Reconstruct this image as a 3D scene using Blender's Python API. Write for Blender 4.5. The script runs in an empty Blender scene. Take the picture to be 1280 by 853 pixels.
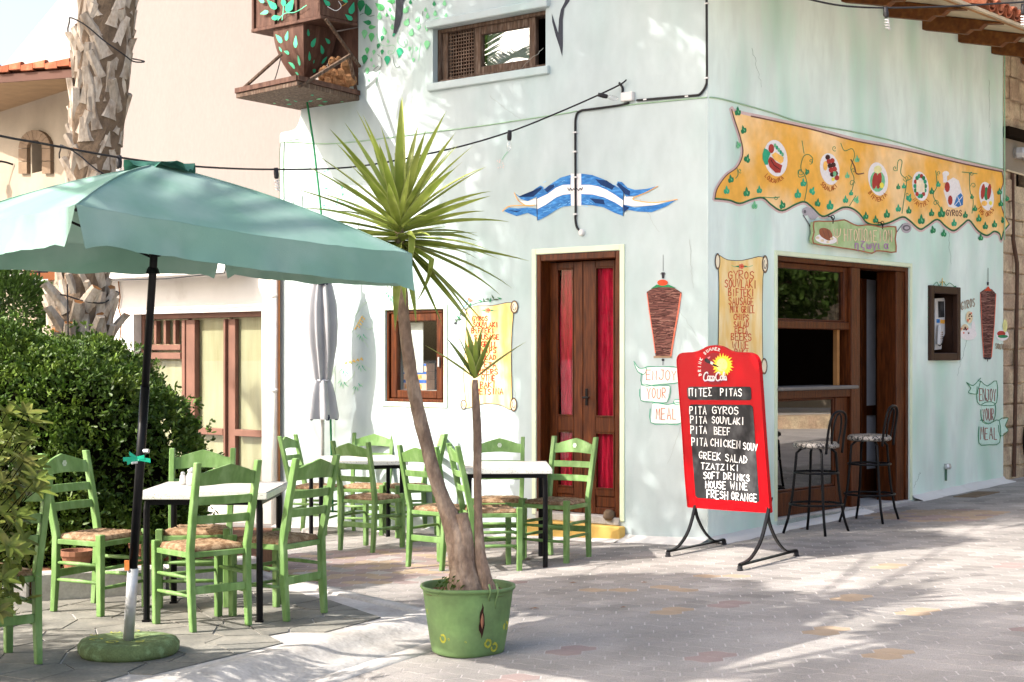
import bpy, bmesh, math, random
import numpy as np
from mathutils import Vector, Matrix
random.seed(7)
rnd = random.random
def U(a, b): return a + (b - a) * rnd()
SC = bpy.context.scene
COL = SC.collection

# ---------------------------------------------------------------- camera, sky, sun, exposure
F, CX, HY, HC = 1980.0, 640.0, 445.0, 1.5        # photograph calibration: focal length and horizon (px), eye height (m)
cam = bpy.data.cameras.new('camera')
cam.sensor_width = 36.0
cam.lens = F / 1280.0 * 36.0
cam.shift_y = (HY - 426.5) / 1280.0
cam.clip_start = 0.1
cam.clip_end = 3000
camo = bpy.data.objects.new('camera', cam)
camo.location = (0, 0, HC)
camo.rotation_euler = (math.radians(90), 0, 0)
COL.objects.link(camo)
SC.camera = camo

SUN = Vector((-1.16, -0.42, 1.0)).normalized()     # towards the sun
w = bpy.data.worlds.new("World")
SC.world = w
w.use_nodes = True
nt = w.node_tree
bg = nt.nodes['Background']
sky = nt.nodes.new('ShaderNodeTexSky')
sky.sky_type = 'NISHITA'
sky.sun_disc = False
sky.sun_elevation = math.asin(SUN.z)
sky.sun_rotation = math.atan2(SUN.x, SUN.y)
sky.air_density = 1.0
sky.dust_density = 4.6
sky.ozone_density = 1.0
nt.links.new(sky.outputs[0], bg.inputs[0])
bg.inputs[1].default_value = 0.15
sl = bpy.data.lights.new('sun', 'SUN')
sl.energy = 3.05
sl.angle = math.radians(0.5)
sl.color = (1.0, 0.96, 0.91)
so = bpy.data.objects.new('sun', sl)
so.rotation_euler = SUN.to_track_quat('Z', 'Y').to_euler()
so.location = (-8, -4, 12)
COL.objects.link(so)
SC.view_settings.view_transform = 'Standard'
SC.view_settings.look = 'None'
SC.view_settings.exposure = 1.62
SC.view_settings.gamma = 1.0
SC.view_settings.use_white_balance = True
SC.view_settings.white_balance_temperature = 6700
SC.view_settings.white_balance_tint = 10
SC.cycles.max_bounces = 8
SC.cycles.transparent_max_bounces = 12

# ---------------------------------------------------------------- materials
MATS = {}
def srgb(r, g, b):
    f = lambda c: (c / 12.92 if c <= 0.04045 else ((c + 0.055) / 1.055) ** 2.4)
    return (f(r / 255), f(g / 255), f(b / 255), 1)
def mat(name, col, rough=0.7, var=0.12, vs=3.0, bump=0.0, bs=60.0, col2=None, c2lo=0.45, c2hi=0.6, c2s=2.0,
        stretch=(1, 1, 1), metal=0.0, spec=0.25, trans=0.0, island=0.0, objvar=0.0, coat=0.0, detail=4.0, fine=0.0, fs=80.0):
    """principled paint with large soft colour variation, an optional second colour in patches, fine grain and bump"""
    if name in MATS: return MATS[name]
    m = bpy.data.materials.new(name)
    m.use_nodes = True
    t = m.node_tree
    N = t.nodes; L = t.links
    b = N['Principled BSDF']
    b.inputs['Roughness'].default_value = rough
    b.inputs['Metallic'].default_value = metal
    b.inputs['Specular IOR Level'].default_value = spec
    b.inputs['Coat Weight'].default_value = coat
    geo = N.new('ShaderNodeNewGeometry')
    mp = N.new('ShaderNodeMapping')
    mp.inputs['Scale'].default_value = stretch
    L.new(geo.outputs['Position'], mp.inputs['Vector'])
    def noise(s, d=detail):
        n = N.new('ShaderNodeTexNoise')
        n.inputs['Scale'].default_value = s
        n.inputs['Detail'].default_value = d
        L.new(mp.outputs[0], n.inputs['Vector'])
        return n.outputs[0]
    def mix(a, bb, fac, mode='MIX'):
        x = N.new('ShaderNodeMix'); x.data_type = 'RGBA'; x.blend_type = mode
        for sock, val in ((x.inputs[0], fac), (x.inputs[6], a), (x.inputs[7], bb)):
            if hasattr(val, 'links') or hasattr(val, 'is_output'): L.new(val, sock)
            else: sock.default_value = val
        return x.outputs[2]
    def ramp(v, lo, hi, a=0.0, bb=1.0):
        r = N.new('ShaderNodeMapRange')
        L.new(v, r.inputs[0])
        r.inputs[1].default_value = lo; r.inputs[2].default_value = hi
        r.inputs[3].default_value = a; r.inputs[4].default_value = bb
        return r.outputs[0]
    c = col
    if col2: c = mix(c, col2, ramp(noise(c2s), c2lo, c2hi))
    if var:
        g = ramp(noise(vs), 0.3, 0.7, 1 - var, 1 + var)
        cc = N.new('ShaderNodeCombineColor')
        for i in range(3): L.new(g, cc.inputs[i])
        c = mix(c, cc.outputs[0], 1.0, 'MULTIPLY')
    if fine:
        g = ramp(noise(fs, 2.0), 0.3, 0.7, 1 - fine, 1 + fine)
        cc = N.new('ShaderNodeCombineColor')
        for i in range(3): L.new(g, cc.inputs[i])
        c = mix(c, cc.outputs[0], 1.0, 'MULTIPLY')
    src = None
    if island: src = (geo.outputs['Random Per Island'], island)
    if objvar:
        oi = N.new('ShaderNodeObjectInfo')
        src = (oi.outputs['Random'], objvar)
    if src:
        g = ramp(src[0], 0, 1, 1 - src[1], 1 + src[1])
        cc = N.new('ShaderNodeCombineColor')
        for i in range(3): L.new(g, cc.inputs[i])
        c = mix(c, cc.outputs[0], 1.0, 'MULTIPLY')
    if hasattr(c, 'is_output'): L.new(c, b.inputs['Base Color'])
    else: b.inputs['Base Color'].default_value = c
    if bump:
        bn = N.new('ShaderNodeBump')
        bn.inputs['Strength'].default_value = 1.0
        bn.inputs['Distance'].default_value = bump
        L.new(noise(bs), bn.inputs['Height'])
        L.new(bn.outputs[0], b.inputs['Normal'])
    if trans:
        tr = N.new('ShaderNodeBsdfTranslucent')
        if hasattr(c, 'is_output'): L.new(c, tr.inputs[0])
        else: tr.inputs[0].default_value = c
        ms = N.new('ShaderNodeMixShader')
        ms.inputs[0].default_value = trans
        L.new(b.outputs[0], ms.inputs[1]); L.new(tr.outputs[0], ms.inputs[2])
        L.new(ms.outputs[0], N['Material Output'].inputs['Surface'])
    MATS[name] = m
    return m
def glass(name, refl=0.12, tint=(0.9, 0.93, 0.92, 1), rough=0.0):
    if name in MATS: return MATS[name]
    m = bpy.data.materials.new(name); m.use_nodes = True
    t = m.node_tree; N = t.nodes; L = t.links
    N.remove(N['Principled BSDF'])
    gl = N.new('ShaderNodeBsdfGlossy'); gl.inputs['Roughness'].default_value = rough
    tp = N.new('ShaderNodeBsdfTransparent'); tp.inputs[0].default_value = tint
    fr = N.new('ShaderNodeLayerWeight'); fr.inputs['Blend'].default_value = 0.5
    pw = N.new('ShaderNodeMath'); pw.operation = 'POWER'; pw.inputs[1].default_value = 4.0
    L.new(fr.outputs['Facing'], pw.inputs[0])
    ad = N.new('ShaderNodeMath'); ad.operation = 'ADD'; ad.inputs[1].default_value = refl; ad.use_clamp = True
    L.new(pw.outputs[0], ad.inputs[0])
    ms = N.new('ShaderNodeMixShader')
    L.new(ad.outputs[0], ms.inputs[0]); L.new(tp.outputs[0], ms.inputs[1]); L.new(gl.outputs[0], ms.inputs[2])
    L.new(ms.outputs[0], N['Material Output'].inputs['Surface'])
    MATS[name] = m
    return m
G = lambda r, g, b: srgb(r, g, b)
M_mint_w = mat('mint_white_plaster', (0.44, 0.505, 0.51, 1), 0.85, 0.05, 1.1, 0.005, 11, (0.375, 0.48, 0.47, 1), 0.45, 0.75, 1.4, (1, 1, 0.5), fine=0.05, fs=7)
M_mint_g = mat('mint_green_plaster', (0.69, 0.80, 0.735, 1), 0.85, 0.07, 1.6, 0.005, 11, (0.47, 0.67, 0.56, 1), 0.44, 0.68, 1.5, (1.5, 1.5, 0.55), fine=0.06, fs=6)
M_trim = mat('cream_green_trim', (0.66, 0.74, 0.53, 1), 0.7, 0.06, 4)
M_white = mat('whitewash', (0.62, 0.60, 0.57, 1), 0.85, 0.06, 2, 0.006, 12, (0.47, 0.44, 0.40, 1), 0.62, 0.85, 3)
M_peach = mat('peach_plaster', (0.205, 0.176, 0.163, 1), 0.9, 0.03, 0.7, 0.003, 40, (0.218, 0.190, 0.177, 1), 0.4, 0.7, 0.4, (1, 1, 0.4), fine=0.03, fs=30)
M_brown = mat('varnished_brown_wood', (0.060, 0.0135, 0.0028, 1), 0.42, 0.35, 5, 0.0015, 40, (0.115, 0.030, 0.006, 1), 0.4, 0.7, 6, (9, 9, 0.9), spec=0.22)
M_oldwood = mat('weathered_grey_brown_wood', (0.085, 0.050, 0.033, 1), 0.8, 0.35, 6, 0.003, 50, (0.17, 0.125, 0.095, 1), 0.45, 0.7, 8, (6, 6, 1.0))
M_eave = mat('eave_rafter_wood', (0.115, 0.036, 0.006, 1), 0.6, 0.3, 6, 0.002, 50, (0.17, 0.062, 0.013, 1), 0.45, 0.7, 5, (3, 3, 3))
M_fascia = mat('fascia_wood', (0.32, 0.15, 0.05, 1), 0.6, 0.2, 5, 0.002, 50)
M_tile = mat('clay_roof_tile', (0.30, 0.085, 0.04, 1), 0.85, 0.25, 7, 0.004, 40, (0.40, 0.16, 0.085, 1), 0.45, 0.7, 9, objvar=0.15)
M_redbrown = mat('red_brown_paint', (0.165, 0.080, 0.056, 1), 0.6, 0.15, 5, 0.001, 40)
M_cream = mat('yellowed_paper_glass', (0.40, 0.355, 0.23, 1), 0.5, 0.12, 2, 0, 1, (0.30, 0.25, 0.14, 1), 0.4, 0.8, 2.5, (4, 4, 0.6))
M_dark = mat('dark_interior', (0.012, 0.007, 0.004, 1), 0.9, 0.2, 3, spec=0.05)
M_black = mat('black_metal', (0.005, 0.005, 0.006, 1), 0.38, 0.2, 12, metal=0.0, spec=0.14)
M_cable = mat('black_rubber', (0.02, 0.019, 0.021, 1), 0.6, 0.1, 12)
M_green = mat('green_chair_paint', (0.132, 0.242, 0.070, 1), 0.5, 0.16, 7, 0.0012, 60, (0.178, 0.290, 0.108, 1), 0.47, 0.62, 14, (1, 1, 0.4), objvar=0.09, fine=0.10, fs=45)
M_rush = mat('woven_rush', (0.19, 0.110, 0.058, 1), 0.85, 0.25, 14, 0.002, 160, (0.34, 0.235, 0.145, 1), 0.42, 0.6, 30, fine=0.25, fs=150)
M_table = mat('speckled_table_laminate', (0.50, 0.48, 0.445, 1), 0.45, 0.14, 7, 0, 1, (0.30, 0.26, 0.22, 1), 0.57, 0.64, 120)
M_tabedge = mat('pale_table_edge', (0.60, 0.61, 0.55, 1), 0.5, 0.08, 6, 0, 1, (0.3, 0.27, 0.23, 1), 0.58, 0.66, 120)
M_canopy = mat('green_umbrella_cloth', (0.150, 0.282, 0.222, 1), 0.8, 0.12, 1.5, 0.0015, 300, (0.235, 0.350, 0.305, 1), 0.42, 0.66, 2.2, trans=0.05, spec=0.3)
M_canopy_d = mat('dark_green_umbrella_cloth', (0.05, 0.17, 0.12, 1), 0.8, 0.08, 3, trans=0.15)
M_grey_cloth = mat('light_grey_cloth', (0.36, 0.36, 0.375, 1), 0.85, 0.08, 4, trans=0.1)
M_navy = mat('navy_cloth', (0.03, 0.035, 0.06, 1), 0.85, 0.1, 4)
M_steel = mat('galvanised_steel', (0.50, 0.50, 0.49, 1), 0.45, 0.2, 14, metal=0.5)
M_paver = mat('grey_concrete_paver', (0.235, 0.220, 0.204, 1), 0.9, 0.20, 1.1, 0.005, 110, (0.292, 0.270, 0.250, 1), 0.44, 0.62, 1.7, island=0.16, fine=0.26, fs=190)
M_paver_o = mat('ochre_concrete_paver', (0.31, 0.235, 0.165, 1), 0.9, 0.12, 4, 0.0025, 120, island=0.1, fine=0.12, fs=190)
M_paver_p = mat('pink_concrete_paver', (0.255, 0.195, 0.180, 1), 0.9, 0.12, 4, 0.0025, 120, island=0.1, fine=0.12, fs=190)
M_joint = mat('pale_joint_sand', (0.37, 0.34, 0.32, 1), 0.95, 0.18, 3, 0.003, 60, fine=0.1, fs=90)
M_slate = mat('grey_flagstone', (0.165, 0.160, 0.140, 1), 0.8, 0.2, 3, 0.005, 22, (0.25, 0.235, 0.20, 1), 0.42, 0.7, 4, objvar=0.14, fine=0.12, fs=60)
M_kerbw = mat('worn_kerb_whitewash', (0.44, 0.415, 0.385, 1), 0.9, 0.15, 3, 0.006, 22, (0.30, 0.28, 0.255, 1), 0.48, 0.72, 5, fine=0.12, fs=50)
M_cement = mat('worn_cement', (0.44, 0.415, 0.39, 1), 0.9, 0.12, 2.5, 0.006, 25, (0.33, 0.30, 0.275, 1), 0.5, 0.75, 4, fine=0.1, fs=60)
M_leaf = mat('hedge_leaf', (0.048, 0.096, 0.012, 1), 0.48, 0.3, 2.5, 0, 1, (0.125, 0.190, 0.026, 1), 0.45, 0.65, 6, trans=0.2, island=0.35, spec=0.3)
M_leaf2 = mat('olive_shrub_leaf', (0.135, 0.175, 0.035, 1), 0.45, 0.3, 8, 0, 1, (0.22, 0.22, 0.06, 1), 0.5, 0.65, 9, trans=0.25, objvar=0.3)
M_leaf3 = mat('far_tree_leaf', (0.07, 0.13, 0.025, 1), 0.5, 0.3, 2, 0, 1, trans=0.3, island=0.35)
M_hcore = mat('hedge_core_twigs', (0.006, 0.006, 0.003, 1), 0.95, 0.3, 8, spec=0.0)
M_yucca = mat('yucca_leaf_green', (0.205, 0.265, 0.045, 1), 0.42, 0.2, 6, 0, 1, (0.350, 0.380, 0.100, 1), 0.45, 0.7, 5, trans=0.25, objvar=0.25)
M_yucca_y = mat('yucca_leaf_margin', (0.30, 0.33, 0.10, 1), 0.45, 0.15, 6, trans=0.15)
M_bark = mat('yucca_bark', (0.205, 0.140, 0.100, 1), 0.9, 0.3, 8, 0.016, 38, (0.33, 0.245, 0.18, 1), 0.45, 0.65, 14, (1, 1, 0.45), fine=0.2, fs=70)
M_palmb = mat('palm_boot_grey', (0.42, 0.36, 0.295, 1), 0.9, 0.2, 5, 0.006, 45, (0.25, 0.185, 0.13, 1), 0.45, 0.7, 16, (1, 1, 0.5), objvar=0.22, fine=0.15, fs=60)
M_palmo = mat('palm_boot_cut_orange', (0.30, 0.13, 0.045, 1), 0.9, 0.25, 12, 0.004, 60, objvar=0.2)
M_palmf = mat('palm_fibre', (0.15, 0.105, 0.07, 1), 0.95, 0.3, 12, 0.01, 50)
M_frond = mat('palm_frond_green', (0.07, 0.13, 0.03, 1), 0.5, 0.2, 4, trans=0.15)
M_pot = mat('green_painted_pot', (0.135, 0.215, 0.085, 1), 0.6, 0.18, 6, 0.002, 12, (0.155, 0.265, 0.095, 1), 0.45, 0.7, 5, fine=0.05, fs=40)
M_soil = mat('red_brown_soil', (0.20, 0.095, 0.052, 1), 0.95, 0.3, 20, 0.02, 60)
M_yel = mat('yellow_paint', (0.40, 0.40, 0.05, 1), 0.7, 0.25, 40)
M_base = mat('green_concrete_base', (0.120, 0.160, 0.065, 1), 0.85, 0.15, 8, 0.004, 70, (0.18, 0.26, 0.12, 1), 0.5, 0.66, 20, fine=0.15, fs=120)
M_red = mat('red_sign_enamel', (0.37, 0.002, 0.006, 1), 0.4, 0.04, 2, spec=0.15)
M_redd = mat('deep_red_sign_disc', (0.22, 0.002, 0.006, 1), 0.4, 0.04, 2)
M_chalkb = mat('chalkboard', (0.020, 0.020, 0.022, 1), 0.9, 0.2, 8, 0, 1, (0.085, 0.085, 0.09, 1), 0.45, 0.75, 6)
M_chalk = mat('white_chalk_paint', (0.78, 0.78, 0.78, 1), 0.85, 0.1, 60)
M_stone = mat('rough_beige_stone', (0.40, 0.29, 0.20, 1), 0.95, 0.25, 5, 0.015, 18, (0.50, 0.40, 0.27, 1), 0.42, 0.6, 4, fine=0.15, fs=40)
M_beige = mat('beige_plaster', (0.27, 0.225, 0.17, 1), 0.9, 0.12, 2, 0.003, 30)
M_archst = mat('arch_stone', (0.16, 0.11, 0.07, 1), 0.9, 0.15, 5, 0.005, 30)
M_terra = mat('terracotta', (0.22, 0.10, 0.06, 1), 0.85, 0.15, 8)
M_rustbr = mat('rusty_brown_board', (0.075, 0.034, 0.023, 1), 0.75, 0.2, 4, 0.002, 40, (0.12, 0.062, 0.043, 1), 0.45, 0.7, 5, (4, 4, 1))
M_curtain = mat('crimson_curtain', (0.62, 0.010, 0.050, 1), 0.9, 0.25, 6, 0.01, 20, (0.42, 0.005, 0.03, 1), 0.4, 0.6, 9, (6, 6, 0.8))
M_lace = mat('white_lace', (0.62, 0.63, 0.68, 1), 0.9, 0.08, 6)
M_glass = glass('window_glass', 0.02)
M_glassd = glass('shop_glass', 0.10, (0.75, 0.75, 0.72, 1))
M_bulb = glass('bulb_glass', 0.15, (0.95, 0.95, 0.95, 1), 0.1)
M_plastic = mat('white_plastic', (0.62, 0.61, 0.60, 1), 0.4, 0.03, 4)
M_yellowstep = mat('ochre_step_paint', (0.58, 0.37, 0.10, 1), 0.75, 0.12, 5, 0.002, 30)
def pnt(name, r, g, b, var=0.18, rough=0.85, s=9.0):
    c = srgb(r, g, b)
    return mat(name, c, rough, var, s, fine=0.06, fs=50)
P_banner = mat('ochre_mural_paint', srgb(236, 176, 78), 0.85, 0.09, 5.0, 0.0, 1, srgb(243, 205, 150), 0.42, 0.62, 1.5, fine=0.05, fs=14)
P_scroll = mat('parchment_mural_paint', srgb(238, 200, 124), 0.85, 0.08, 3, 0.0, 1, srgb(244, 222, 170), 0.40, 0.66, 5.0, (2.5, 2.5, 0.7))
P_scroll_l = mat('pale_parchment_paint', srgb(238, 226, 196), 0.85, 0.05, 4)
P_green = pnt('ivy_green_paint', 44, 128, 84)
P_teal = pnt('teal_leaf_paint', 50, 160, 120)
P_lgreen = pnt('light_leaf_paint', 120, 190, 140)
P_dgreen = pnt('dark_outline_green', 60, 82, 56)
P_brownl = pnt('brown_outline_paint', 112, 78, 66)
P_white = pnt('white_mural_paint', 232, 226, 224, 0.03)
P_red = pnt('red_letter_paint', 205, 78, 48)
P_redp = pnt('meat_red_paint', 170, 62, 54)
P_meat = mat('gyros_brown_paint', srgb(120, 78, 70), 0.85, 0.28, 9, 0, 1, srgb(70, 42, 38), 0.45, 0.6, 14, (1, 1, 9))
P_meatl = pnt('gyros_light_stroke', 150, 110, 98)
P_meatd = pnt('gyros_dark_stroke', 70, 40, 36)
P_coral = pnt('coral_edge_paint', 226, 116, 90)
P_blue = mat('flag_blue_paint', srgb(46, 108, 172), 0.8, 0.2, 12, 0, 1, srgb(78, 146, 204), 0.45, 0.7, 16, (1, 1, 4))
P_navy = pnt('flag_navy_paint', 24, 52, 96)
P_orange = pnt('flag_orange_line', 226, 164, 70)
P_yell = pnt('wheat_yellow_paint', 214, 176, 88)
P_purple = pnt('violet_letter_paint', 176, 128, 176)
P_dark = pnt('black_mural_line', 52, 50, 56)
P_char = pnt('charcoal_swallow_paint', 58, 60, 68)
P_signg = mat('sage_board_paint', srgb(176, 196, 146), 0.8, 0.1, 8, 0, 1, srgb(150, 176, 120), 0.4, 0.7, 9)
P_tan = pnt('tan_letter_paint', 226, 206, 168)
P_greys = pnt('grey_scroll_paint', 150, 122, 96)
P_wingr = pnt('sunflower_yellow', 244, 198, 62, 0.1)
P_shadow = pnt('faint_teal_brush_paint', 190, 218, 220, 0.03)
# ---------------------------------------------------------------- mesh helpers
def mark(o, label=None, cat=None, group=None, kind=None):
    if label: o['label'] = label
    if cat: o['category'] = cat
    if group: o['group'] = group
    if kind: o['kind'] = kind
    return o
def empty(name, loc=(0, 0, 0), label=None, cat=None, group=None, rz=0.0, kind=None):
    o = bpy.data.objects.new(name, None)
    o.empty_display_size = 0.2
    o.location = loc
    o.rotation_euler = (0, 0, rz)
    COL.objects.link(o)
    return mark(o, label, cat, group, kind)
def wmat(o):
    m = Matrix.Translation(o.location) @ o.rotation_euler.to_matrix().to_4x4()
    return (wmat(o.parent) @ m) if o.parent else m
class MB:
    def __init__(s): s.v = []; s.f = []; s.m = []; s.mi = 0
    def add(s, vs, fs):
        n = len(s.v)
        s.v += [tuple(p) for p in vs]
        for f in fs:
            s.f.append(tuple(i + n for i in f)); s.m.append(s.mi)
    def hexa(s, p):                                    # 8 corners: bottom 4 then top 4, same order
        s.add(p, [(3, 2, 1, 0), (4, 5, 6, 7), (0, 1, 5, 4), (1, 2, 6, 5), (2, 3, 7, 6), (3, 0, 4, 7)])
    def box(s, x0, x1, y0, y1, z0, z1, T=None):
        p = [(x0, y0, z0), (x1, y0, z0), (x1, y1, z0), (x0, y1, z0), (x0, y0, z1), (x1, y0, z1), (x1, y1, z1), (x0, y1, z1)]
        if T: p = [T(*q) for q in p]
        s.hexa(p)
    def bar(s, a, b, w, h=None, up=(0, 0, 1), w2=None, h2=None):   # square bar from a to b
        a = Vector(a); b = Vector(b); h = h or w; w2 = w2 or w; h2 = h2 or h
        d = (b - a).normalized(); up = Vector(up)
        if abs(d.dot(up)) > 0.98: up = Vector((0, 1, 0))
        x = d.cross(up).normalized(); y = x.cross(d).normalized()
        p = [a + x * sx * w / 2 + y * sy * h / 2 for sx, sy in ((-1, -1), (1, -1), (1, 1), (-1, 1))]
        p += [b + x * sx * w2 / 2 + y * sy * h2 / 2 for sx, sy in ((-1, -1), (1, -1), (1, 1), (-1, 1))]
        s.hexa(p)
    def tube(s, pts, r, n=8, cap=True):
        pts = [Vector(p) for p in pts]
        rs = r if isinstance(r, (list, tuple)) else [r] * len(pts)
        n0 = len(s.v); prev = None
        for i, p in enumerate(pts):
            d = (pts[min(i + 1, len(pts) - 1)] - pts[max(i - 1, 0)])
            d = d.normalized() if d.length > 1e-9 else Vector((0, 0, 1))
            if prev is None:
                x = d.cross(Vector((0, 0, 1)))
                if x.length < 0.05: x = d.cross(Vector((0, 1, 0)))
                x.normalize()
            else:
                x = prev - d * prev.dot(d)
                x = x.normalized() if x.length > 1e-6 else d.orthogonal().normalized()
            prev = x; y = d.cross(x)
            for k in range(n):
                a = 2 * math.pi * k / n
                s.v.append(tuple(p + (x * math.cos(a) + y * math.sin(a)) * rs[i]))
        for i in range(len(pts) - 1):
            for k in range(n):
                a = n0 + i * n + k; b = n0 + i * n + (k + 1) % n
                s.f.append((a, b, b + n, a + n)); s.m.append(s.mi)
        if cap:
            s.f.append(tuple(n0 + k for k in range(n))[::-1]); s.m.append(s.mi)
            s.f.append(tuple(n0 + (len(pts) - 1) * n + k for k in range(n))); s.m.append(s.mi)
    def lathe(s, prof, c=(0, 0, 0), n=20, wob=0.0, capb=True, capt=True):
        n0 = len(s.v); c = Vector(c)
        for j, (r, z) in enumerate(prof):
            for k in range(n):
                a = 2 * math.pi * k / n
                rr = r * (1 + wob * math.sin(3 * a + j) * 0.5)
                s.v.append((c.x + rr * math.cos(a), c.y + rr * math.sin(a), c.z + z))
        for j in range(len(prof) - 1):
            for k in range(n):
                a = n0 + j * n + k; b = n0 + j * n + (k + 1) % n
                s.f.append((a, b, b + n, a + n)); s.m.append(s.mi)
        if capb: s.f.append(tuple(n0 + k for k in range(n))[::-1]); s.m.append(s.mi)
        if capt: s.f.append(tuple(n0 + (len(prof) - 1) * n + k for k in range(n))); s.m.append(s.mi)
    def prism(s, poly, T0, T1):                        # poly list of 2D, T0 / T1 map to the two faces
        n = len(poly); a = [T0(*p) for p in poly]; b = [T1(*p) for p in poly]
        s.add(a + b, [tuple(range(n))[::-1], tuple(range(n, 2 * n))] + [(i, (i + 1) % n, n + (i + 1) % n, n + i) for i in range(n)])
    def poly(s, pts): s.add(pts, [tuple(range(len(pts)))])
    def grid(s, P, closed=False):                      # P[i][j] points
        n0 = len(s.v); r = len(P); c = len(P[0])
        for row in P: s.v += [tuple(q) for q in row]
        for i in range(r - 1):
            for j in range(c - (0 if closed else 1)):
                j2 = (j + 1) % c
                s.f.append((n0 + i * c + j, n0 + i * c + j2, n0 + (i + 1) * c + j2, n0 + (i + 1) * c + j)); s.m.append(s.mi)
    def build(s, name, mats, parent=None, bevel=0.0, smooth=False, seg=1, label=None, local=False, kind=None, fix=True):
        me = bpy.data.meshes.new(name)
        vs = s.v
        if parent is not None and not local:
            inv = wmat(parent).inverted()
            vs = [tuple(inv @ Vector(p)) for p in vs]
        a = np.array(vs)
        if local or len(vs) == 0: c = np.zeros(3)
        else:
            c = (a.min(0) + a.max(0)) / 2
            c[2] = a[:, 2].min()
            a = a - c
        me.from_pydata(a.tolist(), [], s.f)
        if not isinstance(mats, (list, tuple)): mats = [mats]
        for m in mats: me.materials.append(m)
        if len(mats) > 1: me.polygons.foreach_set('material_index', s.m)
        if bevel or fix:
            bm = bmesh.new(); bm.from_mesh(me)
            if bevel:
                bmesh.ops.bevel(bm, geom=bm.edges[:], offset=bevel, offset_type='OFFSET', segments=seg, profile=0.6, affect='EDGES', clamp_overlap=True)
            if fix: bmesh.ops.recalc_face_normals(bm, faces=bm.faces[:])
            bm.to_mesh(me); bm.free()
        if smooth: me.polygons.foreach_set('use_smooth', [True] * len(me.polygons))
        me.update()
        o = bpy.data.objects.new(name, me)
        o.location = tuple(c)
        if parent is not None: o.parent = parent
        COL.objects.link(o)
        return mark(o, label, kind=kind)
KIDS = {}
def copy_tree(o, parent=None):
    c = o.copy(); COL.objects.link(c)
    if parent is not None: c.parent = parent
    for ch in [q for q in COL.objects if q.parent == o]: copy_tree(ch, c)
    return c
def smooth_angle(o, deg=40):
    me = o.data
    me.polygons.foreach_set('use_smooth', [True] * len(me.polygons))
    try: me.set_sharp_from_angle(angle=math.radians(deg))
    except Exception: pass
    return o

def cr(pts, n=6, closed=False):                         # Catmull-Rom through points of any dimension
    P = [np.array(p, float) for p in pts]; out = []
    m = len(P)
    for i in range(m if closed else m - 1):
        if closed: a, b, c, d = P[(i - 1) % m], P[i], P[(i + 1) % m], P[(i + 2) % m]
        else: a, b, c, d = P[max(i - 1, 0)], P[i], P[i + 1], P[min(i + 2, m - 1)]
        for k in range(n):
            t = k / n
            out.append(tuple(0.5 * ((2 * b) + (-a + c) * t + (2 * a - 5 * b + 4 * c - d) * t * t + (-a + 3 * b - 3 * c + d) * t ** 3)))
    if not closed: out.append(tuple(P[-1]))
    return out

# planes of the place; px() finds where a sight line of the photograph meets the plane
class Plane:
    def __init__(s, o, u, n, v=(0, 0, 1)):
        s.o = Vector(o); s.u = Vector(u).normalized(); s.n = Vector(n).normalized(); s.v = Vector(v).normalized()
    def w(s, a, b, out=0.0): return s.o + s.u * a + s.v * b + s.n * out
    def px(s, x, y, out=0.0):
        d = Vector(((x - CX) / F, 1.0, (HY - y) / F)); c = Vector((0, 0, HC))
        t = (s.o - c).dot(s.n) / d.dot(s.n)
        return c + d * t + s.n * out
    def uv(s, x, y):
        p = s.px(x, y) - s.o
        return p.dot(s.u), p.dot(s.v)
    def shift(s, d): return Plane(s.o + s.n * d, s.u, s.n, s.v)
    def T(s): return lambda a, o, b: s.w(a, b, o)       # for MB.box: (u, out, v)
    def wbox(s, mb, u0, u1, v0, v1, o0, o1): mb.box(u0, u1, o0, o1, v0, v1, s.T())
CORNER = Vector((1.564, 12.64, 0))
D1 = Vector((-0.7607, 0.6492, 0)); D2 = Vector((0.6492, 0.7607, 0))
W1 = Plane(CORNER, -D1, (-0.6492, -0.7607, 0))           # sunny facade; u grows to the right, 0 at the corner
W2 = Plane(CORNER, D2, (0.7607, -0.6492, 0))             # shaded facade with the shopfront; u grows away from the corner
def ground_z(x, y): return 0.0486 * (x - 1.564) - 0.0066 * (y - 12.64)
def gpx(x, y, z):                                        # where a sight line meets height z
    d = (HC - z) * F / (y - HY)
    return Vector(((x - CX) / F * d, d, z))
def at(x, y, Y): return Vector(((x - CX) / F * Y, Y, HC - (y - HY) / F * Y))

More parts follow.
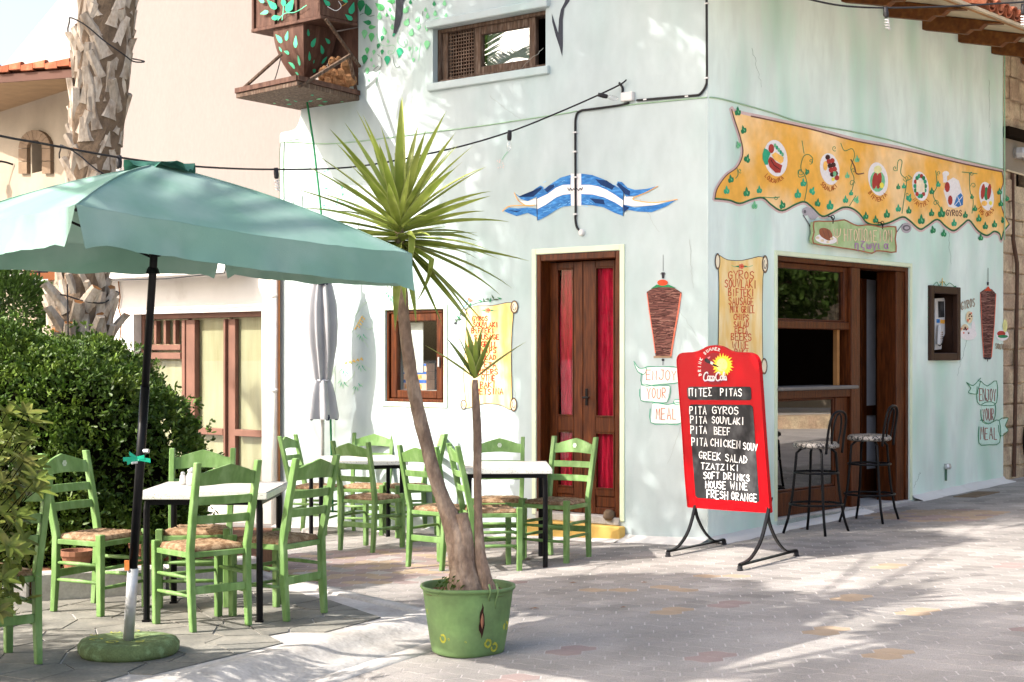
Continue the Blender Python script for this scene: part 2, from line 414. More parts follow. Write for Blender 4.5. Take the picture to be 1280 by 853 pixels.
# ---------------------------------------------------------------- flat paint and lettering
EPS = [0.0]
def patch(mb, pl, pts, off):                              # a flat painted shape
    EPS[0] = (EPS[0] + 0.00011) % 0.0009
    mb.poly([pl.px(x, y, off + EPS[0]) for x, y in pts])
def stroke(mb, pl, pts, wd, off, wd2=None):
    EPS[0] = (EPS[0] + 0.00011) % 0.0009
    o = off + EPS[0]
    P = [np.array(p, float) for p in pts]
    Q = [P[0]]
    for p in P[1:]:
        if np.hypot(*(p - Q[-1])) > 0.05: Q.append(p)
    if len(Q) < 2: return
    Lf = []; Rt = []
    n = len(Q)
    for i, p in enumerate(Q):
        d0 = Q[i] - Q[i - 1] if i else Q[1] - Q[0]
        d1 = Q[i + 1] - Q[i] if i < n - 1 else d0
        d0 = d0 / np.hypot(*d0); d1 = d1 / np.hypot(*d1)
        t = d0 + d1
        if np.hypot(*t) < 0.3: t = d1
        t = t / np.hypot(*t)
        nn = np.array((-t[1], t[0]))
        k = wd / 2 if wd2 is None else (wd + (wd2 - wd) * i / (n - 1)) / 2
        k = k * min(1.6, 1 / max(0.35, abs(float(np.dot(t, d0)))))
        e = d0 * (-wd * 0.3 if i == 0 else wd * 0.3 if i == n - 1 else 0)
        Lf.append(p + nn * k + e); Rt.append(p - nn * k + e)
    n0 = len(mb.v)
    for a, b in zip(Lf, Rt):
        mb.v.append(tuple(pl.px(a[0], a[1], o))); mb.v.append(tuple(pl.px(b[0], b[1], o)))
    for i in range(len(Lf) - 1):
        mb.f.append((n0 + 2 * i, n0 + 2 * i + 1, n0 + 2 * i + 3, n0 + 2 * i + 2)); mb.m.append(mb.mi)
def ellipse(cx, cy, rx, ry, n=20, rot=0.0, a0=0, a1=2 * math.pi):
    c, s_ = math.cos(rot), math.sin(rot)
    r = []
    for k in range(n):
        a = a0 + (a1 - a0) * k / n
        x, y = rx * math.cos(a), ry * math.sin(a)
        r.append((cx + x * c - y * s_, cy + x * s_ + y * c))
    return r
FONT = {'A': "0,0 2,6 4,0|.8,2 3.2,2", 'B': "0,0 0,6 3,5.6 3.2,4 0,3 3.6,2.4 3.6,.6 0,0", 'C': "4,5 2.5,6 .6,5 0,3 .6,.8 2.4,0 4,1", 'D': "0,0 0,6 2.6,5.2 3.8,3 2.6,.6 0,0",
 'E': "3.8,6 0,6 0,0 3.8,0|0,3 3,3", 'F': "3.8,6 0,6 0,0|0,3 3,3", 'G': "4,5 2.5,6 .6,5 0,3 .6,.8 2.4,0 3.9,.8 3.9,2.8 2.2,2.8", 'H': "0,0 0,6|4,0 4,6|0,3 4,3", 'I': "2,0 2,6",
 'J': "3.6,6 3.6,1.4 2.4,0 .6,.4 0,1.6|1.6,6 4.4,6", 'K': "0,0 0,6|4,6 0,2.8 4,0", 'L': "0,6 0,0 3.6,0", 'M': "0,0 .6,6 2.2,2 3.8,6 4.4,0", 'N': "0,0 0,6 3.8,0 3.8,6",
 'O': "2,6 .5,5 0,3 .5,1 2,0 3.5,1 4,3 3.5,5 2,6", 'P': "0,0 0,6 3,5.8 3.8,4.6 3,3.2 0,2.8", 'R': "0,0 0,6 3,5.8 3.7,4.6 3,3.3 0,2.9 3.8,0", 'S': "3.8,5 2.2,6 .4,5.2 .4,3.8 3.4,2.6 3.8,1.2 2.2,0 0,.9",
 'T': "2,0 2,6|0,6 4,6", 'U': "0,6 0,1.4 1.4,0 2.8,.2 3.8,1.6 3.8,6", 'V': "0,6 2,0 4,6", 'W': "0,6 1.1,0 2.4,4 3.7,0 4.8,6", 'X': "0,0 4,6|0,6 4,0", 'Y': "0,6 2,3 4,6|2,3 2,0", 'Z': "0,6 4,6 0,0 4,0",
 'Σ': "3.8,6 0,6 2,3 0,0 3.8,0", 'Π': "0,0 0,6|3.6,0 3.6,6|-.6,6 4.4,6", 'Λ': "0,0 2,6 4,0", 'Ψ': "2,0 2,6|0,6 .4,3.4 2,2.4 3.6,3.4 4,6", 'Ω': "0,0 1.2,0 .2,2 .4,5 2,6 3.6,5 3.8,2 2.8,0 4,0",
 'n': "0,0 0,4|0,3.2 1.4,4 2.6,3.4 2.6,-1.4", 'ζ': "0,6 3.4,6 .6,3 .4,1.2 3,.6 2.6,-1.4", 'ω': "0,4 -.2,1 1,0 2,1.4 2,3|2,1.4 3,0 4.2,1 4,4", 'γ': "0,4 1.8,0 3.6,4|1.8,0 1.8,-2", 'ι': "0,4 0,.4 .8,0", 'α': "3.4,4 2.4,.6 1.2,0 0,1 0,3 1.2,4 2.4,3.2 3.6,0",
 '.': "0,0 .5,.4", '-': "0,3 2.4,3", "'": "0,6 0,5"}
def text(mb, pl, s, x, y, h, adv, wd, off, slope=0.0, jit=0.25, lean=0.0, sx=None, arc=None):
    """hand lettering: baseline starts at photo point (x, y); adv = step per letter; arc=(cx, cy, rx, ry, a0, a1) sets it on an ellipse"""
    sc = h / 6.0; sx = sx or sc
    n = len(s)
    for i, ch in enumerate(s):
        if ch == ' ': continue
        jy = (rnd() - 0.5) * jit * sc * 2; js = 1 + (rnd() - 0.5) * 0.12 * (jit > 0)
        for stt in FONT[ch].split('|'):
            pts = []
            for q in stt.split():
                a, b = q.split(','); a = float(a); b = float(b)
                a = (a + (rnd() - 0.5) * jit) * js; b = (b + (rnd() - 0.5) * jit) * js
                if arc:
                    cx, cy, rx, ry, a0, a1 = arc
                    th = a0 + (a1 - a0) * (i + 0.5) / n
                    ox, oy = cx + rx * math.cos(th), cy - ry * math.sin(th)
                    sgn = 1 if a1 < a0 else -1          # letters stand outwards (top arc) or inwards (bottom arc)
                    tx, ty = sgn * math.sin(th), sgn * math.cos(th)
                    ln = math.hypot(tx, ty); tx /= ln; ty /= ln
                    pts.append((ox + (a - 2) * sx * tx + b * sc * ty, oy + (a - 2) * sx * ty - b * sc * tx))
                else:
                    X = x + i * adv + a * sx + b * sc * lean
                    pts.append((X, y + slope * (X - x) - b * sc + jy))
            stroke(mb, pl, pts, wd, off)
def ivy(mb, pl, x, y, s, off, a=0.0):                     # lobed ivy leaf
    pts = [(0, 1.25), (.28, .8), (.42, .35), (.85, .35), (.95, -.1), (.78, -.55), (.35, -.75), (0, -.6), (-.35, -.75), (-.78, -.6), (-.92, -.15), (-.8, .3), (-.42, .32), (-.28, .8)]
    c, q = math.cos(a), math.sin(a)
    patch(mb, pl, [(x + s * .72 * (px_ * c - py_ * q), y - s * (px_ * q + py_ * c)) for px_, py_ in pts], off)
def leafp(mb, pl, x, y, s, off, a=0.0, w=0.5):             # drop-shaped leaf
    c, q = math.cos(a), math.sin(a)
    pts = [(0, 1), (w * .55, .35), (w, -.3), (w * .6, -.8), (0, -.95), (-w * .6, -.8), (-w, -.3), (-w * .55, .35)]
    patch(mb, pl, [(x + s * (px_ * c - py_ * q), y - s * (px_ * q + py_ * c)) for px_, py_ in pts], off)
# leaf masses above the picture: photo point that each one shades, height factor, radius, leaves
BLOBS_WALL = [(650, 150, 4.8, .75, 1300), (720, 60, 4.5, .7, 900), (800, 120, 5.2, .75, 1000), (840, 40, 4.8, .7, 550), (700, 230, 5.2, .75, 1300), (790, 220, 5.6, .7, 1400), (860, 200, 5.4, .6, 1100),
    (660, 320, 5.4, .65, 1200), (740, 330, 5.6, .7, 1100), (820, 320, 5.8, .7, 1000), (870, 330, 5.4, .5, 450), (690, 430, 5.6, .6, 1200), (760, 440, 5.8, .65, 1000), (840, 430, 5.8, .65, 850), (720, 540, 6.2, .6, 700), (800, 550, 6.4, .65, 700), (860, 560, 6.2, .5, 420),
    (770, 640, 6.4, .5, 400), (850, 640, 6.4, .5, 350), (600, 60, 4.8, .5, 350), (520, 60, 4.6, .5, 350), (600, 240, 5.0, .35, 250), (440, 170, 4.4, .3, 150)]
BLOBS_GROUND = [(610, 748, 4.0, .36, 900), (665, 738, 4.0, .42, 1400), (720, 731, 4.0, .45, 1600), (780, 731, 4.0, .45, 1600), (840, 738, 4.0, .42, 1400), (895, 752, 4.0, .38, 1200), (935, 775, 4.0, .32, 800), (760, 752, 4.0, .45, 1500), (1080, 848, 4.4, .36, 800), (1150, 828, 4.4, .42, 1200), (1215, 812, 4.4, .42, 1100), (1275, 800, 4.4, .42, 1000), (1180, 853, 4.3, .4, 1000), (1255, 845, 4.3, .45, 1200), (1155, 788, 4.6, .26, 350), (1215, 772, 4.6, .30, 500), (1270, 762, 4.6, .24, 250), (1100, 742, 4.8, .22, 240), (1010, 853, 4.4, .22, 260), (1170, 722, 5.0, .2, 30), (1240, 655, 5.4, .35, 130), (1130, 662, 5.6, .25, 70)]
BLOBS_LOW = [((-4.6, 6.6, 1.6), .75, 1500), ((-5.2, 7.4, 1.6), .8, 1400), ((-4.3, 5.9, 1.4), .6, 900)]
BLOBS_3D = [((1.45, 11.95, 1.35), 5.2, .36, 700), ((1.7, 11.6, 1.25), 5.2, .36, 700), ((1.25, 12.2, 1.1), 5.4, .3, 350), ((1.6, 11.8, .85), 5.3, .22, 160)]
# ---------------------------------------------------------------- ground, street paving, patio
def sheet(name, x0, x1, y0, y1, m, dz, n=8):
    mb = MB()
    P = [[(x0 + (x1 - x0) * j / n, y0 + (y1 - y0) * i / n, 0) for j in range(n + 1)] for i in range(n + 1)]
    P = [[(x, y, ground_z(max(-12, min(14, x)), max(-6, min(30, y))) + dz) for x, y, z in r] for r in P]
    mb.grid(P)
    return mb.build(name, m, kind='structure')
g = MB()
xs = [-700, -60, -12, 14, 60, 700]; ys = [-400, -40, -6, 30, 80, 900]
g.grid([[(x, y, ground_z(max(-12, min(14, x)), max(-6, min(30, y))) - 0.03) for x in xs] for y in ys])
g.build('ground', M_cement, kind='structure')
street = sheet('pavement', -12, 14, -6, 30, M_joint, -0.0012, 1)
# zigzag concrete pavers: rows of interlocking blocks
PL, PW = 0.235, 0.135
PA = math.radians(-38)                      # rows run roughly parallel to the sunny facade
ca, sa = math.cos(PA), math.sin(PA)
PP = 0.045                                    # length of the pointed ends
def paver_outline():
    L_, W_, p = PL / 2, PW / 2, PP
    bot = [(-L_ + p, -W_), (-.035, -W_ + .009), (.035, -W_ - .009), (L_ - p, -W_)]
    return bot + [(L_, 0)] + [(x, y + PW) for x, y in bot[::-1]] + [(-L_, 0)]
OUT = paver_outline()
def inset(k):
    r = []; n = len(OUT)
    for i in range(n):
        a, b, c = OUT[i - 1], OUT[i], OUT[(i + 1) % n]
        e0 = (b[0] - a[0], b[1] - a[1]); e1 = (c[0] - b[0], c[1] - b[1])
        l0 = math.hypot(*e0); l1 = math.hypot(*e1); n0_ = (-e0[1] / l0, e0[0] / l0); n1_ = (-e1[1] / l1, e1[0] / l1)
        m = (n0_[0] + n1_[0], n0_[1] + n1_[1]); q = (m[0] * n0_[0] + m[1] * n0_[1])
        r.append((b[0] + m[0] * k / q, b[1] + m[1] * k / q))
    return r
def paver_mesh():
    n = len(OUT)
    vs = [p + (0.0,) for p in inset(.0042)] + [p + (-0.004,) for p in inset(.0034)]
    return vs, [tuple(range(n))] + [(i, n + i, n + (i + 1) % n, (i + 1) % n) for i in range(n)]
PV, PF = paver_mesh()
PATIO = [(-0.43, 9.20), (-1.02, 8.17), (-1.55, 7.30), (-2.15, 6.45), (-3.2, 5.3), (-7.0, 3.0), (-9, 11.6), (-4.4, 10.6), (-1.95, 11.35), (-1.47, 10.62)]
def inside(x, y, poly):
    r = False; j = len(poly) - 1
    for i in range(len(poly)):
        xi, yi = poly[i]; xj, yj = poly[j]
        if (yi > y) != (yj > y) and x < (xj - xi) * (y - yi) / (yj - yi) + xi: r = not r
        j = i
    return r
pvs = []
gn = Vector((-0.0486, 0.0066, 1)).normalized(); gy_ = gn.cross(Vector((ca, sa, 0))).normalized(); gx_ = gy_.cross(gn)
base_m = Matrix((gx_, gy_, gn)).transposed().to_4x4()
for j in range(-78, 222):
    for i in range(-96, 192):
        a = i * (PL - PP); b = (j + .5 * (i % 2)) * PW
        x = a * ca - b * sa; y = a * sa + b * ca + 6.0
        if y < 5.2 or y > 24 or abs(x) > 0.36 * y + 1.2: continue
        q = Vector((x, y, 0)) - CORNER
        if q.dot(W1.n) < -0.05 and q.dot(W2.n) < -0.05: continue
        if inside(x, y, PATIO) : continue
        if q.dot(W1.n) < 0.0 and q.dot(D1) > -0.1: continue
        if q.dot(W2.n) < 0.0 and q.dot(D2) > -0.1: continue
        pvs.append((x, y))
def paver_kind(x, y):
    h = math.sin(x * 12.9898 + y * 78.233) * 43758.5453; h -= math.floor(h)
    if -2.2 < x < -0.35 and 11.2 < y < 13.4: return 2 if h < 0.45 else (1 if h < 0.85 else 0)     # coloured star pattern near the tables
    if math.hypot(x - 3.75, (y - 13.95)) < 0.55: return 1 if h < 0.75 else 2
    return 0
SPOTS = [(0.60, 10.35, 1), (0.92, 9.35, 1), (1.72, 8.45, 1), (0.35, 8.20, 2), (2.05, 9.5, 1), (1.05, 10.25, 1), (2.35, 8.95, 1), (-0.62, 7.55, 2), (1.0, 7.9, 2), (1.45, 10.75, 1), (1.35, 9.55, 2), (2.6, 10.9, 1), (0.02, 7.5, 2), (2.75, 8.1, 2), (-0.2, 10.2, 1), (1.9, 7.75, 1), (3.3, 10.6, 2), (-0.05, 11.0, 2)]
kinds = {}
for k, (x, y) in enumerate(pvs): kinds[k] = paver_kind(x, y)
for sx_, sy_, kd in SPOTS:
    near = sorted(range(len(pvs)), key=lambda k: math.hypot(pvs[k][0] - sx_, pvs[k][1] - sy_))[:2]
    for k in near: kinds[k] = kd
infr = [k for k, (x, y) in enumerate(pvs) if abs(x + 0.1) < 0.323 * (y + 0.1) and (HC - ground_z(x, y)) / (y + 0.1) * F + HY < 853]
infr.sort(key=lambda k: pvs[k][1])
single = set(infr[:300])
PM = [M_paver, M_paver_o, M_paver_p]
pmesh = []
for mm in PM:
    me = bpy.data.meshes.new('paver'); me.from_pydata(PV, [], PF); me.materials.append(mm); pmesh.append(me)
NN = len(PV)
sv = []; sf = []; sm = []
for k, (x, y) in enumerate(pvs):
    z = ground_z(x, y) + 0.0010 * (rnd() - 0.5)
    if k in single:
        o = bpy.data.objects.new('paver', pmesh[kinds[k]])
        o.parent = street
        o.matrix_local = Matrix.Translation(Vector((x, y, z)) - Vector(street.location)) @ base_m
        COL.objects.link(o)
    else:
        n0 = len(sv)
        for p in PV:
            v = base_m @ Vector(p)
            sv.append((v.x + x, v.y + y, v.z + z))
        for f in PF: sf.append(tuple(q + n0 for q in f)); sm.append(kinds[k])
mb = MB(); mb.v = sv; mb.f = sf; mb.m = sm
mb.build('pavers', PM, street, kind='stuff', fix=False)
def slab(name, poly, z0, z1, m, parent=None, kind='structure'):
    mb = MB(); mb.prism(poly, lambda x, y: (x, y, z0), lambda x, y: (x, y, z1))
    return mb.build(name, m, parent, kind=kind)
patio = slab('patio', PATIO, -0.3, -0.006, M_cement)
# irregular flagstones on the patio
def clip(poly, px_, py_, nx, ny):
    out = []
    for i in range(len(poly)):
        a = poly[i]; b = poly[(i + 1) % len(poly)]
        da = (a[0] - px_) * nx + (a[1] - py_) * ny; db = (b[0] - px_) * nx + (b[1] - py_) * ny
        if da <= 0: out.append(a)
        if (da < 0 < db) or (db < 0 < da):
            t = da / (da - db); out.append((a[0] + (b[0] - a[0]) * t, a[1] + (b[1] - a[1]) * t))
    return out
seeds = []
for j in range(21):
    for i in range(15):
        seeds.append((-4.2 + i * 0.29 + U(-.12, .12) + 0.14 * (j % 2), 6.0 + j * 0.265 + U(-.10, .10)))
inner = [(-0.68, 9.22), (-1.18, 8.32), (-1.70, 7.46), (-2.30, 6.65), (-3.3, 5.6), (-4.6, 5.3), (-4.6, 10.3), (-1.9, 11.1), (-1.53, 10.45)]
for k, (x, y) in enumerate(seeds):
    if not inside(x, y, inner): continue
    poly = [(x - .6, y - .6), (x + .6, y - .6), (x + .6, y + .6), (x - .6, y + .6)]
    for q, (a, b) in enumerate(seeds):
        if q == k or abs(a - x) > 1.2 or abs(b - y) > 1.2: continue
        d = math.hypot(a - x, b - y); nx, ny = (a - x) / d, (b - y) / d
        poly = clip(poly, (x + a) / 2 - nx * .006, (y + b) / 2 - ny * .006, nx, ny)
    ni = len(inner)
    ar = sum(inner[i][0] * inner[(i + 1) % ni][1] - inner[(i + 1) % ni][0] * inner[i][1] for i in range(ni))
    ok = len(poly) > 2
    for i in range(ni):
        a = inner[i]; b = inner[(i + 1) % ni]
        ex, ey = b[0] - a[0], b[1] - a[1]; L_ = math.hypot(ex, ey)
        n_ = (ey / L_, -ex / L_) if ar > 0 else (-ey / L_, ex / L_)
        if ok and abs((x - a[0]) * n_[0] + (y - a[1]) * n_[1]) < 0.6: poly = clip(poly, a[0], a[1], n_[0], n_[1])
        if len(poly) < 3: ok = False
    if not ok: continue
    dz = U(-.001, .002)
    mb = MB(); mb.prism(poly, lambda a, b: (a, b, -0.012), lambda a, b: (a, b, 0.0 + dz))
    mb.build('flagstone', M_slate, patio)
# rounded worn kerb along the street edge and a flat cement strip at its foot
def ribbon3(path, prof, name, m, parent=None, **k):
    mb = MB(); P = []
    pts = [Vector((p[0], p[1], 0)) for p in path]
    for i, p in enumerate(pts):
        d = (pts[min(i + 1, len(pts) - 1)] - pts[max(i - 1, 0)]).normalized()
        n_ = Vector((d.y, -d.x, 0))
        P.append([p + n_ * a + Vector((0, 0, z(p + n_ * a) if callable(z) else z)) for a, z in prof])
    mb.grid(P)
    return mb.build(name, m, parent, smooth=True, **k)
edge = cr([(-0.43, 9.20), (-1.02, 8.17), (-1.55, 7.30), (-2.15, 6.45), (-3.2, 5.3)], 8)
edge = [(x + U(-.006, .006), y + U(-.006, .006)) for x, y in edge]
gz = lambda d: (lambda p: ground_z(p.x, p.y) + d)
ribbon3(edge[::-1], [(.26, gz(-.02)), (.24, gz(.010)), (.15, gz(.028)), (.075, -.040), (.03, -.016), (-.01, .002), (-.06, .008), (-.13, .007), (-.16, -.02)], 'kerb', M_kerbw, patio)
ribbon3(edge[::-1], [(.40, gz(-.02)), (.395, gz(.004)), (.30, gz(.007)), (.235, gz(.006))], 'kerb_strip', M_kerbw, patio)
ribbon3([(-0.40, 9.22), (-0.95, 9.93), (-1.50, 10.66), (-1.98, 11.38)], [(.02, gz(-.03)), (.015, .004), (-.05, .008), (-.10, .007), (-.115, -.02)][::1], 'edge_strip', M_kerbw, patio)
# raised planting bed behind the tables
bed = slab('planting_bed', [(-6.5, 9.15), (-2.95, 9.72), (-2.2, 10.06), (-1.72, 10.55), (-1.9, 12.6), (-7, 14)], -0.2, 0.13, M_soil)
for a, b in (((-6.5, 9.15), (-4.2, 9.52)), ((-4.19, 9.52), (-2.96, 9.72)), ((-2.95, 9.72), (-2.21, 10.06)), ((-2.20, 10.065), (-1.73, 10.55))):
    mb = MB(); mb.bar((a[0], a[1], .06), (b[0], b[1], .06), .13, .22)
    mb.build('kerb_stone', M_cement, bed, bevel=.012)
# mown ground beyond, sky is the world
# ---------------------------------------------------------------- the mint taverna on the corner
tav = empty('taverna', CORNER, 'mint green corner taverna covered in painted banners, scrolls and ivy', 'building')
def opening(pl, tl, tr, bl, br, lvl=None):
    a, b, c, d = pl.uv(*tl), pl.uv(*tr), pl.uv(*bl), pl.uv(*br)
    return [(a[0] + c[0]) / 2, (b[0] + d[0]) / 2, (c[1] + d[1]) / 2 if lvl is None else lvl, (a[1] + b[1]) / 2]
O_UP = opening(W1, (541, 36), (682, 11), (541, 104), (682, 83))
O_SM = opening(W1, (482, 388), (555, 387), (482, 502), (555, 504))
O_DR = opening(W1, (671, 319), (775, 313), (671, 650), (775, 650), 0.12)
O_SH = opening(W2, (971, 321), (1137, 333), (971, 650), (1137, 620), 0.10)
O_PH = opening(W2, (1162, 361), (1196, 363), (1161, 448), (1195, 446))
def wall_mesh(mb, pl, u0, u1, v0, v1, ops, th=0.26):
    us = sorted({u0, u1} | {q for o in ops for q in o[:2]}); vs = sorted({v0, v1} | {q for o in ops for q in o[2:]})
    for i in range(len(us) - 1):
        for j in range(len(vs) - 1):
            a, b, c, d = us[i], us[i + 1], vs[j], vs[j + 1]
            if any(o[0] - 1e-6 <= a and b <= o[1] + 1e-6 and o[2] - 1e-6 <= c and d <= o[3] + 1e-6 for o in ops): continue
            mb.add([pl.w(a, c), pl.w(b, c), pl.w(b, d), pl.w(a, d)], [(0, 1, 2, 3)])
    for a, b, c, d in ops:
        for p, q in (((a, c), (b, c)), ((b, c), (b, d)), ((b, d), (a, d)), ((a, d), (a, c))):
            mb.add([pl.w(p[0], p[1]), pl.w(q[0], q[1]), pl.w(q[0], q[1], -th), pl.w(p[0], p[1], -th)], [(0, 1, 2, 3)])
UL = W1.uv(448, 126)[0]; ULL = W1.uv(350, 300)[0]; VL = W1.uv(372, 168)[1]
mb = MB()
wall_mesh(mb, W1, UL, 0, -0.6, 6.2, [O_UP, O_SM, O_DR])
tl_ = []
for x, y in cr([(350, 170), (352, 166), (362, 164), (370, 160), (375, 148), (377, 128), (377, 118)], 4): tl_.append(W1.uv(x, y))
low = [(ULL, -0.6), (UL, -0.6), (UL, tl_[-1][1])] + [p for p in tl_[::-1]]
mb.poly([W1.w(*p) for p in low])
n_ = len(low)
for i in range(2, n_):
    a = low[i]; b = low[(i + 1) % n_]
    mb.add([W1.w(*a), W1.w(*b), W1.w(b[0], b[1], -.3), W1.w(a[0], a[1], -.3)], [(0, 1, 2, 3)])
mb.add([W1.w(UL, tl_[-1][1]), W1.w(UL, 6.2), W1.w(UL, 6.2, -5), W1.w(UL, tl_[-1][1], -5)], [(0, 1, 2, 3)])
facade = mb.build('facade_wall', M_mint_w, tav, fix=False)
UR = W2.uv(1254, 300)[0]
mb = MB()
wall_mesh(mb, W2, 0, UR, -0.6, 4.86, [O_SH, O_PH])
mb.add([W2.w(UR, -.6), W2.w(UR, 4.86), W2.w(UR, 4.86, -5), W2.w(UR, -.6, -5)], [(0, 1, 2, 3)])
mb.build('side_wall', M_mint_g, tav, label='shaded side wall in greener mint paint', fix=False)
# rooms behind the openings
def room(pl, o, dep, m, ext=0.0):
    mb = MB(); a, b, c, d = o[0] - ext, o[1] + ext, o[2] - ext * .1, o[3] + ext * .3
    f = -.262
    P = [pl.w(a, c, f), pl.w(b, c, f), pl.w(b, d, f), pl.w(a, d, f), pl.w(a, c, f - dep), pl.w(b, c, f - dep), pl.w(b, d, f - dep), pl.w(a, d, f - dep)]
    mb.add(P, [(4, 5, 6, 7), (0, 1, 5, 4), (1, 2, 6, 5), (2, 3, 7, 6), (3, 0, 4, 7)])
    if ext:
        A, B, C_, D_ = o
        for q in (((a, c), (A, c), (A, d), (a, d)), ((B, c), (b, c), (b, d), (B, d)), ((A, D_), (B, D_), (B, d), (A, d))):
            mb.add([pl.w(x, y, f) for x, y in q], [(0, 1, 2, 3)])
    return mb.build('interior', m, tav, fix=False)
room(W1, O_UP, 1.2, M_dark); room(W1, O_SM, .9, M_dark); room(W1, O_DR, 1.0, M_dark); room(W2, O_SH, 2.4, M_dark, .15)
# pale bands round the openings
def band(pl, o, wd, m=M_trim, bottom=True, out=.012):
    a, b, c, d = o
    mb = MB()
    pl.wbox(mb, a - wd, a - .002, c - (wd if bottom else 0), d + wd, -.01, out)
    pl.wbox(mb, b + .002, b + wd, c - (wd if bottom else 0), d + wd, -.01, out)
    pl.wbox(mb, a - .002, b + .002, d + .002, d + wd, -.01, out)
    if bottom: pl.wbox(mb, a - .002, b + .002, c - wd, c - .002, -.01, out)
    return mb.build('trim_band', m, tav, bevel=.004)
band(W1, O_SM, .045); band(W1, O_DR, .05, bottom=False); band(W2, O_SH, .04, bottom=False)
mb = MB()                                              # plaster ledges round the upper window
a, b, c, d = O_UP
W1.wbox(mb, a - .05, b + .05, d + .003, d + .075, -.01, .05); W1.wbox(mb, a - .05, b + .05, c - .075, c - .003, -.01, .035)
mb.build('window_ledge', M_mint_w, tav, bevel=.008)
def frame(pl, o, wd, m, parent, name='frame', o0=-.1, o1=-.03, bev=.006, sides=(1, 1, 1, 1)):
    a, b, c, d = o
    ws = [wd * k for k in sides]                         # left right bottom top
    mb = MB()
    pl.wbox(mb, a, a + ws[0], c, d, o0, o1); pl.wbox(mb, b - ws[1], b, c, d, o0, o1)
    if ws[2]: pl.wbox(mb, a + ws[0], b - ws[1], c, c + ws[2], o0, o1 - .002)
    if ws[3]: pl.wbox(mb, a + ws[0], b - ws[1], d - ws[3], d, o0, o1 - .002)
    return mb.build(name, m, parent, bevel=bev)
def pane(pl, a, b, c, d, out, m, parent, name='pane', th=.006):
    mb = MB(); pl.wbox(mb, a, b, c, d, out - th, out)
    return mb.build(name, m, parent)
def sub(pl, pxs):                                         # photo x positions to wall u
    return [pl.uv(x, HY)[0] for x in pxs]
# upper window: mesh screen on the left, sliding sash on the right
wn = frame(W1, O_UP, .035, M_oldwood, tav, 'upper_window', -.20, -.06)
pl = W1.shift(-.12)
a, b, c, d = O_UP
um, ur_ = pl.uv(596, 60)[0], pl.uv(672, 60)[0]
mb = MB(); step = .032
x = a + .05
while x < um - .02:
    pl.wbox(mb, x, x + .010, c + .03, d - .03, -.004, .004); x += step
y = c + .05
while y < d - .04:
    pl.wbox(mb, a + .035, um - .02, y, y + .010, .0045, .009); y += step
mb.build('wire_screen', M_oldwood, wn)
mb = MB(); pl.wbox(mb, a + .036, a + .10, c + .036, d - .036, -.01, .03)
mb.build('stile', M_oldwood, wn, bevel=.004)
sash = (um, ur_, c + .03, d - .03)
frame(pl, sash, .075, M_oldwood, wn, 'sash', -.02, .03)
pane(pl, um + .06, ur_ - .06, c + .09, d - .09, .0, glass('reflective_glass', .32), wn)
pane(pl, um + .06, ur_ - .06, c + .09, d - .09, -.08, M_lace, wn, 'net_curtain')
# small window with its boxes
wn = frame(W1, O_SM, .03, M_brown, tav, 'small_window', -.18, -.012)
sash = (O_SM[0] + .045, O_SM[1] - .045, O_SM[2] + .035, O_SM[3] - .03)
frame(W1, sash, .075, M_brown, wn, 'sash', -.07, -.025)
a, b, c, d = sash
pane(W1, a + .06, b - .06, c + .06, d - .06, -.05, M_glass, wn)
pl = W1.shift(-.12)
mb = MB(); pl.wbox(mb, a + .07, a + .33, c + .24, d - .085, -.01, 0)
mb.build('white_cloth', M_white, wn, bevel=.002)
mb = MB(); pl.wbox(mb, a + .05, b - .05, c + .02, c + .075, -.20, .03)
mb.build('inner_sill', M_white, wn, bevel=.004)
mb = MB()
for u_, v_ in ((b - .03, c + .34),):
    W1.wbox(mb, u_ - .012, u_ + .006, v_ - .045, v_ + .045, -.024, -.004)
mb.build('handle', M_steel, wn, bevel=.003)
for k, (z0, h_) in enumerate(((.077, .095), (.174, .075), (.251, .075))):
    for u0_, wd in ((.065, .15), (.225, .14)):
        bx_ = MB(); bx_.mi = 0; pl.wbox(bx_, a + u0_, a + u0_ + wd, c + z0, c + z0 + h_, -.12, -.01)
        bx_.mi = 1; pl.wbox(bx_, a + u0_ + .002, a + u0_ + wd - .002, c + z0 + h_ * .68, c + z0 + h_ * .98, -.11, -.006)
        bx_.mi = 2; pl.wbox(bx_, a + u0_ + .02, a + u0_ + wd * .55, c + z0 + h_ * .12, c + z0 + h_ * .55, -.11, -.007)
        q = bx_.build('carton', [pnt('carton_salmon', 226, 176, 150), pnt('carton_blue', 44, 96, 176), pnt('carton_orange', 232, 150, 70)], None)
        if u0_ < .1: lab = ['red, white and blue carton at the bottom left of the window stack', 'middle carton on the left in the small window stack', 'top carton on the left under the white cloth in the small window'][k]
        else: lab = ['bottom right carton in the small window, by the dark glass', 'middle carton on the right in the small window stack', 'top carton on the right of the small window stack'][k]
        mark(q, lab, 'carton', 'cartons stacked in the small window')
